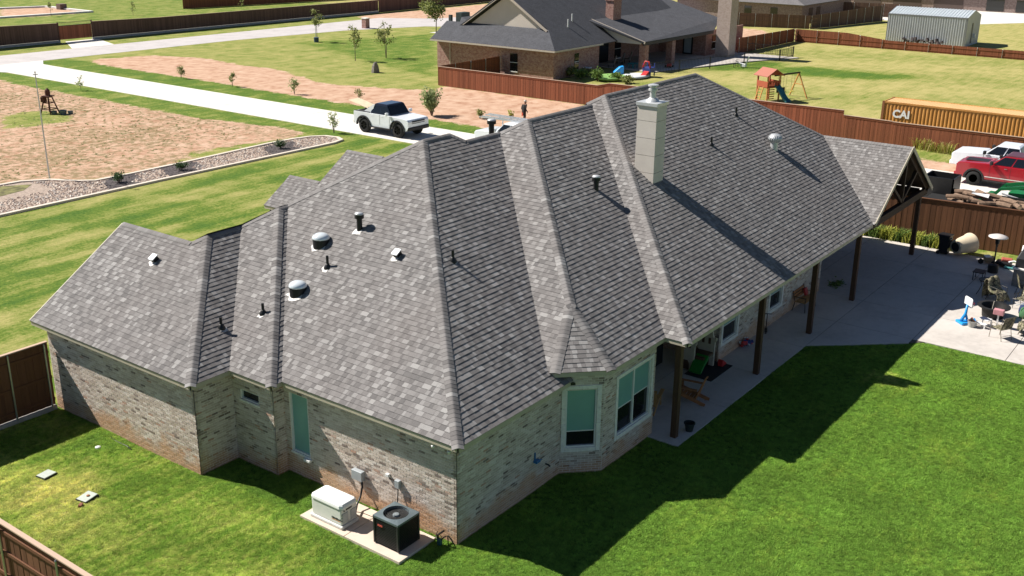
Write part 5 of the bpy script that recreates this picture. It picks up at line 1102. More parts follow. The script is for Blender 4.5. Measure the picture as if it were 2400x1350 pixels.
def sapling(u, v, h, r_, lab, lm, nleaf, trunk_r=.03, name='young_tree', cat='tree', low=.25, group=None, seed=1, multi=1, at=None, ls=.11):
    P = gp(u, v) if at is None else at; rg = random.Random(seed); t_ = thing(name, lab, cat, (P[0], P[1], 0), 0, group)
    tb_ = MB(); tips = []
    for k in range(multi):
        a = 6.28*k/multi+rg.random(); sp_ = .10*h if multi > 1 else .02*h
        path = [(0, 0, -.05)]+[(math.cos(a)*sp_*q+rg.gauss(0, .012*h), math.sin(a)*sp_*q+rg.gauss(0, .012*h), h*.86*q) for q in (.3, .6, 1)]
        tb_.tube(path, [trunk_r, trunk_r*.8, trunk_r*.55, trunk_r*.2], 6)
        for i in range(9 if multi == 1 else 5):
            q = low+(1-low)*rg.random(); b0 = Vector(path[1]).lerp(Vector(path[3]), max(0, (q-.3)/.7)); b0.z = h*.86*q; aa = rg.random()*6.28; ln = r_*(.55+.5*rg.random())*(1.15-q*.6)
            e = b0+Vector((math.cos(aa)*ln, math.sin(aa)*ln, ln*rg.uniform(.3, 1.0))); tb_.tube([b0, b0.lerp(e, .5)+Vector((0, 0, .04)), e], [trunk_r*.4, trunk_r*.3, trunk_r*.12], 4); tips += [b0.lerp(e, f_) for f_ in (.45, .7, .9, 1)]
        tips.append(Vector(path[-1]))
    tb_.build('trunk', BARK, t_)
    lb = MB()
    for k in range(nleaf):
        c = tips[rg.randrange(len(tips))]; p = c+Vector((rg.gauss(0, .12*r_+.04), rg.gauss(0, .12*r_+.04), rg.gauss(0, .10*r_+.05))); leaf(lb, p, ls*rg.uniform(.7, 1.4), rg)
    lb.build('crown', lm, t_); return t_
gr_ = 'saplings along the white driveway'
sapling(190, 212, 1.3, .35, 'spindly pale sapling on the windmill side of the driveway near the road', LF3, 130, .02, seed=2, ls=.13)
sapling(425, 184, 1.25, .4, 'small pale green sapling on the driveway verge, first from the road', LF2, 260, .02, seed=3, ls=.13, multi=3)
sapling(545, 203, 1.3, .36, 'small pale green sapling on the driveway verge, second from the road', LF2, 230, .02, seed=4, ls=.13, multi=2)
sapling(690, 221, 1.35, .48, 'bushy pale sapling on the driveway verge, third from the road', LF3, 340, .02, seed=5, ls=.13, multi=4)
sapling(842, 240, 1.2, .36, 'thin olive sapling on the verge just behind the white pickup', LF2, 220, .02, seed=6, ls=.12, multi=3)
sapling(783, 312, 1.55, .55, 'sparse sapling on the lawn side of the driveway opposite the pickup', LF3, 300, .025, seed=8, ls=.12, multi=4)
def bush(u, v, h, r_, lab, lm, n_, seed, ls=.12, name='bush', at=None, flat=1.0):
    P = gp(u, v) if at is None else at; rg = random.Random(seed); t_ = thing(name, lab, 'bush', (P[0], P[1], 0)); tb_ = MB(); lb = MB(); cl = []
    for k in range(9):
        a = rg.random()*6.28; q = rg.random()**.6; e = Vector((math.cos(a)*r_*q*.8, math.sin(a)*r_*q*.8, h*(.55+.4*rg.random()))); tb_.tube([(0, 0, -.04), e*.5, e], [.03*h, .018*h, .006*h], 5); cl.append((e, .25+.2*rg.random()))
        cl.append((e*.65, .25))
    tb_.build('stem', BARK, t_)
    for k in range(n_):
        c, s_ = cl[rg.randrange(len(cl))]; d = Vector((rg.gauss(0, 1), rg.gauss(0, 1), rg.gauss(0, .9))).normalized()*(rg.random()**.45); leaf(lb, c+Vector((d.x*r_*s_*1.6, d.y*r_*s_*1.6, abs(c.z)*0+d.z*h*s_*.8)), ls*rg.uniform(.7, 1.4), rg)
    lb.build('foliage', lm, t_); return t_
bush(1012, 271, 2.1, .85, 'tall feathery light green bush between the driveway and the sand', LF3, 1900, 11, .17)
bush(1125, 278, .75, .4, 'low straggly weed bush on the sand behind the driveway', LF2, 260, 12, .12); bush(1198, 285, .9, .25, 'thin yellow weed by the roof ridge and the sand', LFY, 120, 13, .13)
bush(280, 430, .62, .5, 'dark round shrub in the mulch patch of the stone bed, nearest the flagpole', LFD, 520, 14, .09); bush(422, 400, .55, .5, 'dark round shrub in the middle mulch patch of the stone bed', LFD, 500, 15, .09); bush(660, 350, .6, .5, 'dark round shrub in the mulch patch near the rounded end of the bed', LFD, 520, 16, .09)
sapling(743, 98, 4.4, 1.0, 'tall staked young tree by the road with a bucket at its foot', LF2, 420, .05, seed=21, low=.35, ls=.2)
sapling(833, 143, 3.9, .9, 'slim young tree on the neighbour lawn, the one with a white tag', LF2, 420, .045, seed=22, low=.3, ls=.19); sapling(905, 136, 4.4, 1.15, 'spreading young tree on the neighbour lawn left of the brick house', LF2, 560, .05, seed=23, low=.35, ls=.2, multi=2)
sapling(1022, 84, 6.8, 2.3, 'leafy bright green tree beside the corner of the brick neighbour', LF2, 3000, .08, seed=24, low=.25, ls=.27)
for k, (u, v, h, lab) in enumerate(((120, 38, 2.2, 'bare sapling by the white kerbed plot across the road'), (312, 36, 2.0, 'thin sapling on the lawn behind the road fence'), (565, 18, 1.6, 'small sapling far behind the road fence'))): sapling(u, v, h, .5, lab, LF2, 90, .03, seed=30+k, ls=.2)
def clump(name, lab, pts, h, lm, per, seed, cat='plant', w=.02):
    rg = random.Random(seed); t_ = thing(name, lab, cat, (pts[0][0], pts[0][1], 0)); lb = MB()
    for x, y in pts:
        for k in range(per):
            a = rg.random()*6.28; l_ = h*rg.uniform(.6, 1.15); b0 = Vector((x-pts[0][0]+rg.gauss(0, .12), y-pts[0][1]+rg.gauss(0, .12), 0)); d = Vector((math.cos(a), math.sin(a), 0)); s_ = Vector((-d.y, d.x, 0))*w
            m_ = b0+d*l_*.25+Vector((0, 0, l_*.75)); e = b0+d*l_*.6+Vector((0, 0, l_*rg.uniform(.7, 1.0))); lb.cr = rg.random()*.99+.01
            lb.add([b0-s_, b0+s_, m_+s_, m_-s_, e], [(0, 1, 2, 3), (3, 2, 4)])
    lb.build('blades', lm, t_); return t_
rg0 = random.Random(5)
for k in range(14): 
    y_ = 3.6-k*.46; clump('daylily', 'yellow green strappy lilies in the bed along the patio fence', [(35.95+rg0.uniform(-.12, .18), y_), (35.8, y_+.2), (36.1, y_-.15)], .68, LFY if k % 3 else LF1, 42, 40+k, w=.022)['group'] = 'lilies along the patio fence'
for k, (u, v) in enumerate(((2165, 349), (2190, 353), (2215, 357))): 
    q = gp(u, v); clump('tall_grass', 'tall yellow weeds at the foot of the red fence', [(q[0]-.3+rg0.uniform(-.4, .2), q[1]+j*.35+rg0.uniform(-.2, .2)) for j in range(-2, 3)], rg0.uniform(.75, 1.1), LFT if k == 1 else LFY, 15, 60+k, w=.016)['group'] = 'weeds along the red fence'
for k, (u, v, h, lm) in enumerate(((1335, 182, 1.0, LF2), (1360, 186, .9, LF1), (1400, 190, 1.1, LF1), (1372, 180, .8, LF2), (1255, 172, 1.5, LFT), (1295, 177, .9, LF2), (1445, 190, .8, LF1), (1470, 196, .7, LF2))):
    q = gp(u, v); bush(u, v, h, .75, ('loose shrub in the planting bed below the brick neighbour wall', 'grey green shrub behind the red fence', 'dark leafy shrub by the neighbour patio', 'low shrub beside the dark mulch of the neighbour bed', 'dry brown sapling shrub against the neighbour brick', 'small shrub at the corner of the neighbour brick wall', 'small green shrub near the lime inflatable', 'low shrub by the neighbour patio edge')[k], lm, 420, 70+k, .2)
# leaves on the shaded patio
rg = random.Random(9); lb = MB()
for k in range(160): leaf(lb, (rg.gauss(0, .28), rg.gauss(0, .16), rg.random()*.06), .12, rg, 0)
lb.build('leaf_heap', LF1, ls)
# weeds in the bare soil, pebbles in the bed, small tufts on the lawns: nobody could count them
rg = random.Random(3); wb = MB()
for k in range(2600):
    x, y = rg.uniform(-6, 34.5), rg.uniform(47, 92); 
    if math.sin(x*.23+1)+math.sin(y*.17)+rg.random()*1.6 < .3: continue
    for j in range(5):
        a = rg.random()*6.28; s_ = rg.uniform(.06, .17); b0 = Vector((x+rg.gauss(0, .05), y+rg.gauss(0, .05), 0)); d = Vector((math.cos(a), math.sin(a), 0)); n_ = Vector((-d.y, d.x, 0))*.04
        wb.cr = rg.random()*.99+.01; wb.add([b0-n_, b0+n_, b0+d*s_+Vector((0, 0, s_*.5))], [(0, 1, 2)])
tag(wb.build('soil_weeds', LF2, fix=False), 'sparse dry weeds over the bare sandy plot', 'weeds', kind='stuff')
pm = shingle_mat('tmp', 'attr'); bpy.data.materials.remove(pm)
m, t, b = _nt('river_pebbles'); t.links.new(ramp(t, tone(t, 'attr'), [(0, (.24, .15, .12)), (.35, (.42, .30, .23)), (.6, (.55, .45, .36)), (.8, (.33, .28, .26)), (1, (.68, .62, .54))]), b.inputs['Base Color']); b.inputs['Roughness'].default_value = .75; PEB = m
m, t, b = _nt('dark_mulch'); t.links.new(ramp(t, tone(t, 'attr'), [(0, (.05, .04, .04)), (1, (.14, .115, .115))]), b.inputs['Base Color']); b.inputs['Roughness'].default_value = .9; MUL = m
bedpoly = nearK+farK[1:]; pb = MB(); mu = MB(); rg = random.Random(4)
mulch = [(16.7, 19.0), (21.0, 23.6), (29.4, 32.2)]
ico = [(0, 0, 1), (.94, 0, .33), (-.3, .9, .33), (-.6, -.75, .33), (.5, .8, -.33), (.5, -.8, -.3), (-.94, 0, -.33)]
icf = [(0, 1, 2), (0, 2, 3), (0, 3, 1), (1, 4, 2), (2, 6, 3), (3, 5, 1), (1, 5, 4), (2, 4, 6), (3, 6, 5)]
X_ = np.random.uniform(5, 36, 9000); Y_ = np.random.uniform(40.2, 46.6, 9000); ok = inpoly(X_, Y_, bedpoly)
for x, y in zip(X_[ok], Y_[ok]):
    if x < 14.5 and y > 43.2 and y < 46.4: continue
    inm = any(a+.35*math.sin(y*2.1) < x-(y-41.6)*.5 < c+.3*math.sin(y*3) for a, c in mulch) and y < 43.6
    s_ = rg.uniform(.04, .095) if not inm else rg.uniform(.03, .06); b1 = mu if inm else pb; b1.cr = rg.random()*.99+.01; ca_, sa_ = math.cos(x*97), math.sin(x*97)
    b1.add([(x+(p[0]*ca_-p[1]*sa_)*s_*1.3, y+(p[0]*sa_+p[1]*ca_)*s_, .055+p[2]*s_*.6) for p in ico], icf)
tag(pb.build('river_pebbles', PEB, fix=False), 'pale river pebbles filling the kerbed bed', 'pebbles', kind='stuff'); tag(mu.build('mulch', MUL, fix=False), 'dark mulch patches round the bed shrubs', 'mulch', kind='stuff')
# ================================================================ YARD THINGS
w_ = thing('lawn_windmill', 'rusty brown wooden windmill ornament on the sandy plot', 'windmill', (28.3, 66.7, 0), .3); w_.scale = (1.2, 1.2, 1.12); RUST = mat('rusty_wood', (.11, .04, .025), .85, var=.35, scale=8)
for sx in (-1, 1):
    for sy in (-1, 1): MB().bar((sx*.42, sy*.42, 0), (sx*.16, sy*.16, 1.25), .09).build('leg', RUST, w_)
for z_, k in ((.35, .36), (.8, .25), (1.22, .19)):
    for a, c in (((-1, -1), (1, -1)), ((1, -1), (1, 1)), ((1, 1), (-1, 1)), ((-1, 1), (-1, -1))): MB().bar((a[0]*k, a[1]*k, z_), (c[0]*k, c[1]*k, z_), .05).build('brace', RUST, w_)
MB().bb(-.30, .30, -.30, .30, 1.25, 1.32).build('platform', RUST, w_); MB().lathe([(.16, 1.32), (.18, 1.55), (.16, 1.72), (.05, 1.84), (.001, 1.86)], (0, 0, 0), 10).build('head', RUST, w_); MB().bb(-.30, .05, .18, .40, .85, 1.22).build('tail_vane', RUST, w_)
b_ = thing('metal_tub', 'grey galvanised tubs at the foot of the wooden windmill', 'tub', (28.8, 65.6, 0))
for dx, dy, s_ in ((0, 0, .3), (.45, -.35, .22), (-.5, .5, .25)): MB().lathe([(.8*s_, 0), (s_, s_*1.1), (.9*s_, s_*1.1), (.7*s_, .1*s_), (.001, .1*s_)], (dx, dy, 0), 12).build('tub', mat('tub_grey', (.16, .20, .21), .5, .4), b_)
f_ = thing('flagpole', 'thin bare steel flagpole standing by the kerbed bed', 'flagpole', (15.76, 45.87, 0)); MB().tube([(0, 0, 0), (0, 0, 3.4), (0, 0, 6.6)], [.05, .04, .03], 8).build('pole', GALV, f_); MB().tube([(-.16, 0, 6.5), (.16, 0, 6.5)], .03, 6).build('crossarm', GALV, f_); MB().lathe([(.04, 6.6), (.05, 6.65), (.001, 6.72)], (0, 0, 0), 8).build('finial', GALV, f_)
b_ = thing('boulder', 'upright grey boulder on the neighbour lawn', 'boulder', (62.8, 62.8, 0)); MB().loft([[(x*k, y*k*.7, z_) for x, y in ((-.42, -.3), (.1, -.45), (.45, -.2), (.4, .3), (-.05, .45), (-.42, .25))] for z_, k in ((-.1, 1.1), (.3, 1), (.7, .8), (.98, .5), (1.05, .25))]).build('rock', mat('grey_rock', (.27, .235, .21), .9, var=.3, scale=4, bmp=.5), b_, bevel=.05)
b_ = thing('brick_pillar', 'small brick mailbox pillar at the roadside', 'mailbox', (94.3, 94.7, 0)); MB().bb(-.4, .4, -.4, .4, 0, 1.35).build('pillar', NBR, b_); MB().bb(-.46, .46, -.46, .46, 1.35, 1.45).build('cap_stone', STONE, b_)
b_ = thing('tree_bucket', 'blue watering bucket at the staked roadside tree', 'bucket', (77.6, 87.3, 0)); MB().lathe([(.3, 0), (.34, .6), (.3, .62), (.001, .58)], (0, 0, 0), 12).build('bucket', mat('blue_grey_tub', (.05, .08, .13), .5), b_)
MB().tube([(.4, .5, 0), (.4, .5, 2.0)], .04, 6).build('stake', GALV, b_)
b_ = thing('kerb_box', 'low brown pier standing by the white kerbed plot', 'pier', tuple(gp(145, 22)), 0); MB().bb(-.6, .6, -.6, .6, 0, .9).build('pier', mat('pier_brown', (.16, .11, .09), .9), b_)
kb = struct(offset_strip([tuple(p) for p in G((-60, 46), (0, 43), (213, 29), (108, 17), (-20, 22))], .9, 0, .25).build('plot_kerb', mat('white_kerb', (.70, .68, .65), .8)))
b_ = thing('utility_box', 'dark green utility boxes beside the neighbour driveway', 'utility box', tuple(gp(1085, 52))); MB().bb(-1, 1, -.6, .6, 0, 1.5).build('box', mat('dark_green_box', (.02, .035, .03), .6), b_, bevel=.05); MB().bb(-1.4, -1.0, 1.2, 1.7, 0, 1.1).build('meter_box', mat('dark_green_box', (0, 0, 0)), b_)
b_ = thing('basketball_frame', 'small metal frame far across the road lawn', 'frame', tuple(gp(558, 13))); 
for x_ in (-.8, 0, .8): MB().bb(x_-.04, x_+.04, -.04, .04, 0, 1.6).build('post', STEELP, b_)
MB().bb(-.84, .84, -.03, .03, 1.5, 1.58).build('rail', STEELP, b_)
# ---- neighbour toys and patio pieces
def simple(name, lab, cat, px, z=0.1): return thing(name, lab, cat, (*gp(*px)[:2], z))
b_ = simple('toy_slide', 'small bright blue toddler slide on the neighbour patio', 'slide', (1447, 178)); MB().prism([(-.6, 0), (.7, 0), (.7, .1), (-.2, .85), (-.6, .95)], -.3, .3, 'y').build('chute', SKY, b_, bevel=.05); b_.rotation_euler = (0, 0, 2.4)
b_ = simple('toy_climber', 'red and blue toddler climber by the neighbour brick column', 'playset', (1520, 180)); MB().bb(-.5, .5, -.5, .5, .4, .9).build('deck', BLUE, b_, bevel=.05); MB().tube([(-.5, -.4, .9), (-.4, -.2, 1.5), (-.3, .3, 1.5), (-.5, .45, .9)], .08, 8).build('arch', RED, b_, smooth=True); MB().prism([(-1.3, 0), (-.5, 0), (-.5, .55), (-1.3, .12)], -.3, .3, 'y').build('slide', RED, b_)
for q in ((-.45, -.45), (.4, -.45), (-.45, .4), (.4, .4)): MB().bb(q[0], q[0]+.1, q[1], q[1]+.1, 0, 1.3).build('post', BLUE, b_)
b_ = simple('inflatable_pad', 'lime green inflatable splash pad by the neighbour bed', 'splash pad', (1432, 187)); MB().lathe([(1.35, 0), (1.5, .15), (1.35, .32), (1.1, .25), (.6, .12), (.001, .1)], (0, 0, 0), 22, 1.2, 1).build('pad', mat('lime_vinyl', (.30, .52, .16), .4, var=.25, scale=2), b_, smooth=True)
b_ = simple('white_pad', 'white vinyl sheet spread on the neighbour grass', 'sheet', (1487, 182)); MB().lathe([(1.5, 0), (1.6, .1), (1.2, .2), (.001, .12)], (0, 0, 0), 18, 1.4, .9).build('sheet', mat('white_vinyl', (.62, .64, .64), .5, var=.1), b_, smooth=True)
b_ = simple('white_board', 'long white board lying over the neighbour shrubs', 'board', (1352, 172), .7); MB().box((0, 0, 0), (.5, 3.2, .1), .15).build('board', WHT, b_)
b_ = simple('kids_table', 'teal kids table in the shade of the neighbour patio', 'table', (1483, 162)); MB().bb(-.5, .5, -.4, .4, .48, .56).build('table_top', mat('teal_plastic', (.02, .22, .24), .5), b_)
for q in ((-.4, -.3), (.35, -.3), (-.4, .25), (.35, .25)): MB().bb(q[0], q[0]+.07, q[1], q[1]+.07, 0, .48).build('leg', MATS['teal_plastic'], b_)
for k, (u, v) in enumerate(((1432, 160), (1452, 153), (1469, 150))):
    b_ = simple('patio_chair', 'pale reclining chair under the neighbour patio roof', 'chair', (u, v)); b_['group'] = 'chairs under the neighbour patio roof'; b_.rotation_euler = (0, 0, 2.2); MB().box((0, 0, .42), (.7, .7, .08)).build('seat', mat('dim_cushion', (.30, .26, .22), .9), b_); MB().box((-.42, 0, .85), (.1, .7, .85), 0, 0, -.3).build('backrest', MATS['dim_cushion'], b_)
    for q in ((-.3, -.3), (.25, -.3), (-.3, .25), (.25, .25)): MB().bb(q[0], q[0]+.05, q[1], q[1]+.05, 0, .4).build('leg', BLACKM, b_)
b_ = simple('red_toy_car', 'red ride-on toy in the shade of the neighbour patio', 'toy', (1568, 160)); MB().box((0, 0, .25), (.9, .5, .3), .4).build('body', RED, b_, bevel=.08)
for q in ((-.3, -.3), (.3, -.3), (-.3, .3), (.3, .3)): MB().tube([(q[0], q[1]-.04, .14), (q[0], q[1]+.04, .14)], .14, 10).build('wheel', BLACKM, b_)
b_ = simple('patio_bicycle', 'small bicycle and white seat at the edge of the neighbour patio', 'bicycle', (1725, 160))
for x_ in (-.45, .45): MB().tube([(x_+.26*math.cos(2*math.pi*k/14), 0, .28+.26*math.sin(2*math.pi*k/14)) for k in range(15)], .025, 5, caps=False).build('wheel', BLACKM, b_)
MB().tube([(-.45, 0, .28), (-.1, 0, .65), (.35, 0, .62), (.45, 0, .28)], .03, 6).build('frame', DGREY, b_); MB().box((-.15, 0, .72), (.25, .1, .06)).build('saddle', BLACKM, b_); MB().tube([(.33, -.22, .8), (.33, .22, .8)], .02, 5).build('handlebar', BLACKM, b_)
b_ = simple('white_lounger', 'tilted white lounger at the corner of the neighbour patio', 'lounger', (1742, 158)); MB().box((0, .3, .3), (.5, .9, .1), .3, .2).build('seat', WHT, b_); MB().box((.1, -.4, .7), (.5, .12, .9), .3, .3).build('backrest', WHT, b_); MB().bb(-.2, .2, -.3, .3, 0, .28).build('base', WHT, b_)
rf_ = thing('patio_railing', 'thin black metal railing round the neighbour patio', 'railing', (0, 0, 0))
q = [(80.5, 40.0), (84.5, 38.6), (89, 37.2), (94.5, 35.7), (100.5, 34.0), (104.5, 34.0), (104.5, 40)]
for a, c in zip(q[:-1], q[1:]):
    for z_ in (.2, 1.2): MB().bar((*a, z_), (*c, z_), .04).build('rail', BLACKM, rf_)
    MB().bb(a[0]-.05, a[0]+.05, a[1]-.05, a[1]+.05, 0, 1.3).build('post', BLACKM, rf_)
    pk = MB(); n_ = int(math.hypot(c[0]-a[0], c[1]-a[1])/.22)
    for k in range(n_): x, y = a[0]+(c[0]-a[0])*k/n_, a[1]+(c[1]-a[1])*k/n_; pk.bb(x-.012, x+.012, y-.012, y+.012, .1, 1.2)
    pk.build('picket_run', BLACKM, rf_)['kind'] = 'stuff'
# ---- play set with swings
ps = thing('play_tower', 'red roofed wooden play tower with slide and swings', 'playset', (73.3, 23.5, 0), -.42); ps.scale = (1.1, 1.1, 1.03); PSR = woodmat('playset_red', (.33, .085, .045), .2); PSY = woodmat('playset_pine', (.48, .25, .08), .2); PSD = woodmat('playset_beam', (.05, .045, .025), .2)
for sx in (-1, 1):
    for sy in (-1, 1): b1 = MB(); b1.cr = .5; b1.bb(sx*.65-.05, sx*.65+.05, sy*.6-.05, sy*.6+.05, 0, 2.35); b1.build('post', PSR if sy > 0 else PSY, ps)
b1 = MB(); b1.cr = .5; b1.bb(-.7, .7, -.65, .65, 1.18, 1.26); b1.build('deck', PSR, ps)
for a in ((-.7, -.66, -.65, .65), ): b1 = MB(); b1.cr = .9; b1.bb(-.72, -.66, -.65, .65, 1.26, 1.75); b1.build('side_panel', PSR, ps)
for k in range(6): b1 = MB(); b1.cr = .3+.1*k; b1.bb(-.62+k*.22, -.50+k*.22, -.68, -.64, 1.2, 1.75); b1.build('rail_slat', PSR, ps)
b1 = MB(); b1.cr = .4; b1.bb(-.7, .7, -.70, -.66, 1.70, 1.80); b1.build('rail', PSR, ps); b1 = MB(); b1.cr = .4; b1.bb(.66, .72, -.65, .65, 1.26, 1.75); b1.build('side_panel', PSR, ps)
for s_ in (-1, 1): b1 = MB(); b1.cr = .95 if s_ < 0 else .2; b1.add([(s_*.95, -.85, 2.25), (s_*.95, .85, 2.25), (0, .85, 2.85), (0, -.85, 2.85), (s_*.95, -.85, 2.19), (s_*.95, .85, 2.19), (0, .85, 2.79), (0, -.85, 2.79)], [(0, 1, 2, 3), (4, 7, 6, 5), (0, 4, 5, 1), (0, 3, 7, 4), (1, 5, 6, 2)]); b1.build('roof', woodmat('playset_roof%d' % s_, (.36, .14, .10), .1), ps)
for y_ in (-.6, .6): MB().prism([(-.7, 2.3), (.7, 2.3), (0, 2.74)], y_-.03, y_+.03, 'y').build('gable_panel', PSR, ps)
for k in range(5): b1 = MB(); b1.cr = .8; b1.box((-.95+k*.06, .1, .15+k*.24), (.08, .5, .04)); b1.build('ladder_rung', PSY, ps)
for y_ in (-.16, .36): b1 = MB(); b1.cr = .6; b1.bar((-1.05, y_, 0), (-.68, y_, 1.3), .07); b1.build('ladder_rail', PSY, ps)
for k in range(5): b1 = MB(); b1.cr = .5; b1.bb(-.6, .1, -.67, -.61, .2+k*.2, .28+k*.2); b1.build('climb_slat', PSY, ps)
TEAL = mat('slide_teal', (.03, .16, .22), .35); rings = []
for q in range(7): f_ = q/6; x = .3+f_*.25; y = -.68-f_*1.25; z = 1.22*(1-f_)**1.25+.12+.08*math.sin(f_*6); rings.append([(x-.26, y, z+.16), (x-.2, y, z), (x+.2, y, z), (x+.26, y, z+.16), (x+.26, y, z-.04), (x-.26, y, z-.04)])
MB().loft(rings).build('slide', TEAL, ps)
b1 = MB(); b1.cr = .3; b1.bar((.7, .1, 2.12), (3.5, .1, 2.22), .1, .14); b1.build('swing_beam', PSD, ps)
for y_ in (-.95, 1.15): b1 = MB(); b1.cr = .6; b1.bar((3.4, .1, 2.18), (3.55, y_, 0), .09); b1.build('leg', PSY, ps)
b1 = MB(); b1.cr = .4; b1.bar((3.42, -.35, 1.2), (3.42, .55, 1.2), .07); b1.build('brace', PSY, ps)
for x_, m_ in ((1.3, BLACKM), (1.9, BLACKM), (2.8, mat('yellow_seat', (.65, .55, .10), .5))):
    for d_ in (-.16, .16): MB().tube([(x_+d_, .1, 2.1), (x_+d_, .1, .6)], .012, 4).build('chain', BLACKM, ps)
    MB().box((x_, .1, .58), (.4, .2, .05)).build('seat', m_, ps, bevel=.02); 
    if m_ is BLACKM: MB().box((x_, .22, .78), (.3, .05, .4)).build('seat_back', m_, ps)
# ================================================================ VEHICLES
def carpaint(name, c, rough=.25):
    m, t, b = _nt(name); b.inputs['Base Color'].default_value = (*c, 1); b.inputs['Roughness'].default_value = rough; b.inputs['Coat Weight'].default_value = .6; b.inputs['Coat Roughness'].default_value = .05
    n = noise(t, pos(t), 3, 3); t.links.new(ramp(t, n, [(.3, tuple(x*.94 for x in c)), (.7, c)]), b.inputs['Base Color']); return m
CGL = bpy.data.materials.new('car_glass'); CGL.use_nodes = True; _b = CGL.node_tree.nodes['Principled BSDF']; _b.inputs['Base Color'].default_value = (.008, .010, .014, 1); _b.inputs['Roughness'].default_value = .05
TYRE = mat('tyre', (.018, .018, .018), .85, var=.1); RIMB = mat('black_rim', (.03, .03, .032), .35, .6); RIMC = mat('chrome_rim', (.5, .5, .5), .2, 1.0); PLAST = mat('black_trim', (.02, .02, .021), .6); CHR = mat('chrome', (.7, .7, .7), .15, 1.0)
def wheel(par, x, y, r_, w_, rim):
    s_ = 1 if y > 0 else -1; t_ = MB(); t_.M = Matrix.Translation((x, y, r_)) @ Euler((R(90), 0, 0)).to_matrix().to_4x4()
    t_.lathe([(r_*.58, -w_/2), (r_*.9, -w_/2), (r_, -w_*.38), (r_, w_*.38), (r_*.9, w_/2), (r_*.58, w_/2), (r_*.56, 0), (r_*.58, -w_/2)], (0, 0, 0), 24); wo = t_.build('wheel', TYRE, par, smooth=True, auto=40)
    h = MB(); h.M = t_.M; h.lathe([(r_*.57, -s_*w_*-.05-w_*.1), (r_*.57, w_*.1), (.001, w_*.1)], (0, 0, 0), 20); h.build('rim', RIMB, wo)
    for k in range(6):
        a = k*math.pi/3; b1 = MB(); b1.bar((x+r_*.08*math.cos(a), y+s_*w_*.36, r_+r_*.08*math.sin(a)), (x+r_*.55*math.cos(a), y+s_*w_*.36, r_+r_*.55*math.sin(a)), .05, .07, (0, 1, 0)); b1.build('spoke', rim, wo)
def arc(cx, r_, z0, n=9): return [(cx+r_*math.cos(math.pi*(1-i/(n-1))), z0+r_*math.sin(math.pi*(1-i/(n-1)))) for i in range(n)]
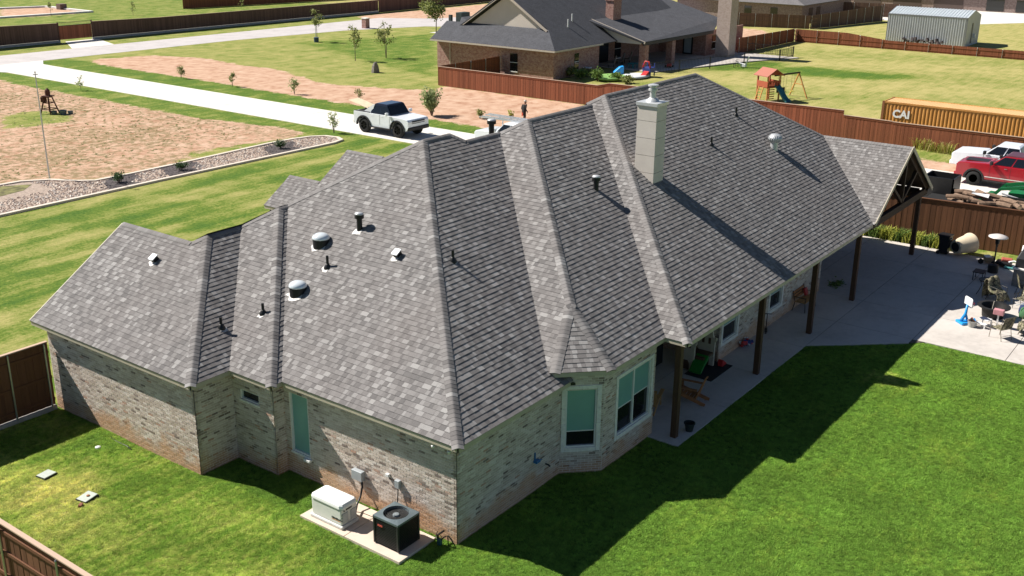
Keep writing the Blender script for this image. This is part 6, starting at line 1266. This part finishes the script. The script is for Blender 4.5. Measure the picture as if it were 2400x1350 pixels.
def pickup(name, lab, loc, rz, L_, W_, wb, r_, hood, belt, roofz, cab0, cab1, pm, roofm, rim, flare=None, clear=.42, bedtop=None, cabm=None, ws=.75, rs=.25, chrome=False):
    """x forward, rear axle at -wb/2; cab from cab0 (rear) to cab1 (windscreen foot)"""
    v = thing(name, lab, 'truck', loc, rz); hw = W_/2; fx, rx = wb/2, -wb/2; xf, xr = L_*.5+.03, -L_*.5; ar = r_*1.22; bt = bedtop or belt
    oo = [(xr, clear+.12), (xr, bt)] if False else None
    # body side outline (x,z), wheel arches cut out; the bed part stops at the bed floor
    low = [(xr+.05, clear)]+arc(rx, ar, r_)+arc(fx, ar, r_)+[(xf-.15, clear)]
    low = [p for p in low]; low[1] = (rx-ar, max(low[1][1], clear)); 
    up_ = [(xf, clear+.25), (xf, hood-.18), (xf-.12, hood-.04), (xf-.5, hood), (cab1+.05, hood+.07), (cab1-.1, belt), (cab0, belt), (cab0-.02, bt), (xr+.03, bt), (xr, bt-.08), (xr, clear+.2)]
    body = MB().prism(low+up_, -hw, hw, 'y'); bo = body.build('body', pm, v, bevel=.045)
    # bed opening: thin dark plate, shade of the open bed put into its colour
    ln = MB(); ln.bb(xr+.14, cab0-.12, -hw+.16, hw-.16, bt-.01, bt+.012); ln.build('bed_shade', mat('bed_shade', (.03, .03, .03), .8), v)
    for y_ in (-hw+.08, hw-.08): MB().bb(xr+.06, cab0-.05, y_-.07, y_+.07, bt, bt+.06).build('bed_rail', PLAST if flare else pm, v, bevel=.02)
    # greenhouse
    b0, b1_ = (cab0, cab1), (cab0+rs, cab1-ws); tw = hw*.80
    rings = [[(b0[0], -hw*.95, belt), (b0[1], -hw*.93, belt+.0), (b0[1], hw*.93, belt), (b0[0], hw*.95, belt)], [(b1_[0], -tw, roofz-.06), (b1_[1], -tw, roofz-.06), (b1_[1], tw, roofz-.06), (b1_[0], tw, roofz-.06)], [(b1_[0]+.12, -tw+.1, roofz), (b1_[1]-.12, -tw+.1, roofz), (b1_[1]-.12, tw-.1, roofz), (b1_[0]+.12, tw-.1, roofz)]]
    MB().loft(rings).build('cab', cabm or pm, v, bevel=.03)
    if roofm is not pm: MB().loft([[(x, y, z+.008) for x, y, z in rings[1]], [(x, y, z+.012) for x, y, z in rings[2]]]).build('roof_panel', roofm, v, bevel=.02)
    lerp = lambda a, c, f_: tuple(p+(q-p)*f_ for p, q in zip(a, c))
    A, B_, C_, D_ = rings[0]; E_, F_, G_, H_2 = rings[1]
    for s_, (p, q, u_, w2) in ((-1, (A, B_, F_, E_)), (1, (D_, C_, G_, H_2))):
        for f0, f1 in ((.07, .48), (.52, .93)):
            lo0, lo1 = lerp(p, q, f0), lerp(p, q, f1); hi0, hi1 = lerp(w2, u_, f0 if f0 > .1 else .03), lerp(w2, u_, f1 if f1 < .9 else .97)
            pts = [lerp(lo0, hi0, .06), lerp(lo1, hi1, .06), lerp(lo1, hi1, .90), lerp(lo0, hi0, .90)]; pts = [(x, y+s_*.012, z) for x, y, z in pts]
            g = MB(); g.add(pts+[(x, y-s_*.02, z) for x, y, z in pts], [(0, 1, 2, 3), (0, 4, 5, 1), (1, 5, 6, 2), (2, 6, 7, 3), (3, 7, 4, 0)]); g.build('side_window', CGL, v)
        for xd in (lerp(p, q, .5)[0], lerp(p, q, .98)[0]): MB().bb(xd-.008, xd+.008, s_*(hw+.002)-.004, s_*(hw+.002)+.004, clear+.15, belt-.02).build('door_seam', PLAST, v)
        for xd in (lerp(p, q, .10)[0], lerp(p, q, .58)[0]): MB().bb(xd, xd+.17, s_*hw-.015, s_*hw+.035, belt-.16, belt-.12).build('door_handle', CHR if chrome else pm, v, bevel=.008)
        mr = MB().bb(cab1-.22, cab1-.05, s_*(hw+.05)-.02, s_*(hw+.30), belt+.02, belt+.26).build('mirror', PLAST if chrome else pm, v, bevel=.03)
        MB().bb(rx+ar+.02, fx-ar-.02, s_*(hw-.02), s_*(hw+.10), clear-.08, clear-.02).build('side_step', PLAST, v, bevel=.015)
        if chrome: MB().bb(rx+ar+.1, fx-ar-.1, s_*hw-.01, s_*hw+.018, clear+.16, clear+.21).build('side_moulding', CHR, v)
        for cx_ in (fx, rx):
            a = MB(); o_ = arc(cx_, ar+.10, r_, 11); i_2 = arc(cx_, ar-.02, r_, 11); a.prism(o_+i_2[::-1], s_*(hw-.06), s_*(hw+(.07 if flare else .015)), 'y'); a.build('fender_flare', flare or PLAST, v, bevel=.012)
        MB().bb(xf-.10, xf+.02, s_*hw*.62, s_*hw*.96, hood-.34, hood-.17).build('headlight', WHT if not chrome else CHR, v, bevel=.02); MB().bb(xr-.012, xr+.02, s_*hw*.80, s_*hw*.97, bt-.45, bt-.12).build('tail_light', RED, v)
    for nm, (p, q, u_, w2), off in (('windscreen', (B_, C_, G_, F_), .014), ('rear_window', (D_, A, E_, H_2), -.014)):
        pts = [lerp(lerp(p, q, .05), lerp(w2, u_, .05), .07), lerp(lerp(p, q, .95), lerp(w2, u_, .95), .07), lerp(lerp(p, q, .95), lerp(w2, u_, .95), .93), lerp(lerp(p, q, .05), lerp(w2, u_, .05), .93)]; pts = [(x+off, y, z+.01) for x, y, z in pts]
        g = MB(); g.add(pts+[(x-off*2, y, z-.02) for x, y, z in pts], [(0, 1, 2, 3), (0, 4, 5, 1), (1, 5, 6, 2), (2, 6, 7, 3), (3, 7, 4, 0)]); g.build(nm, CGL, v)
    MB().bb(xf-.08, xf+.012, -hw*.62, hw*.62, hood-.36, hood-.14).build('grille', PLAST, v, bevel=.015)
    MB().bb(xf-.22, xf+.10, -hw*.97, hw*.97, clear-.02, clear+.26).build('bumper', PLAST if flare else (pm if chrome else PLAST), v, bevel=.05); MB().bb(xr-.10, xr+.12, -hw*.95, hw*.95, clear-.02, clear+.22).build('bumper', PLAST, v, bevel=.04)
    MB().bb(xr+.3, xf-.4, -hw*.7, hw*.7, clear-.14, clear+.06).build('chassis', PLAST, v)
    for x_ in (fx, rx):
        for s_ in (-1, 1): wheel(v, x_, s_*(hw-.14), r_, .30, rim)
    return v
WHP = carpaint('white_car_paint', (.84, .87, .91)); REDP = carpaint('red_car_paint', (.36, .008, .018)); BLK = carpaint('black_roof_glass', (.012, .014, .025), .08)
hm = pickup('pickup_truck', 'boxy white electric pickup with black roof carrying plywood', (40.1, 39.55, .03), R(-90), 5.55, 2.3, 3.45, .55, 1.46, 1.54, 2.30, -1.1, .98, WHP, BLK, RIMB, flare=PLAST, clear=.62, bedtop=1.56, ws=.42, rs=.35, cabm=BLK)
for s_ in (-1, 1): MB().bb(-1.05, 1.05, s_*1.08, s_*1.135, .46, .80).build('sill_cladding', PLAST, hm, bevel=.02)
MB().bb(2.76, 2.82, -.86, .86, 1.16, 1.21).build('light_bar', WHT, hm); MB().prism([(-1.9, 1.54), (-.95, 1.54), (-.68, 2.2), (-.85, 2.2)], -1.02, -.92, 'y').build('sail_panel', WHP, hm); MB().prism([(-1.9, 1.54), (-.95, 1.54), (-.68, 2.2), (-.85, 2.2)], .92, 1.02, 'y').build('sail_panel', WHP, hm)
b_ = thing('plywood_sheet', 'pale plywood sheet sticking out of the white pickup bed', 'plywood', (40.0, 42.2, 1.80)); o = MB().box((0, .1, .22), (1.22, 2.0, .025), .05, .22).build('sheet', mat('plywood', (.78, .64, .44), .7, var=.1, scale=3), b_); MB().box((0, -.75, -.08), (.9, .5, .25)).build('cargo', PLAST, b_, bevel=.05)
pickup('crew_cab_truck', 'red crew cab pickup with black hood stripes behind the patio fence', (52.15, -2.15, .026), R(90), 6.2, 2.08, 4.0, .45, 1.42, 1.44, 2.10, -1.35, 1.15, REDP, mat('dark_red_roof', (.10, .03, .04), .3), RIMC, clear=.48, ws=.8, rs=.3, chrome=True)
rt = [o for o in COL.objects if o.name.startswith('crew_cab_truck')][0]; MB().bb(1.35, 2.75, -.5, .5, 1.455, 1.485).build('hood_stripe', mat('matt_black', (.025, .02, .022), .5), rt, bevel=.02)
pickup('crew_cab_truck', 'white crew cab pickup parked between the red one and the fence', (55.6, -.9, .01), R(90), 6.1, 2.05, 3.9, .43, 1.36, 1.38, 2.06, -1.3, 1.15, WHP, WHP, RIMC, clear=.46, ws=.8, rs=.3, chrome=True)
# white van with ladders, mostly behind the roof
vn = pickup('work_truck', 'white work truck with aluminium ladders behind the roof ridge', (41.0, 28.5, .03), R(90), 5.6, 2.0, 3.6, .38, 1.30, 1.36, 2.05, -1.2, 1.0, WHP, WHP, RIMC, clear=.42, ws=.7, rs=.3)
for nm, y_, z_ in (('a', -.35, 2.05), ('b', .25, 2.12)):
    ld = thing('aluminium_ladder', 'aluminium ladder on the rack of the white work truck', 'ladder', (41.3+y_, 29.4, z_+.10), R(-90+random.uniform(-4, 4)), 'ladders on the work truck')
    for s_ in (-.2, .2): MB().bb(-2.0, 2.2, s_-.02, s_+.02, -.04, .04).build('rail', GALV, ld)
    for k in range(13): MB().bb(-1.9+k*.32, -1.87+k*.32, -.2, .2, -.015, .015).build('rung', GALV, ld)
MB().bb(-1.9, 1.6, -.75, -.70, 1.2, 2.0).build('rack_post', GALV, vn) if False else None
for x_ in (-1.6, 1.6):
    for y_ in (-.8, .8): MB().bb(x_, x_+.06, y_-.03, y_+.03, 1.3, 2.12).build('rack_post', GALV, vn)
    MB().bb(x_, x_+.06, -.8, .8, 2.08, 2.13).build('rack_bar', GALV, vn)
# trailer with logs, black toolbox, green loader
tr_ = thing('flat_trailer', 'black flat trailer behind the brown patio fence', 'trailer', (44.2, -2.6, .026)); MB().bb(-1.0, 1.0, -3.6, 3.2, .5, .62).build('deck', PLAST, tr_); MB().bb(.95, 1.05, -3.6, 3.2, .62, 1.0).build('side_rail', PLAST, tr_); MB().bb(-1.05, -.95, -3.6, 3.2, .62, .75).build('side_rail', PLAST, tr_)
for x_ in (-1.1, 1.1):
    for y_ in (-.8, .3): wheel(tr_, x_, y_, .36, .22, RIMB)
bx2 = thing('black_bin_trailer', 'open black steel bin at the end of the trailer', 'bin', (45.7, .35, .05)); bx2.scale = (1.1, 1.45, 1.05); 
for q in ((-.75, .75, -.6, -.55, .4, 1.5), (-.75, .75, .55, .6, .4, 1.5), (-.75, -.70, -.6, .6, .4, 1.5), (.70, .75, -.6, .6, .4, 1.5)): MB().bb(*q).build('side', BLACKM, bx2)
MB().bb(-.75, .75, -.6, .6, .1, .4).build('floor', BLACKM, bx2)
rg = random.Random(8); LOGM = mat('log_bark', (.24, .155, .105), .9, var=.35, scale=6); LOGE = mat('log_end', (.50, .36, .23), .85, var=.2)
for k in range(32):
    y_ = rg.uniform(-3.2, 1.6); x_ = rg.uniform(-.75, .75); z_ = .72+rg.random()*.34; r_ = rg.uniform(.10, .17); a = rg.gauss(1.4, .35); l_ = rg.uniform(.6, 1.3); lg = thing('cut_log', 'split tan log heaped on the black trailer', 'log', (44.2+x_, -2.6+y_, z_), a, 'logs on the trailer')
    MB().tube([(-l_/2, 0, 0), (0, 0, .02), (l_/2, 0, rg.uniform(-.05, .08))], [r_, r_*1.05, r_*.95], 8).build('bark', LOGM, lg); MB().tube([(-l_/2-.004, 0, 0), (-l_/2-.001, 0, 0)], r_*.85, 8).build('cut_end', LOGE, lg)
b_ = thing('white_scrap', 'white bent sheet lying on the heaped logs', 'sheet', (43.9, -2.3, 1.18)); MB().add([(-.35, -.5, 0), (.35, -.4, .04), (.3, .5, .02), (-.25, .45, .1), (-.35, -.5, -.02), (.35, -.4, .02), (.3, .5, 0), (-.25, .45, .08)], [(0, 1, 2, 3), (7, 6, 5, 4), (0, 4, 5, 1), (1, 5, 6, 2), (2, 6, 7, 3), (3, 7, 4, 0)]).build('sheet', WHT, b_)
TG = mat('tractor_green', (.01, .16, .05), .4); lo_ = thing('tractor_loader', 'green tractor loader arms beside the trailer', 'tractor', (46.0, -3.6, .02), 0)
MB().bb(-.5, .5, -1.6, .2, .6, 1.2).build('hood', TG, lo_, bevel=.06); MB().bb(-.55, .55, -2.9, -1.5, .6, 1.3).build('body', TG, lo_, bevel=.05)
for s_ in (-.65, .65): MB().bar((s_, -1.2, 1.75), (s_, .6, 1.35), .12, .18).build('loader_arm', TG, lo_); MB().bar((s_, .6, 1.35), (s_, 1.3, .5), .12, .18).build('loader_arm', TG, lo_); MB().tube([(s_, -.6, .9), (s_, .5, 1.1)], .05, 8).build('hydraulic_ram', GALV, lo_)
MB().prism([(1.2, .15), (2.0, .15), (2.0, .25), (1.45, .8), (1.2, .8)], -1.0, 1.0, 'x').build('bucket', TG, lo_)
for s_ in (-.75, .75): wheel(lo_, s_, -.3, .4, .25, mat('yellow_rim', (.6, .45, .02), .4)); wheel(lo_, s_, -2.4, .62, .35, MATS['yellow_rim'])
# ================================================================ PERSON
pe = thing('person', 'person in black clothes and pale cap walking behind the roof ridge', 'person', (50.0, 34.2, 0), R(-15))
J = dict(pel=(0, 0, .95), ch=(.03, 0, 1.22), nk=(.09, 0, 1.47), hd0=(.12, 0, 1.56), hd1=(.14, 0, 1.66), hd2=(.13, 0, 1.75), sl=(.06, .19, 1.42), el=(-.02, .27, 1.15), wl=(.10, .26, .92), hl=(.14, .25, .84), sr=(.06, -.19, 1.42), er=(-.02, -.25, 1.14), wr=(.14, -.24, .95), hr=(.18, -.23, .87), ll=(.0, .10, .90), kl=(.16, .11, .50), al=(.02, .11, .09), tl=(.17, .12, .05), lr=(0, -.10, .90), kr=(.04, -.11, .48), ar=(-.22, -.11, .12), tr=(-.08, -.12, .05))
ed = [('pel', 'ch'), ('ch', 'nk'), ('nk', 'hd0'), ('hd0', 'hd1'), ('hd1', 'hd2'), ('nk', 'sl'), ('sl', 'el'), ('el', 'wl'), ('wl', 'hl'), ('nk', 'sr'), ('sr', 'er'), ('er', 'wr'), ('wr', 'hr'), ('pel', 'll'), ('ll', 'kl'), ('kl', 'al'), ('al', 'tl'), ('pel', 'lr'), ('lr', 'kr'), ('kr', 'ar'), ('ar', 'tr')]
rad = dict(pel=.15, ch=.16, nk=.065, hd0=.075, hd1=.10, hd2=.07, sl=.075, el=.05, wl=.035, hl=.04, sr=.075, er=.05, wr=.035, hr=.04, ll=.10, kl=.07, al=.05, tl=.045, lr=.10, kr=.07, ar=.05, tr=.045)
kk = list(J); me = bpy.data.meshes.new('body'); me.from_pydata([J[k] for k in kk], [(kk.index(a), kk.index(b_)) for a, b_ in ed], []); bo = bpy.data.objects.new('body', me); COL.objects.link(bo); bo.parent = pe
md = bo.modifiers.new('skin', 'SKIN'); sv = me.skin_vertices[0].data
for i, k in enumerate(kk): sv[i].radius = (rad[k]*1.22, rad[k]*1.22*(.85 if k in ('pel', 'ch') else 1)); sv[i].use_root = (k == 'pel')
bo.modifiers.new('sub', 'SUBSURF').levels = 2; bo.modifiers['sub'].render_levels = 2
m, t, b = _nt('person_cover'); sp = nd(t, 'ShaderNodeSeparateXYZ'); t.links.new(objco(t), sp.inputs[0])
t.links.new(ramp(t, math_(t, 'DIVIDE', sp.outputs[2], 2.0), [(0, (.015, .013, .013)), (.47, (.015, .014, .015)), (.475, (.012, .012, .014)), (.735, (.012, .012, .014)), (.745, (.33, .17, .11)), (1, (.33, .17, .11))], 'CONSTANT'), b.inputs['Base Color']); b.inputs['Roughness'].default_value = .85; me.materials.append(m)
for s_ in (-1, 1):
    fg = MB(); bx0 = Vector(J['hl' if s_ > 0 else 'hr'])
    for k in range(4): fg.tube([bx0+Vector((.01+k*.012-.02, 0, -.02)), bx0+Vector((.02+k*.012-.02, -s_*.01, -.07)), bx0+Vector((.01+k*.012-.02, -s_*.03, -.10+abs(k-1.5)*.008))], .009, 5)
    fg.tube([bx0+Vector((.03, 0, .0)), bx0+Vector((.06, 0, -.04))], .010, 5); fg.build('fingers', mat('skin', (.33, .17, .11), .6), pe)
MB().lathe([(.105, 1.70), (.115, 1.74), (.105, 1.80), (.06, 1.84), (.001, 1.85)], (.135, 0, 0), 14).bb(.2, .33, -.09, .09, 1.705, 1.725).build('cap', mat('pale_cap', (.62, .55, .48), .8), pe, smooth=True, auto=40)
MB().box((-.07, .10, .72), (.03, .16, .34), 0, 0, .1).build('tool_pouch', mat('red_cloth', (.45, .06, .03), .8), pe, bevel=.01)
# ================================================================ LAWN TUFTS (instanced, nobody could count them)
m, t, b = _nt('grass_blades'); pco = pos(t)
gcol, n2, n3 = grass_colour(t, pco, att(t, 'dry', 'INSTANCER'))
rnd = nd(t, 'ShaderNodeObjectInfo').outputs['Random']
gcol = mix(t, .25, gcol, (.20, .30, .05)); gcol = mix(t, 1.0, gcol, ramp(t, rnd, [(0, (1.15,)*3), (1, (1.0,)*3)]), 'MULTIPLY')
bl = noise(t, pco, .5, 3); vv = nd(t, 'ShaderNodeVectorMath', operation='SCALE'); t.links.new(gcol, vv.inputs[0]); t.links.new(math_(t, 'MULTIPLY', math_(t, 'ADD', 1.0, math_(t, 'MULTIPLY', rnd, 1.8)), math_(t, 'ADD', .72, math_(t, 'MULTIPLY', bl, .75))), vv.inputs['Scale']); gcol = vv.outputs[0]
t.links.new(gcol, b.inputs['Base Color']); tl = nd(t, 'ShaderNodeBsdfTranslucent'); t.links.new(gcol, tl.inputs[0]); ms = nd(t, 'ShaderNodeMixShader'); ms.inputs[0].default_value = .45; t.links.new(b.outputs[0], ms.inputs[1]); t.links.new(tl.outputs[0], ms.inputs[2]); t.links.new(ms.outputs[0], t.nodes['Material Output'].inputs[0]); b.inputs['Roughness'].default_value = .7; b.inputs['Specular IOR Level'].default_value = .15
tc = bpy.data.collections.new('tuft_sources')
for k in range(5):
    rg = random.Random(100+k); mb = MB()
    for j in range(26):
        a = rg.random()*6.28; r_ = .075*math.sqrt(rg.random()); x, y = r_*math.cos(a), r_*math.sin(a); h = rg.uniform(.018, .045); l_ = rg.uniform(.02, .06); a2 = rg.random()*6.28; w = rg.uniform(.004, .007)
        d = Vector((math.cos(a2), math.sin(a2), 0)); s_ = Vector((-d.y, d.x, 0))*w; p = Vector((x, y, -.005)); q = p+d*l_*.4+Vector((0, 0, h*.7)); e = p+d*l_+Vector((0, 0, h))
        mb.add([p-s_, p+s_, q+s_*.8, q-s_*.8, e], [(0, 1, 2, 3), (3, 2, 4)])
    o = bpy.data.objects.new('tuft', mb.mesh('tuft', m, fix=False)); tc.objects.link(o)
ng = bpy.data.node_groups.new('tufts', 'GeometryNodeTree'); ng.interface.new_socket('Geometry', in_out='INPUT', socket_type='NodeSocketGeometry'); ng.interface.new_socket('Geometry', in_out='OUTPUT', socket_type='NodeSocketGeometry')
gi = ng.nodes.new('NodeGroupInput'); go = ng.nodes.new('NodeGroupOutput'); ci = ng.nodes.new('GeometryNodeCollectionInfo'); ci.inputs[0].default_value = tc; ci.inputs['Separate Children'].default_value = True; ci.inputs['Reset Children'].default_value = True
ip = ng.nodes.new('GeometryNodeInstanceOnPoints'); ip.inputs['Pick Instance'].default_value = True
rv = ng.nodes.new('FunctionNodeRandomValue'); rv.data_type = 'FLOAT_VECTOR'; rv.inputs[0].default_value = (-.15, -.15, 0); rv.inputs[1].default_value = (.15, .15, 6.28)
na = ng.nodes.new('GeometryNodeInputNamedAttribute'); na.data_type = 'FLOAT'; na.inputs[0].default_value = 'size'
for a, c in ((gi.outputs[0], ip.inputs['Points']), (ci.outputs[0], ip.inputs['Instance']), (rv.outputs[0], ip.inputs['Rotation']), (na.outputs[0], ip.inputs['Scale']), (ip.outputs[0], go.inputs[0])): ng.links.new(a, c)
def lawn(name, lab, polys, n, holes, dens_fn=None):
    xs = np.concatenate([np.random.uniform(min(p[0] for p in P_), max(p[0] for p in P_), n) for P_ in polys]); ys_ = np.concatenate([np.random.uniform(min(p[1] for p in P_), max(p[1] for p in P_), n) for P_ in polys])
    ok = np.zeros(len(xs), bool)
    for i, P_ in enumerate(polys): ok[i*n:(i+1)*n] = inpoly(xs[i*n:(i+1)*n], ys_[i*n:(i+1)*n], P_)
    for H_ in holes: ok &= ~inpoly(xs, ys_, H_)
    rel = np.stack([xs, ys_, np.zeros_like(xs)], -1)-CAM; z = rel@FW; ok &= (np.abs(rel@RT)/z*FPX < 1290) & (np.abs(rel@UP)/z*FPX < 780)
    xs, ys_ = xs[ok], ys_[ok]; me = bpy.data.meshes.new(name); me.vertices.add(len(xs)); me.vertices.foreach_set('co', np.stack([xs, ys_, np.zeros_like(xs)], -1).ravel())
    ix = np.clip(np.searchsorted(gxs, xs), 0, nx-1); iy = np.clip(np.searchsorted(gys, ys_), 0, ny-1)
    a = me.attributes.new('dry', 'FLOAT', 'POINT'); a.data.foreach_set('value', dry[iy, ix].astype(np.float32))
    sz = .75+.6*np.random.rand(len(xs))+.25*np.sin(xs*1.7+np.sin(ys_*1.3)*2); a = me.attributes.new('size', 'FLOAT', 'POINT'); a.data.foreach_set('value', sz.astype(np.float32))
    o = bpy.data.objects.new(name, me); COL.objects.link(o); md = o.modifiers.new('tufts', 'NODES'); md.node_group = ng; print(name, len(xs)); return tag(o, lab, 'grass', kind='stuff')
hole = [[(0, 0), (0, 6.6), (-.41, 6.6), (-.41, 8.42), (-1.82, 8.42), (-1.82, 16.1), (6, 16.1), (6, 0)], [(4.83, 0), (5.755, -.93), (8.85, -.93), (8.85, 3), (4.83, 3)], [(-1.62, .62), (-.16, .62), (-.16, 4.36), (-1.62, 4.36)], PO, [(-4.86, 11.85), (-4.4, 11.85), (-4.4, 12.3), (-4.86, 12.3)], [(-4.88, 9.7), (-4.38, 9.7), (-4.38, 10.2), (-4.88, 10.2)]]
lawn('back_lawn_grass', 'short green grass of the back lawn', [[(-8, -14), (24, -14), (24, 0), (-8, 0)]], 130000, hole)
lawn('side_lawn_grass', 'short lime green grass of the side lawn', [[(-8.1, 0), (0.1, 0), (0.1, 16), (-8.1, 16)]], 46000, hole)
